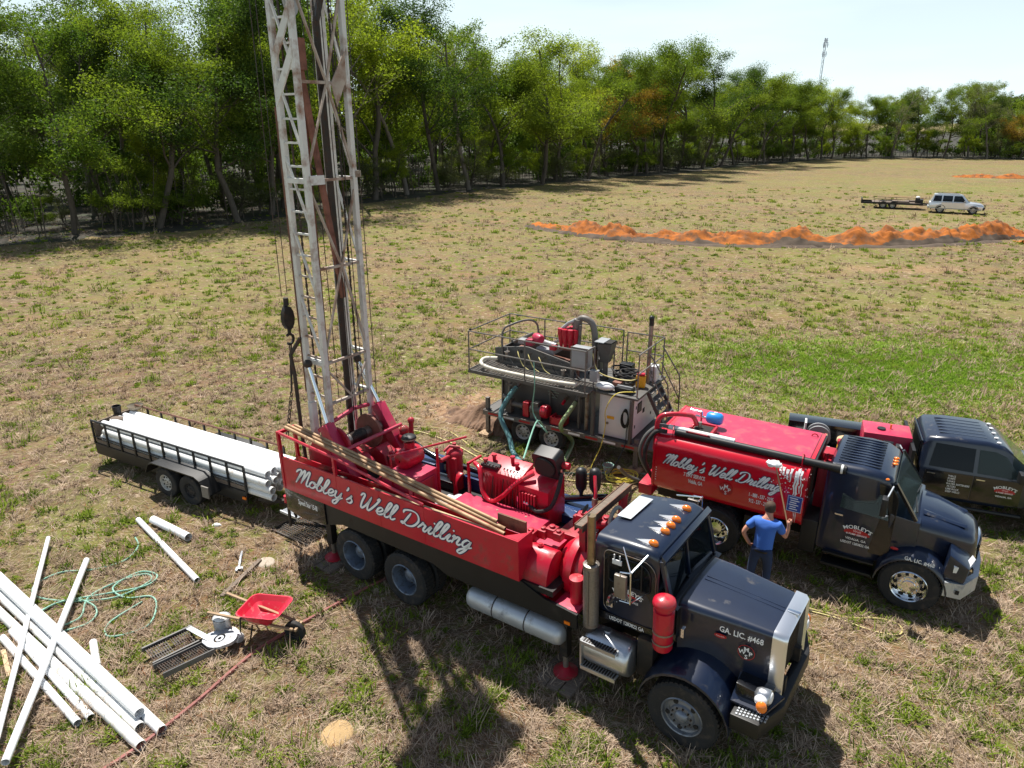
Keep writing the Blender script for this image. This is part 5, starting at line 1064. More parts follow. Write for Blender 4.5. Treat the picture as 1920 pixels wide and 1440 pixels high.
# tag line with hook, block and chain beside the mast
b = MB().m('dark_steel'); b.cyl(mp_(-8.86, -.42, 5.25), mp_(-8.82, -.40, 13.2), .008, n=5); b.cyl(mp_(-8.93, -.5, 5.2), mp_(-8.9, -.46, 13.2), .008, n=5)
for k in range(2):
    pass
b.build('winch_line', None, MAST)
b = MB().m('chassis'); b.loft([[mp_(-8.92, -.46+.13*math.cos(a), 4.75+.24*math.sin(a)+(.06 if math.sin(a) > .9 else 0)) for a in (2*PI*k/12 for k in range(12))], [mp_(-8.82, -.46+.13*math.cos(a), 4.75+.24*math.sin(a)) for a in (2*PI*k/12 for k in range(12))]]); b.cyl(mp_(-8.87, -.46, 5.0), mp_(-8.87, -.46, 5.15), .05); b.build('hook_block', None, MAST)
b = MB().m('chassis'); b.tube([mp_(-8.87, -.46+.09*math.cos(a)-.01, 4.32+.10*math.sin(a)) for a in (R_(130-k*26) for k in range(11))], .028, 8); b.cyl(mp_(-8.87, -.46, 4.4), mp_(-8.87, -.46, 4.55), .035); b.build('hook', None, MAST)
b = MB().m('dark_steel'); b.cyl(mp_(-8.87, -.44, 4.25), mp_(-8.84, -.58, 3.25), .014, n=6); b.cyl(mp_(-8.87, -.48, 4.25), mp_(-8.86, -.58, 3.25), .014, n=6)
zc = 3.2
for k in range(10):
    q = mp_(-8.84+.01*k, -.6-.03*k, zc-.085*k); b.tube([q+Vector((0, .03*math.cos(a), .055*math.sin(a)) if k % 2 else (.03*math.cos(a), 0, .055*math.sin(a))) for a in (2*PI*j/8 for j in range(8))], .012, 5, closed=True)
b.build('sling_chain', None, MAST)
b = MB().m('dark_steel'); b.tube([mp_(-8.68, -.36, 4.35), mp_(-8.86, -.50, 4.0), mp_(-8.8, -.5, 3.6), mp_(-8.75, -.52, 2.2), mp_(-8.7, -.5, 1.1)], .04, 8); b.build('swing_arm', None, MAST)
# drill rods lying in the tray and over the rail: separate loads
def world(p): return (Matrix.Translation(RIG.location) @ Euler(RIG.rotation_euler).to_matrix().to_4x4()) @ Vector(p)
for i, (p, q, r, mt, lb) in enumerate((((-8.35, -1.12, 2.80), (-3.12, -1.04, 2.11), .036, 'rod_tan', 'outermost of the long brown pipes sloping down the side of the drilling rig'),
        ((-8.40, -1.02, 2.80), (-3.18, -.94, 2.13), .034, 'rod_tan', 'middle one of the long brown pipes sloping down the side of the drilling rig'),
        ((-8.30, -.93, 2.79), (-3.35, -.92, 2.21), .030, 'rod_tan', 'innermost of the long brown pipes sloping down the side of the drilling rig'))):
    b = MB().m(mt); b.tube([world(p), world(q)], r, 10); b.m('dark_hole').cyl(world(q), world(q)+(world(q)-world(p)).normalized()*.002, r*.75, n=10)
    tag(b.build('drill_pipe'), lb, 'pipe', 'long brown pipes stowed along the rig tray')
for (p, q, w, h, mt, lb) in (((-7.9, -1.0, 1.90), (-6.95, -1.0, 1.98), .22, .05, 'wood_grey', 'short weathered plank at the rear end of the red side tray'), ((-6.6, -1.02, 1.93), (-3.7, -1.05, 1.97), .15, .06, 'wood', 'long wooden board lying in the red side tray under the brown pipes'), ((-4.6, -1.14, 2.00), (-3.1, -1.12, 1.98), .06, .04, 'wood_pale', 'pale batten in the front end of the red side tray'), ((-6.2, -.93, 1.98), (-3.2, -.98, 2.03), .05, .05, 'wood_pale', 'thin pale pole lying beside the long board in the red tray')):
    b = MB().m(mt); b.bar(world(p), world(q), w, h); tag(b.build('plank', bev=.004), lb, 'plank')

# ================================================================== RED WATER TANK TRUCK
def zr(yaw): return (0, 0, R_(yaw))
T_ = thing('water_tank_truck', 'black truck with a red water tank being washed by a man in a blue shirt', 'tank truck', (7.72, 11.64, 0), zr(-31.5)); G = T_
b = MB().m('chassis'); b.bx(-5.0, .75, .32, .42, .6, .85); b.bx(-5.0, .75, -.42, -.32, .6, .85)
for x in (-4.9, -4, -3, -1.8, -.8, .6): b.bx(x-.05, x+.05, -.32, .32, .64, .82)
b.build('chassis', None, G)
for x in (-3.54, 0): b = MB().m('chassis'); b.cyl((x, -.95, .5), (x, .95, .5), .07); b.sph((x, 0, .5), .2); b.build('axle', None, G)
for s in (-1, 1):
    wheel(G, 0, s*.98, .5, .50, .27, s, 'chrome', 'alloy', .30); wheel(G, -3.54, s*.98, .5, .50, .27, s, 'chrome', 'dish', .30); wheel(G, -3.54, s*.66, .5, .50, .27, -s, 'chrome', 'dish', .30)
def tank_ring(x, k=1):
    P = []
    for (cy, cz, r, a0, a1) in ((-.80, 2.02, .27, 90, 180), (-.83, 1.30, .25, 180, 262), ):
        for i in range(8):
            a = R_(a0+(a1-a0)*i/7); P.append((x, cy+r*math.cos(a)*k, cz+r*math.sin(a)*k))
    return P+[(x, -p[1], p[2]) for p in reversed(P)]
def tank_side_y(z):
    if z > 2.02: return -.80-math.sqrt(max(.27**2-(z-2.02)**2, 0))
    if z < 1.30: return -.83-math.sqrt(max(.25**2-(1.30-z)**2, 0))
    return -1.07-.01*(2.02-z)/.72
b = MB().m('tank_red'); b.loft([tank_ring(-4.92), tank_ring(-1.97)]); TK = b.build('tank', None, G, bev=.01, smooth=25)
for x in (-4.93, -1.96):
    b = MB().m('tank_red'); b.loft([[(p[0], p[1]*1.012, 1.65+(p[2]-1.65)*1.015) for p in tank_ring(x-.02)], [(p[0], p[1]*1.012, 1.65+(p[2]-1.65)*1.015) for p in tank_ring(x+.02)]]); b.build('tank_end_ring', None, G)
b = MB().m('red_sky_tinted'); b.bx(-4.80, -2.02, -.55, .80, 2.292, 2.315); b.build('tank_top_plate', None, G)
b = MB().m('black_flat'); b.bx(-1.945, -1.90, -.55, .8, 1.5, 2.28); b.build('tank_front_plate', None, G)
ts = lambda x, z, l: (x, tank_side_y(z)-.003-l, z)
script_sign(G, ts, -4.70, -2.38, 1.72, .24)
for st, cx, z, h, sx in (("7 DAY SERVICE", -4.05, 1.56, .115, .62), ("Vidalia, GA", -4.02, 1.43, .115, .62), ("1 - 888 - 537 - 2195", -2.72, 1.48, .115, .56), ("912 - 537 - 2195", -2.74, 1.35, .115, .56)):
    b = MB().m('letter_white'); b.text(st, h, (cx, tank_side_y(z)-.008, z), (1, 0, 0), (0, 0, 1), sx=sx); b.build('lettering', None, G, smooth=0)
round_badge(G, (-3.40, -1.085, 1.50), .135, ring='letter_red', back='letter_red')
b = MB().m('sign_blue'); b.bx(-2.24, -1.96, -1.088, -1.083, 1.38, 1.72); b.m('letter_white')
for x0, x1, z0, z1 in ((-2.23, -1.97, 1.705, 1.712), (-2.23, -1.97, 1.388, 1.395), (-2.23, -2.225, 1.39, 1.71), (-1.975, -1.97, 1.39, 1.71)): b.bx(x0, x1, -1.092, -1.089, z0, z1)
for k, (a, w) in enumerate(((.04, .15), (.06, .16), (.05, .12), (.04, .17), (.06, .11), (.05, .15))): b.bx(-2.24+a, -2.24+a+w, -1.091, -1.089, 1.655-.045*k, 1.672-.045*k)
b.build('blue_sign', None, G, smooth=0)
# soap running down the paint, with a shape of its own
b = MB().m('white'); random.seed(5)
for (x, z0, z1, w) in ((-2.12, 2.24, 1.70, .045), (-2.16, 2.2, 1.62, .03), (-2.06, 2.22, 1.78, .025), (-2.24, 2.22, 1.98, .035), (-2.30, 2.2, 2.02, .04), (-2.38, 2.22, 2.08, .05), (-2.45, 2.24, 2.14, .05), (-2.02, 2.0, 1.72, .02), (-2.10, 1.38, 1.12, .008), (-2.07, 1.38, 1.05, .008)):
    vs = []; n = 14
    for i in range(n+1):
        z = z0+(z1-z0)*i/n; ww = w*(.5+.7*abs(mn.noise(Vector((x*9, z*11, 0)))))*(1-.6*i/n); xx = x+.03*mn.noise(Vector((x*5, z*7, 2)))
        for s in (-1, 1): vs.append((xx+s*ww, tank_side_y(z)-.006-.003*math.cos(i), z))
    b.add(vs, [(2*i, 2*i+1, 2*i+3, 2*i+2) for i in range(n)])
for k in range(70):
    x = random.gauss(-2.25, .15); z = random.uniform(1.75, 2.25); r = random.uniform(.004, .014); y = tank_side_y(z)-.004; b.sph((x, y, z), r, 6, 4)
kind(b.build('soap_suds', None, G), 'stuff')
# pipe along the tank edge with brackets
b = MB().m('pvc_dirty'); b.cyl((-4.75, -.80, 2.43), (-3.4, -.80, 2.43), .055, n=14); b.m('black_flat').cyl((-4.6, -.83, 2.36), (-1.55, -.83, 2.36), .075, n=14); b.cyl((-1.55, -.83, 2.36), (-1.35, -.83, 2.36), .085, n=14); b.m('pvc_dirty').cyl((-1.44, -.83, 2.36), (-1.40, -.83, 2.36), .088, n=14); b.build('suction_pipe', None, G)
for x in (-4.62, -2.1):
    b = MB().m('red'); b.tube([(x, -.92, 2.26), (x, -.92, 2.44), (x-.02, -.83, 2.50), (x, -.72, 2.42), (x, -.70, 2.30)], .012, 5); b.build('pipe_bracket', None, G)
b = MB().m('red'); b.bx(-4.35, -3.90, -.86, -.28, 2.30, 2.42); b.m('dark_hole').bx(-4.31, -3.94, -.82, -.32, 2.415, 2.424); b.build('fill_hatch', None, G, bev=.008)
b = MB().m('red_flat'); b.bx(-4.36, -3.89, -.87, -.84, 2.38, 2.45); b.bx(-4.36, -3.89, -.30, -.27, 2.38, 2.45); b.bx(-4.37, -4.33, -.87, -.27, 2.38, 2.45); b.bx(-3.92, -3.88, -.87, -.27, 2.38, 2.45); b.build('hatch_lip', None, G)
b = MB().m('steel_worn'); b.cyl((-4.2, -.5, 2.3), (-4.2, -.5, 2.55), .04, n=10); b.build('dip_tube', None, G)
b = MB().m('red'); b.tube(smoothpath([(-4.98, -.90, 1.9), (-4.98, -.88, 2.45), (-4.93, -.84, 2.64), (-4.75, -.76, 2.70), (-4.5, -.64, 2.70), (-4.34, -.56, 2.66), (-4.26, -.52, 2.48)], 4), .05, 10); b.build('loading_pipe', None, G)
b = MB().m('bright_blue'); b.lathe([(.001, -.17), (.09, -.165), (.125, -.12), (.13, 0), (.125, .12), (.09, .165), (.001, .17)], (-4.02, -.08, 2.52), 'x', 22); b.m('white').bx(-4.05, -3.98, -.09, -.05, 2.646, 2.652); b.build('pressure_tank', None, G, smooth=50)
b = MB().m('chrome'); b.cyl((-4.42, -.1, 2.5), (-4.2, -.1, 2.5), .03); b.cyl((-4.3, -.1, 2.35), (-4.3, -.1, 2.62), .03); b.cyl((-4.55, -.05, 2.60), (-4.3, -.1, 2.60), .025); b.build('tap', None, G)
for (P, r, mt) in ((((-4.72, -.80, 2.42), (-4.95, -.84, 2.42), (-5.20, -.92, 2.15), (-5.28, -.95, 1.75), (-5.10, -.9, 1.35)), .045, 'hose_grey'), (((-4.75, -.90, 2.36), (-4.98, -.94, 2.32), (-5.14, -.98, 2.0), (-5.15, -.98, 1.6), (-5.0, -.85, 1.2)), .045, 'rubber')):
    b = MB().m(mt); b.tube(smoothpath(P, 6), r, 9); b.build('rear_hose', None, G)
b = MB().m('red'); b.bx(-5.25, -4.95, -1.0, 1.0, .85, 1.08); b.m('steel_worn')
b.build('rear_platform', None, G, bev=.01)
b = MB().m('white')
for k in range(6): b.sph((-4.86, -1.082, 1.32+.055*k), .010, 6, 4)
b.build('rivet', None, G)
b = MB().m('red_flat'); b.bx(-1.88, -1.7, -.3, .3, 1.2, 2.1); b.bx(-1.9, -1.68, .1, .45, 2.1, 2.2); b.cyl((-1.8, .0, 2.1), (-1.8, .0, 2.26), .05); b.build('pump', None, G, bev=.01)
b = MB().m('red'); b.tube([(-2.12+.06*math.cos(a), .55, 2.31+.06*math.sin(a)) for a in (PI*k/8 for k in range(9))], .012, 6); b.build('lifting_eye', None, G)
b = MB().m('black_flat'); b.bx(-1.95, -1.66, -.9, .9, .5, 1.2); b.bx(-3.0, -2.2, -1.0, -.6, .6, 1.0); b.build('battery_locker', None, G, bev=.02)
# cab
def csec(x, w, zt, r, zb):
    P = []
    for k in range(7): a = R_(90*k/6); P.append((x, -(w-r+r*math.sin(a)), zt-r+r*math.cos(a)))
    P.append((x, -w-.07, 1.72)); P.append((x, -w-.08, zb)); return P+[(p[0], -p[1], p[2]) for p in reversed(P)]
b = MB().m('navy_paint'); b.loft([csec(-1.66, .80, 2.30, .18, .72), csec(-1.60, .84, 2.42, .16, .70), csec(-1.1, .86, 2.45, .15, .70), csec(-.78, .85, 2.43, .15, .70), csec(-.60, .80, 2.36, .15, .70), csec(-.52, .76, 2.27, .12, .74)]); b.build('cab_shell', None, G, smooth=50)
b = MB().m('navy_paint')
for k in range(11): y = -.62+.124*k; b.bx(-1.52, -.80, y-.012, y+.012, 2.44, 2.462)
b.build('roof_ribs', None, G, bev=.005)
for y in (-.76, -.14, .0, .14, .76):
    b = MB().m('amber'); b.sph((-.60 if abs(y) < .5 else -.68, y, 2.385 if abs(y) < .5 else 2.33), .042, 10, 6, (1.2, 1, .6)); b.build('marker_lamp', None, G)
# cowl and lower front of the cab
b = MB().m('navy_paint'); b.loft([[(-.52, -.90, .72), (-.52, -.90, 1.74), (-.52, .90, 1.74), (-.52, .90, .72)], [(-.02, -.86, .80), (-.02, -.84, 1.66), (-.02, .84, 1.66), (-.02, .86, .80)]]); b.build('cowl', None, G, bev=.03)
b = MB().m('glass'); b.ext([(-.52, -.76, 2.28), (-.52, .76, 2.28), (-.12, .84, 1.73), (-.12, -.84, 1.73)], (.012, 0, .008)); b.build('windscreen', None, G, smooth=0)
b = MB().m('black_flat'); b.ext([(-.55, -.74, 2.26), (-.55, .74, 2.26), (-.24, .80, 1.74), (-.24, -.80, 1.74)], (-.01, 0, -.01)) if False else b.bx(-1.5, -.6, -.78, .78, 1.05, 1.5)
b.cyl((-.62, -.45, 1.72), (-.55, -.45, 1.76), .19, n=18); b.build('dashboard', None, G)
for s in (-1, 1):
    b = MB().m('black_paint'); b.bar((-.52, s*.80, 2.30), (-.10, s*.86, 1.70), .07, .05); b.build('windscreen_post', None, G)
    b = MB().m('black_flat'); b.bar((-.10, s*.6, 1.74), (-.16, s*.1, 1.80), .02); b.build('wiper', None, G)
    yy = s*.95
    P = rrect(-1.42, -.42, .86, 2.25, (.30, .1, .1, .14), 5); b = MB().m('black_paint'); b.ext([(p[0], yy-s*.08, p[1]) if p[1] < 1.7 else (p[0], yy-s*.11*(p[1]-.9), p[1]) for p in P][::1], (0, s*.05, 0)); b.build('door', None, G, smooth=0)
    Pw = [(-1.34, 1.66), (-.52, 1.62), (-.66, 2.18), (-1.32, 2.20)]; b = MB().m('glass'); b.ext([(x, s*(.965-.14*(z-1.62)/.56), z) for x, z in Pw], (0, s*.006, 0)); b.build('door_window', None, G, smooth=0)
    b = MB().m('chrome'); b.bx(-1.40, -1.26, s*.955, s*.985, 1.50, 1.53); b.build('door_handle', None, G)
    b = MB().m('old_aluminium'); b.tube([(-.55, s*.90, 2.28), (-.60, s*1.22, 2.22), (-.62, s*1.24, 1.80), (-.55, s*.96, 1.72)], .014, 6); b.build('mirror_bracket', None, G)
    b = MB().m('black_flat'); b.bx(-.68, -.58, s*1.14, s*1.34, 1.86, 2.20); b.build('mirror', None, G, bev=.02)
    b = MB().m('black_flat'); b.bx(-1.5, -.62, s*.72, s*1.02, .40, .46); b.bx(-1.5, -.62, s*.78, s*1.02, .66, .70); b.build('cab_step', None, G, bev=.01)
door_badge(G, -.98, -.992, 1.24, .50)
b = MB().m('letter_white'); b.text("USDOT 1283822 GA", .07, (-.98, -.999, .98), (1, 0, 0), (0, 0, 1), sx=.8); b.build('lettering', None, G, smooth=0)
# bonnet
def bsec(x, w, zt, r, zb, cr=.05):
    P = [(x, 0, zt+cr), (x, -w*.5, zt+cr*.8)]
    for k in range(6): a = R_(90*k/5); P.append((x, -(w-r+r*math.sin(a)), zt-r+r*math.cos(a)))
    P.append((x, -w-.02, zb)); return [(p[0], -p[1], p[2]) for p in reversed(P)][:-1]+P
b = MB().m('navy_paint'); b.loft([bsec(-.06, .80, 1.66, .18, 1.0), bsec(.2, .74, 1.63, .2, .95), bsec(.55, .62, 1.55, .2, .9), bsec(.80, .54, 1.47, .18, .8), bsec(.90, .46, 1.36, .14, .8)]); b.build('bonnet', None, G, smooth=60)
b = MB().m('navy_paint')
for s in (-1, 1): b.loft([[(.0, s*.30, 1.70), (.0, s*.50, 1.695), (.0, s*.40, 1.73)], [(.70, s*.26, 1.55), (.70, s*.36, 1.54), (.70, s*.31, 1.58)]])
b.build('bonnet_ridge', None, G, smooth=60)
b = MB().m('chrome'); b.loft([[(.84, y, 1.36-.3*y*y), (.95-.25*y*y, y, 1.34-.3*y*y), (.99-.25*y*y, y, .82), (.86, y, .80)] for y in (-.46, -.3, -.15, 0, .15, .3, .46)]); b.build('grille_surround', None, G, smooth=60)
b = MB().m('dark_hole')
for k in range(6): b.loft([[(.975-.25*y*y, y, .90+.07*k), (.985-.25*y*y, y, .94+.07*k), (.93-.25*y*y, y, .93+.07*k)] for y in (-.36, -.18, 0, .18, .36)])
b.build('grille_slot', None, G)
for s in (-1, 1):
    rings = []
    for k in range(13):
        a = R_(-5+k*15); x, z = .60*math.cos(a), .50+.62*math.sin(a)
        rings.append([(x, s*.60, z+.10), (x, s*.88, z+.06), (x, s*1.06, z), (x*.99, s*1.12, z-.05), (x*.96, s*1.12, z-.09), (x*.95, s*.6, z)])
    b = MB().m('navy_paint'); b.loft(rings); b.build('fender', None, G, smooth=60)
    b = MB().m('navy_paint'); b.ext([(.45, s*.5, .85), (.80, s*.5, .82), (.84, s*.5, 1.15), (.50, s*.5, 1.35)], (0, s*.55, -.03)); b.build('fender_front', None, G, bev=.05)
    b = MB().m('lens_white'); b.loft([[(.60, s*1.075, 1.0), (.60, s*1.085, 1.12), (.58, s*.98, 1.16)], [(.80, s*.98, .98), (.82, s*.98, 1.10), (.76, s*.90, 1.15)], [(.90, s*.62, .98), (.92, s*.62, 1.12), (.86, s*.60, 1.18)]]); b.build('headlamp', None, G)
    b = MB().m('letter_red'); b.sph((-.34, s*1.0, 1.13), .03, 8, 6, (2.2, .4, 1)); b.build('side_lamp', None, G)
b = MB().m('letter_white'); b.text("GA. LIC. #468", .10, (.08, -1.128, 1.03), (1, 0, -.03), (0, .1, 1), sx=.8); b.build('lettering', None, G, smooth=0)
b = MB().m('old_aluminium'); b.loft([[(.52, -1.12, .52), (.52, -1.12, .80), (.50, -1.02, .80), (.50, -1.02, .52)], [(.80, -1.05, .50), (.80, -1.05, .80), (.74, -.96, .80), (.74, -.96, .5)], [(1.02, -.6, .5), (1.02, -.6, .80), (.94, -.55, .80), (.94, -.55, .5)], [(1.06, 0, .5), (1.06, 0, .80), (.98, 0, .80), (.98, 0, .5)], [(1.02, .6, .5), (1.02, .6, .80), (.94, .55, .80), (.94, .55, .5)], [(.80, 1.05, .50), (.80, 1.05, .80), (.74, .96, .80), (.74, .96, .5)], [(.52, 1.12, .52), (.52, 1.12, .80), (.50, 1.02, .80), (.50, 1.02, .52)]]); b.build('bumper', None, G, smooth=50)
b = MB().m('dark_hole'); b.bx(.70, .76, -1.092, -1.085, .60, .68); b.build('fog_lamp_hole', None, G)

# ================================================================== BLACK CREW-CAB SERVICE PICKUP
P_ = thing('service_pickup', 'black crew-cab service pickup with open body behind the red tank truck', 'pickup truck', (10.32+.95*.3746, 13.49+.95*.9272, 0), zr(-22)); G = P_
b = MB().m('chassis'); b.bx(-4.1, 2.0, -.45, .45, .42, .62); b.build('chassis', None, G)
for s in (-1, 1):
    wheel(G, 1.25, s*.86, .41, .41, .27, s, 'chrome', 'alloy', .24); wheel(G, -2.75, s*.88, .41, .41, .25, s, 'chrome', 'dish', .24)
def psec(x, w, zt, r, wl=.98, zb=.52, zw=1.24):
    P = []
    for k in range(6): a = R_(90*k/5); P.append((x, -(w-r+r*math.sin(a)), zt-r+r*math.cos(a)))
    P += [(x, -wl+.02, zw), (x, -wl, zw-.1), (x, -wl, zb+.1), (x, -wl+.05, zb)]; return P+[(p[0], -p[1], p[2]) for p in reversed(P)]
b = MB().m('navy_paint'); b.loft([psec(-1.42, .70, 1.72, .12), psec(-1.30, .74, 1.86, .12), psec(-.9, .76, 1.90, .12), psec(-.2, .76, 1.90, .12), psec(.12, .72, 1.83, .12), psec(.30, .70, 1.70, .1)]); b.build('cab_shell', None, G, smooth=50)
b = MB().m('navy_paint')
for k in range(6): y = -.45+.18*k; b.bx(-1.1, -.2, y-.02, y+.02, 1.893, 1.905)
b.build('roof_ribs', None, G, bev=.004)
for y in (-.55, -.28, 0, .28, .55): b = MB().m('lens_white'); b.sph((.02, y, 1.87), .035, 8, 6, (1.4, 1.1, .5)); b.build('marker_lamp', None, G)
b = MB().m('glass'); b.ext([(.12, -.66, 1.80), (.12, .66, 1.80), (.78, .76, 1.28), (.78, -.76, 1.28)], (.01, 0, .012)); b.build('windscreen', None, G, smooth=0)
b = MB().m('navy_paint'); b.loft([[(.28, -.94, .55), (.28, -.96, 1.24), (.28, .96, 1.24), (.28, .94, .55)], [(.8, -.94, .6), (.8, -.93, 1.22), (.8, .93, 1.22), (.8, .94, .6)], [(1.9, -.90, .6), (1.9, -.86, 1.12), (1.9, .86, 1.12), (1.9, .90, .6)]]); b.build('bonnet', None, G, bev=.05)
b = MB().m('chrome'); b.bx(1.9, 1.98, -.7, .7, .62, 1.06); b.bx(1.9, 2.1, -.96, .96, .42, .60); b.build('front_bumper', None, G, bev=.02)
for s in (-1, 1):
    b = MB().m('glass_dark'); f = lambda x, z: (x, s*(.965-.20*(z-1.24)/.55), z)
    for w in ([(-1.26, 1.28), (-.42, 1.26), (-.42, 1.74), (-1.18, 1.76)],): b.ext([f(*q) for q in w], (0, s*.008, 0))
    b.build('rear_window', None, G, smooth=0)
    b = MB().m('glass'); b.ext([f(*q) for q in [(-.34, 1.26), (.50, 1.24), (.16, 1.66), (-.02, 1.73), (-.34, 1.74)]], (0, s*.008, 0)); b.build('front_window', None, G, smooth=0)
    for x0, x1 in ((-1.32, -.40), (-.38, .52)):
        b = MB().m('black_paint'); b.bx(x0, x1, s*.975, s*.99, .62, 1.20); b.build('door', None, G, bev=.006)
        b = MB().m('chrome'); b.bx(x0+.04, x0+.2, s*.99, s*1.01, 1.12, 1.145); b.build('door_handle', None, G)
    b = MB().m('black_flat'); b.bx(.36, .46, s*1.0, s*1.24, 1.26, 1.48); b.bx(.38, .42, s*.95, s*1.02, 1.28, 1.32); b.build('mirror', None, G, bev=.02)
    b = MB().m('black_flat'); b.tube([(-1.35, s*1.02, .42), (.6, s*1.02, .42)], .045, 8); b.build('side_step', None, G)
    b = MB().m('black_paint'); b.loft([[(1.25+.52*math.cos(a), s*.86, .42+.54*math.sin(a)), (1.25+.55*math.cos(a), s*1.0, .42+.56*math.sin(a)), (1.25+.47*math.cos(a), s*1.0, .42+.47*math.sin(a))] for a in (R_(k*18) for k in range(11))]); b.build('wheel_arch', None, G)
door_badge(G, .22, -.992, .95, .44)
for k, st in enumerate(("WELLS", "PUMPS", "TANKS", "WATER SOFTENERS", "FILTERS", "LIME ROCK", "DEEP WELLS")):
    b = MB().m('letter_white'); wd = len(st)*.028; b.text(st, .062, (-.86+wd/2, -.994, 1.10-.062*k), (1, 0, 0), (0, 0, 1), sx=.8); b.build('lettering', None, G, smooth=0)
b = MB().m('black_paint'); b.bx(-1.45, -1.42, -.7, .7, 1.24, 1.74); b.m('glass_dark').bx(-1.46, -1.452, -.6, .6, 1.3, 1.68); b.build('rear_glass', None, G)
# service body
b = MB().m('chassis'); b.bx(-4.2, -1.55, -.95, .95, .72, .80); b.build('service_bed', None, G)
b = MB().m('black_paint'); b.bx(-4.2, -1.6, .30, .82, .80, 1.38); b.build('long_toolbox', None, G, bev=.012)
b = MB().m('black_paint'); b.bx(-4.2, -1.6, -.98, -.70, .80, 1.12); b.build('near_toolbox', None, G, bev=.012)
b = MB().m('black_flat'); b.bx(-1.62, -1.55, -.9, .9, .8, 1.55); b.build('headboard', None, G)
def at_p(x, y, z): return Matrix.Translation(P_.location) @ Matrix.Rotation(R_(-22), 4, 'Z') @ Vector((x, y, z))
W_ = thing('welder_generator', 'red engine-driven welder standing in the bed of the black pickup', 'welder', at_p(-2.1, -.02, .80), zr(-22))
b = MB().m('red_sky_tinted'); b.bx(-.48, .52, -.42, .34, .30, .84); b.build('casing', None, W_, bev=.015)
b = MB().m('black_flat'); b.bx(-.44, .48, -.38, .3, 0, .30); b.cyl((-.1, -.1, .84), (-.1, -.1, .875), .09, n=16); b.build('base', None, W_)
b = MB().m('amber'); b.cyl((.1, .0, .84), (.1, .0, .95), .02, n=8); b.build('warning_light', None, W_)
b = MB().m('grey_light'); b.bx(-.05, .15, -.428, -.421, .5, .7); b.m('letter_white').text("LINCOLN", .09, (-.25, -.424, .33), (1, 0, 0), (0, 0, 1)); b.bx(-.44, -.3, -.426, -.421, .55, .60); b.build('control_panel', None, W_, smooth=0)
H_ = thing('hose_reel', 'grey cable reel standing in the pickup bed between the red tank and white bucket', 'hose reel', at_p(-3.5, -.10, .80), zr(-22))
b = MB().m('grey_light'); b.lathe([(.001, -.02), (.27, -.02), (.27, .02), (.001, .02)], (0, 0, .42), 'y', 26); b.lathe([(.001, .18), (.27, .18), (.27, .22), (.001, .22)], (0, 0, .42), 'y', 26); b.build('flange', None, H_)
b = MB().m('hose_grey'); b.lathe([(.1, .02), (.22, .02), (.23, .1), (.22, .18), (.1, .18)], (0, 0, .42), 'y', 24); b.build('cable', None, H_)
b = MB().m('white'); b.bx(-.34, -.30, -.05, .25, 0, .75); b.bx(-.3, .3, -.05, .25, 0, .1); b.build('stand', None, H_)
H_ = thing('bucket_with_lid', 'white bucket with round wooden lid standing in the pickup bed beside the cable reel', 'bucket', at_p(-2.85, -.22, .80), zr(-22))
b = MB().m('white'); b.cyl((0, 0, 0), (0, 0, .42), .19, .22, 22); b.build('bucket_body', None, H_); b = MB().m('wood_pale'); b.lathe([(.001, .42), (.24, .42), (.26, .45), (.25, .50), (.001, .52)], (0, 0, 0), 'z', 24); b.build('lid', None, H_)
H_ = thing('fuel_can', 'orange and red can standing behind the roof of the tank truck cab', 'can', at_p(-3.0, -.78, 1.125), zr(-22))
b = MB().m('yellow'); b.bx(-.12, .10, -.10, .08, 0, .24); b.build('can_body', None, H_, bev=.02); b = MB().m('red'); b.bx(-.12, .10, -.10, .08, .24, .38); b.build('can_top', None, H_, bev=.02)
for (x, y, z, a, bb, c, mt, nm, lb, ct) in ((-3.95, -.1, .80, .3, .3, .3, 'white', 'storage_box', 'small white box on the pickup bed left of the cable reel', 'box'), (-3.3, -.5, .80, .35, .25, .22, 'hose_grey', 'grey_toolbox', 'small grey toolbox in the pickup bed in front of the white bucket', 'toolbox')):
    o = thing(nm, lb, ct, at_p(x, y, z), zr(-30)); b = MB().m(mt); b.bx(-a/2, a/2, -bb/2, bb/2, 0, c*.75); b.build('box_body', None, o, bev=.015); b = MB().m(mt); b.bx(-a/2-.01, a/2+.01, -bb/2-.01, bb/2+.01, c*.75+.002, c); b.build('box_lid', None, o, bev=.01)

# ================================================================== MUD SYSTEM TRAILER
MT = thing('mud_system_trailer', 'grey drilling-mud trailer with railed walkway, shaker, pumps and white engine cabinet', 'mud trailer', (.87, 18.66, 0), zr(-31.5)); G = MT
b = MB().m('grey_trailer'); b.bx(-1.28, 4.1, -1.12, .82, .70, .76); b.build('trailer_deck', None, G, bev=.006)
b = MB().m('grey_rail'); b.bx(-1.28, 3.35, -1.14, -1.121, .64, .77); b.bx(-1.30, -1.281, -1.1, .8, .64, .77); b.bx(-1.2, 3.9, -.5, -.42, .52, .69); b.bx(-1.2, 3.9, .2, .28, .52, .69); b.build('trailer_frame', None, G)
for k in range(9):
    b = MB().m('letter_red' if k % 2 == 0 else 'white'); x = -1.1+.5*k; b.bx(x, x+.34, -1.146, -1.141, .675, .73); b.build('reflector', None, G)
for s, yc in ((-1, -1.0), (1, .70)):
    for x in (.0, .88): wheel(G, x, yc, .38, .38, .22, s, 'wheel_grey', 'small', .22)
b = MB().m('chassis'); b.cyl((0, -.9, .38), (0, .6, .38), .05); b.cyl((.88, -.9, .38), (.88, .6, .38), .05); b.build('axle', None, G)
b = MB().m('grey_trailer'); b.bx(-1.0, 1.5, -.55, .72, .762, 1.98); b.build('mud_tank', None, G, bev=.012)
b = MB().m('grey_rail')
b.bar((.35, -.58, 1.75), (.72, -.58, 1.35), .03); b.build('tank_brace', None, G)
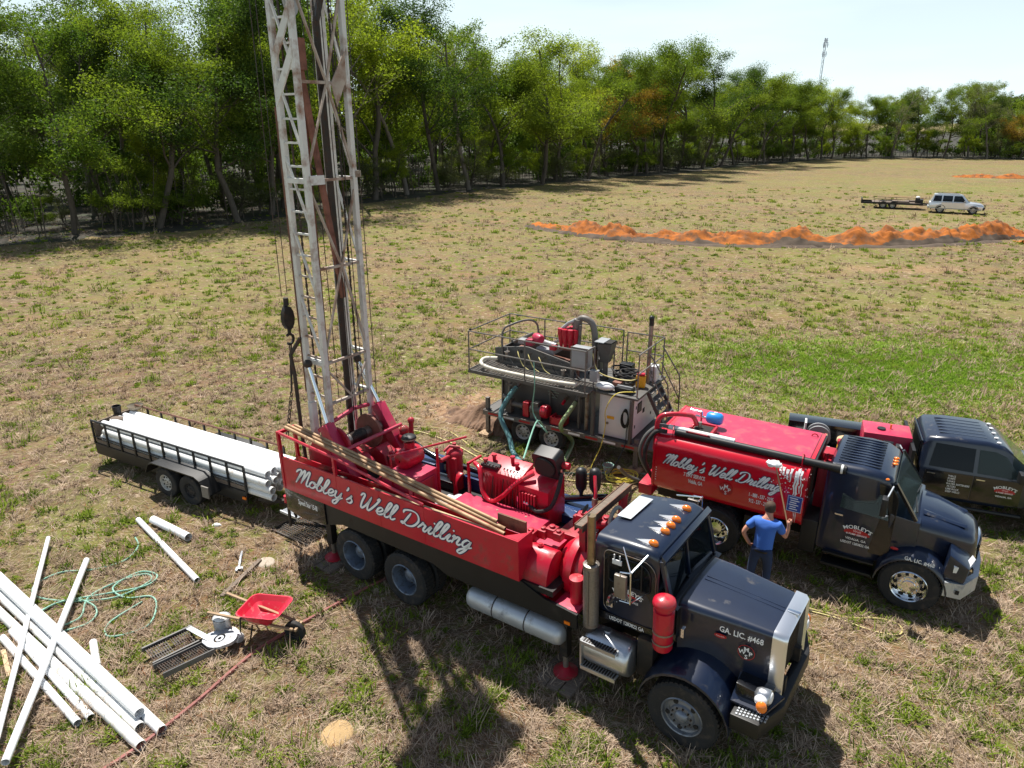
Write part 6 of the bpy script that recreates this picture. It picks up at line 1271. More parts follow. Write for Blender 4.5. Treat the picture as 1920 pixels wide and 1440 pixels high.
for x in (-.98, .55, 1.47): b = MB().m('grey_rail'); b.bx(x-.02, x+.02, -.60, -.551, .77, 1.96); b.build('tank_stiffener', None, G)
b = MB().m('wave_green'); b.add([(.62+.10*math.cos(a), -.556, 1.53+.07*math.sin(a)) for a in (PI*k/12 for k in range(13))], [tuple(range(13))]); b.bx(.46, .80, -.557, -.555, 1.48, 1.49); b.bx(.48, .78, -.557, -.555, 1.40, 1.41); b.bx(.52, .74, -.557, -.555, 1.33, 1.34); b.build('wave_mark', None, G, smooth=0)
# walkway
b = MB().m('grey_rail'); grille_plate(b, -1.46, -.5, -1.5, .35, 2.0, 30, 10, .012, .03); grille_plate(b, -.5, 2.05, -1.5, -.75, 2.0, 12, 26, .012, .03)
kind(b.build('walkway_grating', None, G), 'stuff')
b = MB().m('grey_trailer'); b.bx(-1.48, 2.08, -1.53, -1.505, 1.96, 2.05); b.bx(-1.49, -1.465, -1.5, .35, 1.96, 2.05); b.bx(-.5, 2.06, -.745, -.72, 1.96, 2.05); b.bx(-1.0, 2.1, -.70, .7, 1.985, 2.0)
b.bar((-1.4, -1.1, 1.97), (-1.0, -.6, 1.6), .05); b.bar((2.0, -1.1, 1.97), (1.5, -.6, 1.5), .05); b.bx(2.02, 2.10, -1.12, -1.04, .77, 2.0); b.build('walkway_frame', None, G)
def railing(pts, zs, name='guard_rail', posts=None, r=.018):
    b = MB().m('grey_rail')
    for z in zs: b.tube([(p[0], p[1], z) for p in pts], r, 6)
    for p in (posts or pts): b.tube([(p[0], p[1], 2.0), (p[0], p[1], zs[0])], r, 6)
    b.build(name, None, G)
railing([(-1.46, .60), (-1.46, -1.5), (2.0, -1.5), (2.0, -1.0)], (3.12, 2.62), posts=[(-1.46, .6), (-1.46, -1.5), (.28, -1.5), (2.0, -1.5), (2.0, -1.0)])
railing([(-1.46, .60), (.35, .62)], (3.12, 2.62), posts=[(-.3, .6), (.35, .62)]); railing([(.55, .62), (.56, .62), (2.08, .62)], (3.16, 2.66), posts=[(.55, .62), (2.08, .62)]); railing([(2.2, .62), (3.2, .66), (3.2, .0), (3.2, -1.05)], (3.12, 2.62), posts=[(2.2, .62), (3.2, .66), (3.2, 0), (3.2, -1.05)])
b = MB().m('dark_hole'); b.sph((-1.46, -1.42, 3.14), .04, 8, 6); b.build('rail_cap', None, G)
# shaker
b = MB().m('grey_trailer'); prof = [(-1.28, 2.02), (-1.28, 2.42), (-1.0, 2.48), (-.34, 2.60), (-.2, 2.60), (1.1, 2.36), (1.1, 2.02)]
b.ext([(x, -.48, z) for x, z in prof], (0, .05, 0)); b.ext([(x, .36, z) for x, z in prof], (0, .05, 0)); b.bx(-1.28, -1.24, -.43, .36, 2.02, 2.35); b.bx(1.06, 1.1, -.43, .36, 2.02, 2.34); b.build('shaker_side', None, G, bev=.006)
b = MB().m('rust_red'); b.ext([(-.9, -.425, 2.30), (1.05, -.425, 2.12), (1.05, -.425, 2.16), (-.9, -.425, 2.34)], (0, .78, 0)); b.build('shaker_screen', None, G)
b = MB().m('grey_rail'); b.bx(-1.1, 1.1, -.52, -.482, 2.0, 2.1); b.tube(smoothpath([(-1.0, -.5, 2.05), (-1.02, -.5, 2.9), (-.85, -.3, 3.1), (-.55, .1, 3.18), (-.4, .35, 3.0), (-.38, .4, 2.5)], 3), .03, 6)
for k in range(4): b.bar((-.7+.4*k, -.486, 2.1), (-.5+.4*k, -.486, 2.52-.04*k), .03, .012)
b.build('shaker_brace', None, G)
b = MB().m('dark_hole'); b.cyl((-.42, -.486, 2.44), (-.42, -.482, 2.44), .05, n=12); b.build('port', None, G)
X = Matrix.Translation((-.22, -.05, 2.78)) @ Matrix.Rotation(R_(-30), 4, 'Z')
b = MB().m('red_sky_tinted'); b.lathe([(.001, -.02), (.11, -.02), (.125, .02), (.125, .26), (.10, .30), (.001, .30)], (0, 0, 0), 'x', 18, X=X); b.build('motor', None, G)
b = MB().m('red_sky_tinted'); b.bx(-.46, -.26, -.2, .0, 2.54, 2.72); b.build('motor_mount', None, G, bev=.01)
b = MB().m('grey_light'); b.bx(-.1, .45, -.25, .3, 2.42, 2.55); b.cyl((-.1, .1, 2.62), (.4, .0, 2.6), .08); b.build('vibrator_beam', None, G, bev=.01)
b = MB().m('steel_worn')
for (x, z) in ((-.8, 2.38), (.95, 2.16)): b.cyl((x, -.62, z-.12), (x, -.62, z+.02), .05, n=10); b.cyl((x, -.62, z+.02), (x, -.62, z+.04), .075, n=10)
b.build('shaker_spring', None, G)
# hydrocyclone cluster
for k, (x, y) in enumerate(((.60, -.10), (.74, -.14), (.88, -.12), (1.0, -.02), (.66, .10), (.80, .22), (.95, .20))):
    b = MB().m('red'); b.cyl((x, y, 2.62), (x-.02, y, 3.02), .035, .09, 12); b.cyl((x-.02, y, 3.02), (x-.02, y, 3.16), .09, n=12); b.cyl((x, y-.10, 3.1), (x+.02, y+.1, 3.1), .03); b.build('cyclone', None, G)
b = MB().m('grey_rail'); b.cyl((.95, .1, 3.1), (.98, .1, 3.42), .13, .12, 14); b.tube(smoothpath([(.95, .1, 3.36), (1.1, .12, 3.46), (1.34, .14, 3.38), (1.45, .15, 3.1), (1.48, .15, 2.6), (1.46, .15, 2.2)], 4), .085, 10); b.bx(1.08, 1.34, .0, .25, 2.0, 3.2) if False else b.tube([(1.05, .0, 2.2), (1.1, .0, 3.3)], .05, 8); b.build('cyclone_manifold', None, G)
b = MB().m('rust_red'); b.bx(.55, 1.15, -.15, .35, 2.58, 2.64); b.build('cyclone_pan', None, G)
b = MB().m('grey_light'); b.tube([(.55, -.05, 3.1), (.75, .0, 3.3), (.98, .1, 3.42)], .05, 8); b.build('feed_pipe', None, G)
for (p, q, r, mt, nm) in (((-1.05, .15, 2.45), (-.5, .3, 2.75), .05, 'grey_rail', 'return_pipe'), ((.1, .3, 2.55), (.6, .3, 2.85), .045, 'steel_worn', 'return_pipe'), ((1.2, -.6, 2.02), (1.2, -.6, 2.6), .05, 'grey_rail', 'riser_pipe'), ((1.32, -.5, 2.02), (1.32, -.5, 2.45), .04, 'rust_red', 'riser_pipe'), ((1.5, -.2, 2.1), (2.1, -.35, 2.1), .05, 'black_flat', 'cross_pipe')):
    b = MB().m(mt); b.cyl(p, q, r, n=10); b.build(nm, None, G)
for (x, y, z, sx, sy, sz, mt, nm) in ((1.45, .35, 2.02, .3, .25, .35, 'grey_trailer', 'gear_housing'), (.45, -.28, 2.58, .18, .14, .12, 'red', 'junction_box'), (-.7, .1, 2.5, .2, .3, .12, 'grey_light', 'feed_box'), (2.3, .45, 2.02, .35, .25, .3, 'black_flat', 'battery'), (2.5, -.62, 2.02, .22, .2, .16, 'rust_red', 'tool_tray'), (1.25, -1.3, 2.04, .12, .1, .12, 'grey_light', 'walkway_valve')):
    b = MB().m(mt); b.bx(x-sx/2, x+sx/2, y-sy/2, y+sy/2, z, z+sz); b.build(nm, None, G, bev=.012)
random.seed(44)
for k in range(7):
    x = -.9+.33*k; b = MB().m(random.choice(['black_flat', 'hose_grey', 'hose_yellow'])); b.tube(smoothpath([(x, -.45, 2.5-.04*k), (x+.15, -.62, 2.35), (x+.3, -.66, 2.12), (x+.5, -.7, 2.04)], 4), .012, 5); b.build('cable_line', None, G)
# electrical boxes
b = MB().m('grey_light'); b.bx(1.40, 1.86, -1.10, -.82, 2.52, 3.04); b.build('control_box', None, G, bev=.01)
b = MB().m('grey_rail'); b.bx(1.39, 1.87, -1.12, -1.105, 2.50, 3.06); b.m('grey_light').bx(1.43, 1.83, -1.128, -1.121, 2.54, 3.02); b.build('control_box_door', None, G)
b = MB().m('grey_light'); b.bx(1.93, 2.14, -1.1, -.95, 2.22, 2.52); b.build('switch_box', None, G, bev=.01)
# hopper
b = MB().m('grey_trailer'); b.loft([[(1.66, -.15, 2.90), (2.08, -.15, 2.96), (2.08, .25, 2.96), (1.66, .25, 2.90)], [(1.74, -.06, 2.40), (1.95, -.06, 2.40), (1.95, .16, 2.40), (1.74, .16, 2.40)]], True, False); b.m('grey_light').bx(1.60, 1.86, -.18, .28, 2.955, 2.975); b.m('dark_hole').add([(1.87, -.13, 2.965), (2.06, -.13, 2.975), (2.06, .23, 2.975), (1.87, .23, 2.965)], [(0, 1, 2, 3)]); b.build('hopper', None, G, smooth=0)
b = MB().m('grey_rail'); b.tube([(1.85, .05, 2.42), (1.85, .05, 2.0)], .07, 8); b.bar((1.70, -.12, 2.7), (1.70, -.12, 2.0), .03); b.bar((2.02, .2, 2.7), (2.02, .2, 2.0), .03); b.m('rust').bx(1.55, 1.62, -.1, .05, 2.0, 2.7); b.build('hopper_stand', None, G)
# engine cabinet
b = MB().m('white_panel'); b.bx(2.18, 3.04, -.96, .80, .79, 1.95); b.build('cabinet', None, G, bev=.01)
b = MB().m('white_panel'); b.bx(2.24, 2.98, -.975, -.961, .84, 1.90); b.build('cabinet_door', None, G, bev=.004)
b = MB().m('white_panel'); b.ext([(3.045, -.92, .84), (3.045, .85, .84), (3.045, .40, 1.95), (3.045, -.92, 1.98)], (.05, 0, 0)); b.build('end_panel', None, G, bev=.006)
b = MB().m('dark_hole'); b.bx(3.096, 3.104, -.70, -.42, 1.45, 1.72); b.m('leaf_dark' if False else 'grey_trailer').bx(3.105, 3.108, -.66, -.46, 1.48, 1.69); b.m('dark_hole').bx(3.096, 3.104, -.32, -.20, 1.34, 1.46); b.bx(3.096, 3.104, -.85, -.80, 1.1, 1.18); b.bx(3.096, 3.104, -.80, -.76, 1.6, 1.68); b.bx(3.096, 3.104, .25, .30, 1.1, 1.17); b.build('gauge_panel', None, G, smooth=0)
b = MB().m('yellow'); b.bx(2.40, 2.60, -.982, -.976, 1.28, 1.36); b.build('warning_label', None, G, smooth=0)
b = MB().m('steel_worn'); b.cyl((2.42, -.99, 1.15), (2.42, -.975, 1.15), .035, n=10); b.build('latch', None, G)
b = MB().m('grey_trailer'); b.bx(2.12, 3.25, -1.12, .85, 1.955, 2.01); b.bx(3.06, 3.12, -1.14, -1.0, .77, 1.95); b.bx(3.06, 3.12, .86, .92, .77, 1.95); b.bx(1.56, 1.62, -.95, -.89, .77, 1.96); b.build('platform', None, G, bev=.005)
b = MB().m('steel_worn'); b.tube([(1.80, -.9, .78), (1.80, -.9, 1.95)], .055, 8); b.build('vertical_pipe', None, G)
b = MB().m('steel_worn'); b.cyl((3.02, .1, 1.96), (3.02, .1, 3.55), .055, n=14); b.m('black_flat').cyl((3.02, .1, 3.55), (3.02, .1, 3.72), .062, n=14); b.sph((3.02, .08, 3.74), .07, 10, 6); b.build('exhaust_stack', None, G)
# ladder/steps at the front end
b = MB().m('grey_trailer')
for y in (-.05, .75): b.bar((3.18, y-.3, 2.0), (3.85, y-.3, .80), .05, .09)
b.build('stair_stringer', None, G)
for k in range(6):
    q = (k+.5)/6; b = MB().m('grey_rail'); b.bx(3.18+.67*q-.09, 3.18+.67*q+.09, -.33, .43, 2.0-1.2*q-.01, 2.0-1.2*q+.01); b.build('stair_tread', None, G)
for y in (-.08, .78):
    b = MB().m('grey_rail'); b.tube([(3.22, y-.3, 2.95), (3.72, y-.3, 2.25), (3.76, y-.3, 1.9), (3.78, y-.3, .85)], .018, 6); b.tube([(3.22, y-.3, 2.5), (3.76, y-.3, 1.6)], .015, 6); b.build('stair_rail', None, G)
# pumps on the deck
for (x, mt) in ((.10, 'red_sky_tinted'), ):
    b = MB().m('red'); b.bx(-.06, .12, -1.02, -.82, .80, 1.22); b.build('coupling_guard', None, G, bev=.02)
b = MB().m('grey_trailer'); b.cyl((.16, -.92, 1.05), (.48, -.92, 1.05), .13, n=16); b.bx(.2, .42, -1.02, -.8, 1.15, 1.26); b.bx(.16, .5, -1.0, -.84, .78, .95); b.build('pump_motor', None, G)
b = MB().m('red'); b.lathe([(.001, .0), (.17, .0), (.19, .04), (.19, .16), (.15, .2), (.001, .2)], (.50, -.92, 1.05), 'x', 20); b.build('pump_volute', None, G)
b = MB().m('grey_rail'); b.cyl((-.55, -.9, 1.05), (-.1, -.9, 1.05), .07, n=12); b.cyl((-.85, -.75, 1.15), (-.5, -.8, 1.1), .07, n=12); b.bx(-.62, -.45, -1.0, -.8, .8, 1.2); b.cyl((-.62, -.8, 1.1), (-.62, -.75, 1.75), .05, n=10); b.cyl((-.72, -.8, 1.55), (-.5, -.8, 1.55), .03, n=8); b.build('suction_manifold', None, G)
b = MB().m('red'); b.bx(.80, 1.22, -1.05, -.98, .78, .98); b.bx(.80, .85, -1.05, -.75, .78, 1.0); b.bx(1.17, 1.22, -1.05, -.75, .78, 1.0); b.bx(.85, 1.17, -.8, -.75, .78, .95); b.build('jerry_can_holder', None, G)
b = MB().m('red'); b.cyl((1.05, -.6, 1.42), (1.05, -.82, 1.32), .04, n=10); b.m('steel_worn').cyl((1.05, -.56, 1.44), (1.05, -.7, 1.38), .05, n=10); b.build('drain_valve', None, G)
b = MB().m('steel_worn'); b.cyl((-.38, -.56, 1.62), (-.40, -.74, 1.50), .05, n=10); b.cyl((1.42, -.56, 1.58), (1.42, -.76, 1.46), .055, n=10); b.build('outlet_coupling', None, G)
for (x, y) in ((-1.2, -1.0), (3.25, -1.0), (3.25, .7), (-1.2, .7)):
    b = MB().m('grey_rail'); b.bx(x-.05, x+.05, y-.05, y+.05, .10, 1.12 if x < 0 else .9); b.bx(x-.08, x+.08, y-.08, y+.08, .60, .78); b.build('corner_jack', None, G)
    b = MB().m('wood'); b.bx(x-.16, x+.16, y-.28, y+.12, .01, .09); b.build('jack_board', None, G, bev=.006)
def mw(x, y, z): return Matrix.Translation((.87, 18.66, 0)) @ Matrix.Rotation(R_(-31.5), 4, 'Z') @ Vector((x, y, z))
def hose(name, pts, r, mt, label, cat='hose', k=6, n=8):
    b = MB().m(mt); b.tube(smoothpath(pts, k), r, n); return tag(b.build(name), label, cat)
def rw(x, y, z): return world((x, y, z))
hose('suction_hose', [mw(-.93, -.9, 2.28), mw(-1.25, -1.05, 2.26), mw(-1.2, -1.3, 2.2), mw(-.8, -1.42, 2.16), mw(0, -1.42, 2.14), mw(1.0, -1.40, 2.14), mw(1.55, -1.3, 2.13), mw(1.6, -1.2, 2.1)], .052, 'hose_white', 'thick cream hose looped round the walkway of the mud trailer', n=10)
hose('teal_hose', [mw(-.40, -.76, 1.50), mw(-.50, -.95, 1.30), mw(-.62, -1.25, .8), (-.08, 17.45, .35), (.02, 17.1, .08), (.15, 16.7, .07), (.3, 16.2, .07)], .07, 'hose_teal', 'thick blue-green hose running from the mud trailer down to the ground behind the console', n=10)
hose('green_hose', [mw(1.42, -.78, 1.44), mw(1.36, -1.0, 1.25), mw(1.22, -1.22, .85), (1.62, 17.45, .25), (1.52, 17.1, .07), (1.34, 16.5, .07), (1.15, 16.0, .07), (.7, 15.5, .07), (.1, 15.0, .1)], .06, 'hose_green', 'thick pale green hose dropping from the mud trailer to the ground', n=10)
hose('garden_hose', [mw(.55, -1.5, 2.62), mw(.6, -1.53, 2.0), mw(.55, -1.5, 1.2), (.9, 16.5, .9), (.62, 15.9, 1.5), rw(-3.9, .62, 2.55)], .018, 'hose_garden', 'thin green hose hanging from the middle of the walkway rail to the console', n=6)
hose('extension_cord', [mw(3.1, -.9, 2.10), mw(2.7, -1.16, 2.06), mw(2.45, -1.18, 1.6), mw(2.4, -1.05, 1.1), mw(2.38, -1.2, .6), mw(2.3, -1.6, .05), (2.35, 16.2, .02), (2.45, 16.0, .02)], .012, 'cord_yellow', 'thin yellow cord hanging down in front of the white cabinet', 'cord', n=5)
hose('draped_hose', [mw(1.9, -.9, 2.9), mw(2.1, -1.0, 2.5), mw(2.5, -.9, 2.35), mw(2.9, -.85, 2.35), mw(3.1, -.95, 2.45)], .016, 'hose_yellow', 'pale yellow line draped over the platform rail of the mud trailer', n=5)
hose('black_cable', [mw(3.05, -1.02, 1.5), mw(2.98, -1.05, 1.1), mw(3.0, -1.2, .7), mw(2.8, -1.7, .05), mw(2.5, -2.0, .02)], .014, 'black_flat', 'black cable hanging beside the white cabinet to the ground', 'cable', n=5)
o = thing('cable_hank', 'hank of black cable hung on the front post of the white cabinet', 'cable', mw(2.93, -1.06, 1.45), zr(-31.5)); b = MB().m('black_flat')
for k in range(4): b.tube([( (.07+.01*k)*math.cos(a), -.02*k*.5, .22*math.sin(a)-.02*k) for a in (2*PI*j/14 for j in range(14))], .014, 5, closed=True)
b.build('cable_loops', None, o)
o = thing('hose_pile', 'heap of coiled black hoses on the platform of the mud trailer', 'hose', mw(2.55, -.2, 2.02), zr(-31.5)); b = MB().m('rubber'); random.seed(3)
for k in range(9): rr = random.uniform(.18, .32); cx, cy, cz = random.gauss(0, .06), random.gauss(0, .08), .03+.035*k; tl = random.gauss(0, .15); b.tube([(cx+rr*1.3*math.cos(a), cy+rr*math.sin(a), cz+tl*rr*math.cos(a)+.02) for a in (2*PI*j/18 for j in range(18))], .022, 6, closed=True)
b.build('hose_coils', None, o)
o = thing('yellow_jug', 'yellow and red jug on the mud trailer platform beside the exhaust stack', 'jug', mw(2.98, -.28, 2.02), zr(-20)); b = MB().m('yellow'); b.bx(-.12, .12, -.09, .09, 0, .30); b.build('jug_body', None, o, bev=.03); b = MB().m('red'); b.bx(-.1, .1, -.07, .07, .305, .37); b.build('jug_top', None, o, bev=.02)
o = thing('white_sack', 'white plastic sack slumped on the near edge of the platform above the cabinet', 'sack', mw(2.30, -.95, 2.015), zr(-31.5)); b = MB().m('white_panel'); b.sph((0, 0, .10), .17, 16, 10, (1.5, .9, .6)); b.build('sack_body', None, o)
o = thing('white_case', 'white case standing behind the yellow jug on the mud trailer', 'case', mw(3.05, .35, 2.02), zr(-31.5)); b = MB().m('white_panel'); b.bx(-.12, .14, -.14, .14, 0, .42); b.build('case_body', None, o, bev=.02); b = MB().m('grey_light'); b.bx(-.05, .05, -.15, -.142, .2, .3); b.build('case_latch', None, o)
o = thing('black_crate', 'black case lying on the near platform corner next to the white sack', 'case', mw(2.78, -.82, 2.015), zr(-31.5)); b = MB().m('black_flat'); b.bx(-.22, .22, -.14, .14, 0, .14); b.build('crate_body', None, o, bev=.02); b = MB().m('grey_light'); b.bx(-.2, .2, -.02, .02, .141, .155); b.build('crate_handle', None, o)

# hoses and lines on the ground between the machines
hose('ground_hose', [(-3.3, 16.4, .5), (-2.9, 16.8, .05), (-3.4, 17.6, .02), (-3.9, 18.3, .02), (-3.4, 18.75, .02), (-2.6, 18.5, .02), (-1.7, 17.8, .02), (-1.0, 17.0, .02), (-.6, 16.5, .02)], .02, 'hose_yellow', 'pale hose looping on the grass behind the rig from valve to console', n=6)
hose('ground_hose', [(-3.0, 18.9, .02), (-2.0, 18.7, .02), (-1.4, 18.0, .02), (-.9, 17.2, .02), (-.2, 16.9, .02)], .016, 'hose_yellow', 'pale straight line crossing the grass left of the blue-green hose', n=5)
hose('ground_hose', [(.5, 16.0, .02), (1.1, 15.7, .02), (1.9, 15.5, .02), (2.8, 15.4, .02), (3.5, 15.8, .02), (3.9, 16.2, .02)], .02, 'hose_yellow', 'pale hose lying in front of the mud trailer wheels towards the red tank', n=6)
hose('ground_hose', [(.4, 15.7, .02), (1.2, 16.0, .02), (2.0, 15.95, .02), (2.9, 16.1, .02), (3.7, 15.7, .02), (4.1, 15.3, .02)], .016, 'hose_garden', 'thin green hose lying beside the yellow cord coil', n=5)
hose('ground_hose', [(2.45, 14.6, .9), (2.8, 15.2, .35), (3.2, 15.4, .12), (3.7, 15.2, .2), (4.1, 14.8, .6)], .045, 'hose_grey', 'grey hose arching between the rig and the back of the red tank', n=8)
b = MB().m('cord_yellow'); pts = []
for k in range(7*14): a = 2*PI*k/14; rr = .26+.07*math.sin(k*.37); pts.append((2.72+.03*math.sin(k*.11)+rr*1.25*math.cos(a), 15.7+rr*math.sin(a), .03+.0012*k+.012*math.sin(k*1.7)))
b.tube(pts, .013, 5); tag(b.build('yellow_coil'), 'coil of bright yellow rope on the grass behind the cab of the rig', 'rope')
b = MB().m('galvanised'); o = thing('bucket_by_cord', 'small galvanised bucket at the foot of the yellow cord', 'bucket', (2.42, 15.98, 0)); b.lathe([(.10, 0), (.13, .24), (.12, .24), (.09, .02), (.001, .02)], (0, 0, 0), 'z', 18); b.build('bucket_body', None, o); b = MB().m('hose_garden'); b.tube([(.14*math.cos(a), .14*math.sin(a), .25) for a in (2*PI*k/16 for k in range(16))], .012, 5, closed=True); b.build('bucket_rim', None, o)
hose('ground_hose', [(4.9, 10.9, .02), (5.4, 10.72, .02), (6.0, 10.46, .02), (6.6, 10.42, .02), (6.85, 10.22, .02), (6.7, 10.0, .02), (6.3, 10.1, .02), (5.8, 10.45, .02), (5.3, 10.68, .02)], .014, 'hose_yellow', 'thin tan hose looping on the grass in front of the rig bonnet', n=5)
hose('red_hose', [(-2.0, 11.9, .03), (-2.5, 11.55, .03), (-3.2, 10.85, .03), (-3.8, 10.2, .03), (-4.25, 9.65, .03), (-4.55, 9.1, .03), (-4.8, 8.55, .03), (-5.12, 7.95, .03), (-5.35, 7.6, .03), (-5.62, 7.25, .03), (-6.0, 6.8, .03)], .032, 'hose_red', 'long reddish hose lying on the grass from the rear wheels to the bottom edge', n=8)
hose('garden_hose', [(-8.05, 13.05, .02), (-7.82, 12.7, .02), (-7.85, 12.2, .02), (-8.3, 11.9, .02), (-8.9, 11.8, .02), (-9.15, 11.4, .02), (-8.9, 11.05, .02), (-8.2, 10.9, .03), (-7.4, 11.0, .04), (-7.0, 11.5, .03), (-7.2, 11.75, .02), (-7.6, 11.5, .03), (-7.9, 11.0, .04), (-7.75, 10.4, .03), (-8.3, 10.1, .03), (-8.6, 10.5, .03), (-8.2, 10.95, .04), (-7.6, 10.7, .05), (-7.5, 10.3, .03),
    (-8.0, 10.05, .03), (-8.5, 10.3, .04), (-8.4, 10.8, .05), (-7.6, 11.1, .05), (-7.0, 11.35, .04), (-6.95, 11.7, .03), (-7.35, 11.8, .03), (-7.6, 11.3, .04), (-7.2, 11.0, .03), (-6.75, 11.05, .02), (-6.5, 10.7, .02), (-6.45, 10.2, .02), (-6.95, 9.95, .02), (-7.15, 10.3, .02), (-6.85, 10.9, .02)], .017, 'hose_garden', 'tangled light green garden hose on the grass beneath the white pipes', n=6)

# ================================================================== PIPE TRAILER
PT = thing('pipe_trailer', 'low black two-axle trailer with slatted sides loaded with white pipes', 'trailer', (-7.35, 15.44, 0), zr(-28.4)); G = PT
b = MB().m('black_flat'); b.bx(-3.5, 1.95, -.60, .60, .42, .50); b.bx(-3.5, 1.95, -.62, -.58, .30, .60); b.bx(-3.5, 1.95, .58, .62, .30, .60); b.build('trailer_bed', None, G, bev=.006)
b = MB().m('wood_grey'); b.bx(-3.49, -3.45, -.57, .57, .56, 1.15); b.build('headboard', None, G)
for s in (-1, 1):
    b = MB().m('rust' if s > 0 else 'black_flat'); b.tube([(-3.5, s*.60, 1.22), (1.95, s*.60, 1.22)], .026, 6); b.tube([(-3.5, s*.60, .78), (1.95, s*.60, .78)], .018, 6); b.build('side_rail', None, G)
    for k in range(11):
        x = -3.5+.545*k; b = MB().m('black_flat'); b.bx(x-.022, x+.022, s*.60-.02, s*.60+.02, .56, 1.20); b.build('stake', None, G)
    b = MB().m('black_flat'); b.loft([[(x, s*.62, z), (x, s*1.0, z), (x, s*1.0, z-.03), (x, s*.62, z-.03)] for x, z in ((-1.0, .55), (-.85, .80), (-.7, .86), (.75, .86), (.92, .78), (1.12, .45))]); b.build('mudguard', None, G, smooth=30)
    wheel(G, -.42, s*.82, .37, .37, .20, s, 'wheel_grey', 'small', .20); wheel(G, .42, s*.82, .37, .37, .20, s, 'rubber' if s < 0 else 'wheel_grey', 'small', .20)
b = MB().m('chassis'); b.cyl((-.42, -.8, .37), (-.42, .8, .37), .04); b.cyl((.42, -.8, .37), (.42, .8, .37), .04); b.bar((2.2, -.5, .45), (3.9, 0, .45), .08); b.bar((2.2, .5, .45), (3.9, 0, .45), .08); b.build('drawbar', None, G)
b = MB().m('grey_rail'); b.bx(.98, 1.2, -1.02, -.99, .42, .70); b.build('number_plate', None, G)
b = MB().m('wood_grey'); b.bx(-3.45, 1.9, -.585, -.56, .56, .70); b.build('side_board', None, G)
b = MB().m('amber'); b.bx(1.85, 1.95, -.66, -.63, .42, .48); b.build('side_marker', None, G)
def pw(x, y, z): return Matrix.Translation((-7.35, 15.44, 0)) @ Matrix.Rotation(R_(-28.4), 4, 'Z') @ Vector((x, y, z))
def pipe(p, q, r, name, label, group=None, mt='pvc', n=20, cat='pipe'):
    p, q = Vector(p), Vector(q); d = (q-p).normalized(); b = MB().m(mt)
    up = Vector((0, 0, 1)); a = d.cross(up).normalized(); c = a.cross(d)
    ring = lambda P, r_: [P+(a*math.cos(2*PI*k/n)+c*math.sin(2*PI*k/n))*r_ for k in range(n)]
    b.loft([ring(p, r), ring(q, r), ring(q, r*.90), ring(p+d*.001, r*.90), ring(p, r)], True, False); return tag(b.build(name, smooth=50), label, cat, group)
random.seed(8)
for lay, (nn, z) in enumerate(((6, .60), (6, .762), (6, .924), (5, 1.08))):
    for k in range(nn):
        y = -.485+.194*k+(.0 if nn == 6 else .097); x0 = -3.38+random.uniform(0, .2); x1 = 2.55+random.uniform(-.14, .14)
        if lay == 3: lb = 'white pipe in the top layer of the trailer load, %s from the near side' % ORD[k]
        else: lb = ['white pipe in the bottom layer of the load on the low trailer', 'white pipe in the second layer from the bottom of the trailer load', 'white pipe in the layer under the top one of the trailer load'][lay]
        pipe(pw(x0, y, z), pw(x1, y+random.uniform(-.01, .01), z-(.02 if lay > 1 else 0)), .084, 'pvc_pipe', lb, 'white pipes loaded on the low trailer, layer %d' % (lay+1) if lay < 3 else 'white pipes loaded on the low trailer, top layer', 'pvc' if lay == 3 else 'pvc_dirty')
o = thing('black_bucket', 'black bucket standing on the rear corner post of the pipe trailer', 'bucket', pw(-3.47, .10, 1.15)); b = MB().m('black_flat'); b.lathe([(.001, 0), (.09, 0), (.11, .22), (.10, .22), (.085, .01), (.001, .01)], (0, 0, 0), 'z', 18); b.build('bucket_body', None, o); b = MB().m('black_flat'); b.tube([(.11*math.cos(a), .11*math.sin(a), .21) for a in (2*PI*k/16 for k in range(16))], .008, 5, closed=True); b.build('bucket_rim', None, o)
b = MB().m('canvas'); b.lathe([(.19, .0), (.20, .02), (.17, -.04), (.12, -.10), (.001, -.12)], pw(-3.3, .50, 1.26), 'z', 22); tag(b.build('canvas_basket'), 'brown round net basket hung at the far rear corner of the pipe trailer', 'basket')
b = MB().m('wood_grey'); b.sph(pw(-3.2, -.1, 1.12), .14, 12, 8, (1.5, 1, .5)); tag(b.build('rag_bundle'), 'grey rag bundle lying on the back ends of the loaded pipes', 'rag')

# ================================================================== WHITE PIPES AND SMALL GEAR ON THE GRASS
g = 'large white pipes lying on the grass at the left'
u = Vector((4.72, -3.51, 0)).normalized(); w = Vector((-u.y, u.x, 0))
nn_ = Vector((.594, .804, 0)); dd_ = Vector((.804, -.594, 0)); e0 = Vector((-5.12, 7.80, 0))
for off, z, back, lb in ((.09, .08, .02, 'large white pipe on the far side of the pile, its open end farthest right'), (-.07, .08, .33, 'large white pipe second in the pile, its cut end set back'), (-.23, .08, .0, 'large white pipe on the near side of the pile, open end nearest the camera'), (.01, .215, .45, 'large white pipe lying on top of the other large pipes at left')):
    q = e0+nn_*off-dd_*back; p = q-dd_*6.2+nn_*(off*.35+.05); pipe((p.x, p.y, z), (q.x, q.y, z), .078, 'pvc_pipe', lb, g, 'pvc' if z > .1 or off > 0 else 'pvc_dirty')
g2 = 'thinner white pipes scattered on the grass'
pipe((-9.72, 12.80, .17), (-7.27, 7.62, .20), .042, 'thin_pvc_pipe', 'thin white pipe crossing over the pile, left of the other crossing pipe', g2)
pipe((-8.48, 12.02, .16), (-6.86, 7.2, .24), .055, 'thin_pvc_pipe', 'thin white pipe crossing over the pile, right of the other crossing pipe', g2)
pipe((-8.70, 10.05, .06), (-6.26, 8.14, .06), .058, 'thin_pvc_pipe', 'upper one of the two parallel thin white pipes at the lower left', g2)
pipe((-8.75, 9.88, .06), (-6.40, 8.04, .06), .058, 'thin_pvc_pipe', 'lower one of the two parallel thin white pipes at the lower left', g2)
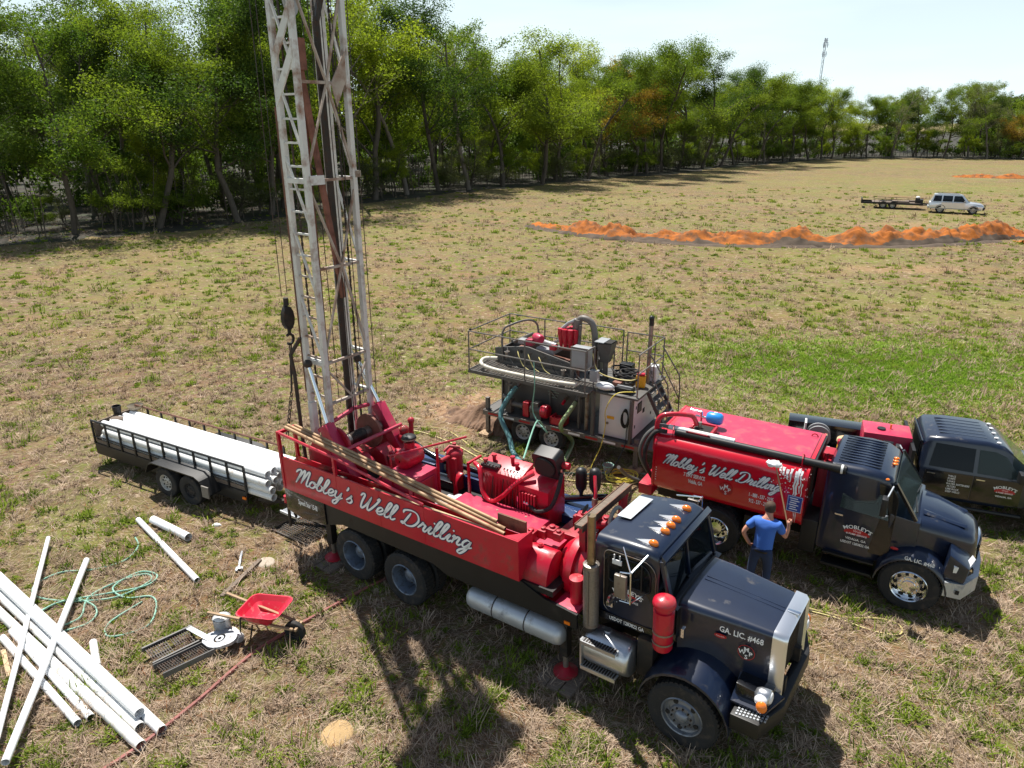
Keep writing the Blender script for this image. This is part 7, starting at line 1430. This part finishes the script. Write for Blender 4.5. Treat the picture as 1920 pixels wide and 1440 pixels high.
pipe((-8.30, 13.70, .06), (-6.07, 11.49, .06), .060, 'thin_pvc_pipe', 'single long white pipe on the grass between the trailer and the garden hose', g2)
pipe((-7.95, 13.66, .09), (-6.86, 12.95, .09), .088, 'short_pvc_pipe', 'short thick white pipe offcut lying near the pipe trailer', g2)
pipe((-7.12, 9.76, .07), (-6.75, 9.20, .07), .06, 'short_pvc_pipe', 'small white pipe stub sticking out beside the large pipes', g2)
def slab(name, p, q, w, h, mt, lb, cat): b = MB().m(mt); b.bar(p, q, w, h); return tag(b.build(name, bev=.004), lb, cat)
slab('plank', (-5.10, 12.20, .04), (-5.42, 11.02, .04), .09, .05, 'wood_grey', 'short dark board on the grass beside the tan disc', 'plank')
slab('plank', (-8.55, 9.6, .03), (-8.05, 9.0, .03), .07, .04, 'wood_pale', 'thin pale board at the left edge below the two parallel pipes', 'plank')
o = thing('pipe_wrench', 'pale pipe wrench lying on the grass left of the tan disc', 'wrench', (-5.5, 12.2, .02), (0, 0, R_(-76))); b = MB().m('galvanised'); b.bx(-.32, .28, -.022, .022, 0, .03); b.build('handle', None, o, bev=.006); b = MB().m('galvanised'); b.ext([(.26, -.05, 0), (.38, -.06, 0), (.40, -.02, 0), (.33, 0, 0), (.36, .09, 0), (.27, .08, 0)], (0, 0, .04)); b.build('jaw', None, o, bev=.004)
mound('tan_disc', -4.98, 12.18, .20, .20, .035, 'concrete_disc', 'flat tan round disc lying on the grass behind the wheelbarrow', 'disc', 6)
mound('litter_scrap', -6.51, 13.56, .12, .06, .05, 'white', 'crumpled white scrap of plastic on the grass behind the short pipe', 'litter', 9, 9)
# wheelbarrow
WB = thing('wheelbarrow', 'red wheelbarrow with wooden handles parked on the grass', 'wheelbarrow', (-4.22, 10.02, 0), zr(-14)); G = WB
def tubring(x0, x1, w, z, r, zt=0): return [(p[0], p[1], z+zt*(p[0]-(x0+x1)/2)) for p in rrect(x0, x1, -w, w, r, 4)]
b = MB().m('barrow_red'); o_ = [tubring(-.22, .16, .17, .34, .06, .05), tubring(-.40, .38, .30, .60, .12, .08), tubring(-.42, .40, .32, .60, .13, .08), tubring(-.40, .38, .30, .585, .12, .08), tubring(-.215, .155, .165, .355, .06, .05)]
b.loft(o_, True, True); b.build('tray', None, G, smooth=50)
for s in (-1, 1):
    b = MB().m('wood'); b.bar((-.95, s*.27, .50), (.55, s*.10, .30), .045, .035); b.build('handle', None, G, bev=.006)
    b = MB().m('black_flat'); b.tube([(-.35, s*.22, .45), (-.42, s*.22, .02), (-.22, s*.22, .02), (-.15, s*.2, .34)], .014, 6); b.build('leg', None, G)
wh = wheel(G, .52, 0, .19, .19, .09, -1, 'dark_steel', 'small', .10)
b = MB().m('wood'); b.bar((.60, -.12, .30), (.60, .12, .30), .04); b.m('black_flat').cyl((.52, -.12, .19), (.52, .12, .19), .012); b.build('wheel_bracket', None, G)
# bucket, plate, stand pieces
o = thing('dented_bucket', 'dented grey bucket standing in front of the wheelbarrow handles', 'bucket', (-5.0, 10.02, 0)); b = MB().m('galvanised'); b.lathe([(.001, 0), (.125, 0), (.13, .02), (.145, .36), (.15, .37), (.13, .36), (.12, .03), (.001, .03)], (0, 0, 0), 'z', 24); b.build('bucket_body', None, o); b = MB().m('pvc_dirty'); b.sph((0, 0, .37), .13, 12, 6, (1, 1, .35)); b.build('bucket_contents', None, o)
o = thing('tipped_jug', 'pale cylindrical container lying on its side between the bucket and the wheelbarrow', 'container', (-4.76, 9.92, .09), (0, R_(90), R_(-40))); b = MB().m('pvc_dirty'); b.lathe([(.001, -.16), (.08, -.15), (.09, -.1), (.09, .14), (.07, .17), (.001, .17)], (0, 0, 0), 'z', 20); b.build('container_body', None, o, smooth=60); b = MB().m('galvanised'); b.cyl((0, 0, .17), (0, 0, .2), .04); b.build('container_cap', None, o)
o = thing('slip_plate', 'grey steel plate with a round hole lying beside the expanded steel steps', 'steel plate', (-4.93, 9.72, .14), (R_(6), R_(-8), R_(-10))); b = MB().m('galvanised')
R1 = [( .27*math.cos(a)*(1.15 if abs(math.cos(a)) > .8 else 1), .21*math.sin(a), 0) for a in (2*PI*k/24 for k in range(24))]; R2 = [(.10*math.cos(a), .10*math.sin(a), 0) for a in (2*PI*k/24 for k in range(24))]
b.loft([R2, R1, [(p[0], p[1], .05) for p in R1], [(p[0], p[1], .05) for p in R2], R2], True, False); b.build('plate_body', None, o, smooth=30); b = MB().m('galvanised'); b.lathe([(.03, .02), (.07, .02), (.07, .045), (.03, .045)], (0, 0, 0), 'z', 18); b.build('plate_hub', None, o)
def steps(x, y, z, yaw, tilt, lb):
    o = thing('steel_step', lb, 'steel step', (x, y, z), (R_(tilt), R_(4), R_(yaw)), 'expanded steel steps lying on the grass'); 
    for s in (-1, 1): b = MB().m('hose_grey'); b.bx(-.42, .42, s*.19-.012, s*.19+.012, -.02, .07); b.build('side_plate', None, o)
    for k in range(2):
        b = MB().m('dark_steel'); x0 = -.38+.40*k
        for j in range(9): b.bx(x0+.04*j, x0+.04*j+.012, -.175, .175, .02, .035)
        for j in range(6): b.bx(x0, x0+.34, -.17+.066*j, -.16+.066*j, .022, .033)
        b.build('tread_grating', None, o)
    return o
steps(-5.70, 9.62, .10, 50, 12, 'upper left one of the two grey expanded steel steps on the grass'); steps(-5.36, 9.30, .09, 48, -8, 'lower right one of the two grey expanded steel steps on the grass')
slab('steel_bar', (-5.62, 10.02, .17), (-5.10, 9.72, .16), .10, .012, 'galvanised', 'flat grey steel bar across the expanded steel steps', 'steel bar')
# lattice mat lying under the tail of the rig
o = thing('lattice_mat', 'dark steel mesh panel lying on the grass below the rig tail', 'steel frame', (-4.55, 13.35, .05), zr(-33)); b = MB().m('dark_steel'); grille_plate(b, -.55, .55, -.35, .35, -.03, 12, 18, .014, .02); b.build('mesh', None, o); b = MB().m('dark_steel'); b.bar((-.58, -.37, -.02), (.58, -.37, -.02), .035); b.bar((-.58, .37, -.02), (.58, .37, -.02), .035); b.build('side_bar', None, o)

# ================================================================== SILVER ESTATE CAR AND EQUIPMENT TRAILER FAR OFF
CAR = thing('silver_suv', 'silver off-road estate car parked beyond the orange ridge', 'car', (42.1, 68.9, 0), zr(-27)); G = CAR
def cs(x, w, zt, zb=.42, wt=None, r=.08): wt = wt or w; return [(x, -w, zb), (x, -w-.02, (zb+.95)/2), (x, -w+.02, 1.0 if zt > 1.1 else zt-.05), (x, -wt+r, zt), (x, wt-r, zt), (x, w-.02, 1.0 if zt > 1.1 else zt-.05), (x, w+.02, (zb+.95)/2), (x, w, zb)]
b = MB().m('silver_car'); b.loft([cs(-2.30, .78, .98, .5), cs(-2.2, .84, 1.05, .42), cs(-1.0, .85, 1.05), cs(.9, .85, 1.05), cs(1.2, .84, 1.03), cs(1.95, .82, .94), cs(2.15, .76, .84, .5)]); b.build('body', None, G, smooth=40)
b = MB().m('silver_car'); b.loft([[(-2.2, -.80, 1.03), (-2.2, .80, 1.03), (-1.95, .64, 1.70), (-1.95, -.64, 1.70)], [(-1.7, -.82, 1.04), (-1.7, .82, 1.04), (-1.6, .66, 1.74), (-1.6, -.66, 1.74)], [(.2, -.82, 1.04), (.2, .82, 1.04), (.1, .66, 1.74), (.1, -.66, 1.74)], [(1.0, -.78, 1.03), (1.0, .78, 1.03), (.40, .62, 1.68), (.40, -.62, 1.68)]]); b.build('roof', None, G, smooth=40)
for s in (-1, 1):
    for x0, x1, c, d in ((-2.02, -1.32, .10, .02), (-1.24, -.42, .02, .02), (-.34, .62, .02, .34)):
        b = MB().m('glass_dark'); f = lambda z: s*(.826-.165*(z-1.04)/.66); P = [(x0, f(1.10), 1.10), (x1+(.08 if d > .1 else 0), f(1.10), 1.10), (x1-d, f(1.62), 1.62), (x0+c, f(1.62), 1.62)]; b.ext(P, (0, s*.012, 0)); b.build('side_window', None, G, smooth=0)
    for x0, x1 in ((-1.28, -.40), (-.37, .62)): b = MB().m('silver_car'); b.bx(x0, x1, s*.872, s*.882, .50, 1.02); b.build('door', None, G)
    b = MB().m('grey_light'); b.bx(-2.2, 2.0, s*.865, s*.895, .42, .50); b.build('side_trim', None, G)
    b = MB().m('grey_light'); b.bx(.50, .62, s*.86, s*1.02, 1.08, 1.22); b.build('mirror', None, G, bev=.02)
    for x in (-1.32, 1.36):
        wheel(G, x, s*.76, .37, .37, .23, s, 'wheel_grey', 'small', .21)
        b = MB().m('black_flat'); b.loft([[(x+.44*math.cos(a), s*.80, .37+.44*math.sin(a)), (x+.44*math.cos(a), s*.888, .37+.44*math.sin(a)), (x+.40*math.cos(a), s*.888, .37+.40*math.sin(a))] for a in (R_(k*20) for k in range(10))]); b.build('wheel_arch', None, G)
    b = MB().m('lens_white'); b.bx(2.05, 2.17, s*.45, s*.74, .68, .82); b.build('headlight', None, G, bev=.02)
b = MB().m('glass'); b.ext([(1.00, -.72, 1.08), (1.00, .72, 1.08), (.47, .58, 1.63), (.47, -.58, 1.63)], (.012, 0, .012)); b.build('windscreen', None, G, smooth=0)
b = MB().m('black_flat'); b.bx(2.1, 2.26, -.80, .80, .42, .66); b.bx(2.14, 2.19, -.42, .42, .68, .80); b.tube([(2.3, -.5, .5), (2.3, -.4, .85), (2.3, .4, .85), (2.3, .5, .5)], .03, 6); b.build('front_bumper', None, G, bev=.02)
b = MB().m('black_flat'); b.bx(-1.7, .1, -.56, -.53, 1.76, 1.79); b.bx(-1.7, .1, .53, .56, 1.76, 1.79); b.build('roof_rack', None, G)
b = MB().m('grey_light'); b.bx(-2.38, -2.25, -.8, .8, .44, .62); b.build('rear_bumper', None, G, bev=.03)
UT = thing('equipment_trailer', 'flat black two-axle equipment trailer parked left of the silver car', 'trailer', (38.25, 72.9, 0), zr(-24)); G = UT
b = MB().m('wood_grey'); b.bx(-2.0, 2.3, -.95, .95, .58, .63); b.build('trailer_deck', None, G)
b = MB().m('black_flat')
for s in (-1, 1): b.bx(-3.0, 2.5, s*.97-.03, s*.97+.03, .45, .64); b.tube([(-1.8, s*.97, .95), (2.3, s*.97, .95)], .02, 5); 
for s in (-1, 1):
    for k in range(5): b.tube([(-1.8+1.02*k, s*.97, .63), (-1.8+1.02*k, s*.97, .95)], .02, 5)
b.bar((2.4, -.9, .5), (3.6, 0, .5), .10); b.bar((2.4, .9, .5), (3.6, 0, .5), .10); b.bx(-3.0, -2.9, -.95, .95, .45, .9); b.build('trailer_frame', None, G)
for s in (-1, 1):
    for x in (-1.0, -.15): wheel(G, x, s*.85, .36, .36, .2, s, 'wheel_grey', 'small', .2)
    b = MB().m('black_flat'); b.loft([[(x, s*.74, z), (x, s*1.0, z), (x, s*1.0, z-.03), (x, s*.74, z-.03)] for x, z in ((-1.5, .5), (-1.3, .78), (.15, .78), (.35, .5))]); b.build('mudguard', None, G)
b = MB().m('black_flat'); b.bx(2.1, 2.5, -.45, .45, .64, .95); b.cyl((3.3, 0, .05), (3.3, 0, .75), .04); b.build('tool_box', None, G)
def uw(x, y, z): return Matrix.Translation((38.25, 72.9, 0)) @ Matrix.Rotation(R_(-24), 4, 'Z') @ Vector((x, y, z))
slab('board_stack', uw(-.2, -.3, .70), uw(1.3, -.3, .70), .8, .12, 'wood_grey', 'flat stack of boards lying on the middle of the far equipment trailer', 'boards')
slab('board_stack', uw(1.0, .4, .70), uw(2.1, .4, .70), .6, .14, 'wood_grey', 'shorter stack of boards at the front of the far equipment trailer', 'boards')
o = thing('trailer_cooler', 'small black pump with white top at the front of the far trailer', 'pump', uw(2.0, -.4, .64), zr(-24)); b = MB().m('black_flat'); b.bx(-.2, .2, -.18, .18, 0, .45); b.build('pump_body', None, o, bev=.02); b = MB().m('white'); b.sph((0, 0, .52), .2, 12, 8, (1, 1, .6)); b.build('pump_top', None, o)

# ================================================================== THE MAN WASHING THE TANK
PS = thing('person', 'man in a blue short-sleeved shirt and dark jeans reaching up with a long brush', 'person', Matrix.Translation((7.72, 11.64, 0)) @ Matrix.Rotation(R_(-31.5), 4, 'Z') @ Vector((-2.42, -1.98, 0)), zr(-31.5))
def skin_body(name, verts, edges, radii, root, mt, par, sub=2):
    me = bpy.data.meshes.new(name); me.from_pydata(verts, edges, []); o = link(name, me, par)
    o.modifiers.new('s', 'SKIN').use_smooth_shade = True; o.modifiers.new('d', 'SUBSURF').levels = sub; o.modifiers['d'].render_levels = sub
    sv = me.skin_vertices[0].data
    for i, r in enumerate(radii): sv[i].radius = r if isinstance(r, tuple) else (r, r); sv[i].use_root = (i == root); sv[i].use_loose = False
    me.materials.append(M[mt]); return o
# body faces +y (towards the tank); trousers, shirt, skin each one surface
V = [(0, 0, .95), (-.11, 0, .88), (-.14, -.01, .50), (-.15, -.05, .10), (.11, 0, .88), (.13, .06, .50), (.14, .05, .10), (0, .02, 1.04)]
skin_body('trousers', V, [(0, 1), (1, 2), (2, 3), (0, 4), (4, 5), (5, 6), (0, 7)], [(.17, .13), (.115, .115), .082, .068, (.115, .115), .082, .068, (.185, .14)], 0, 'denim', PS)
for s, y in ((-1, -.02), (1, .08)):
    b = MB().m('boot'); b.loft([[(s*.145+dx*.05, y-.10, z) for dx, z in ((-1, 0), (1, 0), (.8, .10), (-.8, .10))], [(s*.145+dx*.055, y+.05, z) for dx, z in ((-1, 0), (1, 0), (.7, .09), (-.7, .09))], [(s*.15+dx*.045, y+.19, z) for dx, z in ((-1, 0), (1, 0), (.6, .05), (-.6, .05))]]); b.build('boot', None, PS, bev=.015)
V = [(0, .02, .92), (0, .06, 1.12), (0, .11, 1.30), (0, .15, 1.44), (0, .17, 1.50), (-.20, .14, 1.43), (-.33, .05, 1.29), (.20, .17, 1.43), (.30, .20, 1.26)]
skin_body('shirt', V, [(0, 1), (1, 2), (2, 3), (3, 4), (3, 5), (5, 6), (3, 7), (7, 8)], [(.195, .15), (.19, .15), (.205, .15), (.17, .12), (.075, .07), (.095, .09), (.082, .078), (.095, .09), (.080, .075)], 1, 'cloth_blue', PS)
# skin: head, neck and both arms with hands
V = [(0, .15, 1.44), (0, .20, 1.55), (0, .25, 1.62), (0, .27, 1.70), (0, .265, 1.75), (-.20, .14, 1.42), (-.34, .04, 1.27), (-.37, .0, 1.19), (-.27, .05, .99), (-.23, .07, .93), (.20, .17, 1.42), (.31, .21, 1.24), (.33, .24, 1.17), (.36, .28, 1.35), (.355, .285, 1.43), (.35, .29, 1.50)]
skin_body('body', V, [(0, 1), (1, 2), (2, 3), (3, 4), (0, 5), (5, 6), (6, 7), (7, 8), (8, 9), (0, 10), (10, 11), (11, 12), (12, 13), (13, 14), (14, 15)],
    [(.12, .09), .062, (.078, .092), (.082, .10), (.06, .075), .06, .050, .047, .034, (.040, .022), .06, .050, .047, .034, (.028, .036), (.024, .034)], 0, 'skin', PS)
# fingers curled round the pole
for k in range(4):
    z = 1.515-.024*k; b = MB().m('skin'); b.tube(smoothpath([(.365, .275, z), (.385, .305, z+.003), (.372, .335, z+.004), (.345, .332, z+.002), (.335, .312, z)], 3), [.0105]*13, 6); b.build('finger', None, PS)
b = MB().m('skin'); b.tube(smoothpath([(.345, .27, 1.45), (.325, .29, 1.48), (.335, .325, 1.50)], 3), .012, 6); b.build('thumb', None, PS)
for k in range(4):
    b = MB().m('skin'); b.tube(smoothpath([(-.245+.014*k, .075, .93), (-.225+.016*k, .095, .905), (-.205+.016*k, .10, .875), (-.195+.014*k, .085, .855)], 2), .0095, 6); b.build('finger', None, PS)
b = MB().m('skin'); b.tube([(-.225, .07, .95), (-.20, .10, .94), (-.18, .12, .92)], .011, 6); b.build('thumb', None, PS)
# face parts and hair
b = MB().m('hair'); b.lathe([(.001, .118), (.05, .108), (.085, .075), (.098, .02), (.096, -.03), (.085, -.065)], (0, .252, 1.695), 'z', 20); b.v = [(x, (y if y < .27 else .27+(y-.27)*.75), z+(.0 if y < .27 else max(0, (y-.27))*.5)) for x, y, z in b.v]; b.build('hair', None, PS, smooth=80)
b = MB().m('skin'); b.sph((-.088, .26, 1.66), .022, 8, 6, (.5, .9, 1.3)); b.build('ear', None, PS); b = MB().m('skin'); b.sph((.088, .26, 1.66), .022, 8, 6, (.5, .9, 1.3)); b.build('ear', None, PS)
b = MB().m('skin'); b.sph((0, .365, 1.655), .018, 8, 6, (.8, 1.1, 1.3)); b.build('nose', None, PS)
for s in (-1, 1): b = MB().m('white'); b.sph((s*.033, .342, 1.68), .013, 8, 6); b.m('dark_hole').sph((s*.033, .352, 1.68), .007, 6, 4); b.build('eye', None, PS)
b = MB().m('barrow_red'); b.bx(-.025, .025, .348, .354, 1.605, 1.613); b.build('mouth', None, PS)
b = MB().m('cloth_blue'); b.lathe([(.066, -.02), (.085, .0), (.078, .03), (.066, .02)], (0, .185, 1.515), 'z', 18); b.build('collar', None, PS)
b = MB().m('rubber'); b.lathe([(.190, -.02), (.194, 0), (.190, .02)], (0, .01, .955), 'z', 20); b.v = [(x, .01+(y-.01)*.76, z) for x, y, z in b.v]; b.build('belt', None, PS)
MP = thing('long_brush', 'long orange-handled wash brush held up against the red tank', 'brush', PS.location, zr(-31.5)); 
b = MB().m('amber'); b.mats = ['rod_tan']; b.cyl((.37, .30, 1.30), (-.10, .83, 2.28), .013, n=8); b.build('handle', None, MP)
b = MB().m('white'); b.sph((-.14, .83, 2.31), .10, 14, 10, (1.5, .9, .55)); b.v = [tuple(Vector(v)*(1+.02*mn.noise(Vector(v)*30))) for v in b.v]; b.build('brush_head', None, MP)
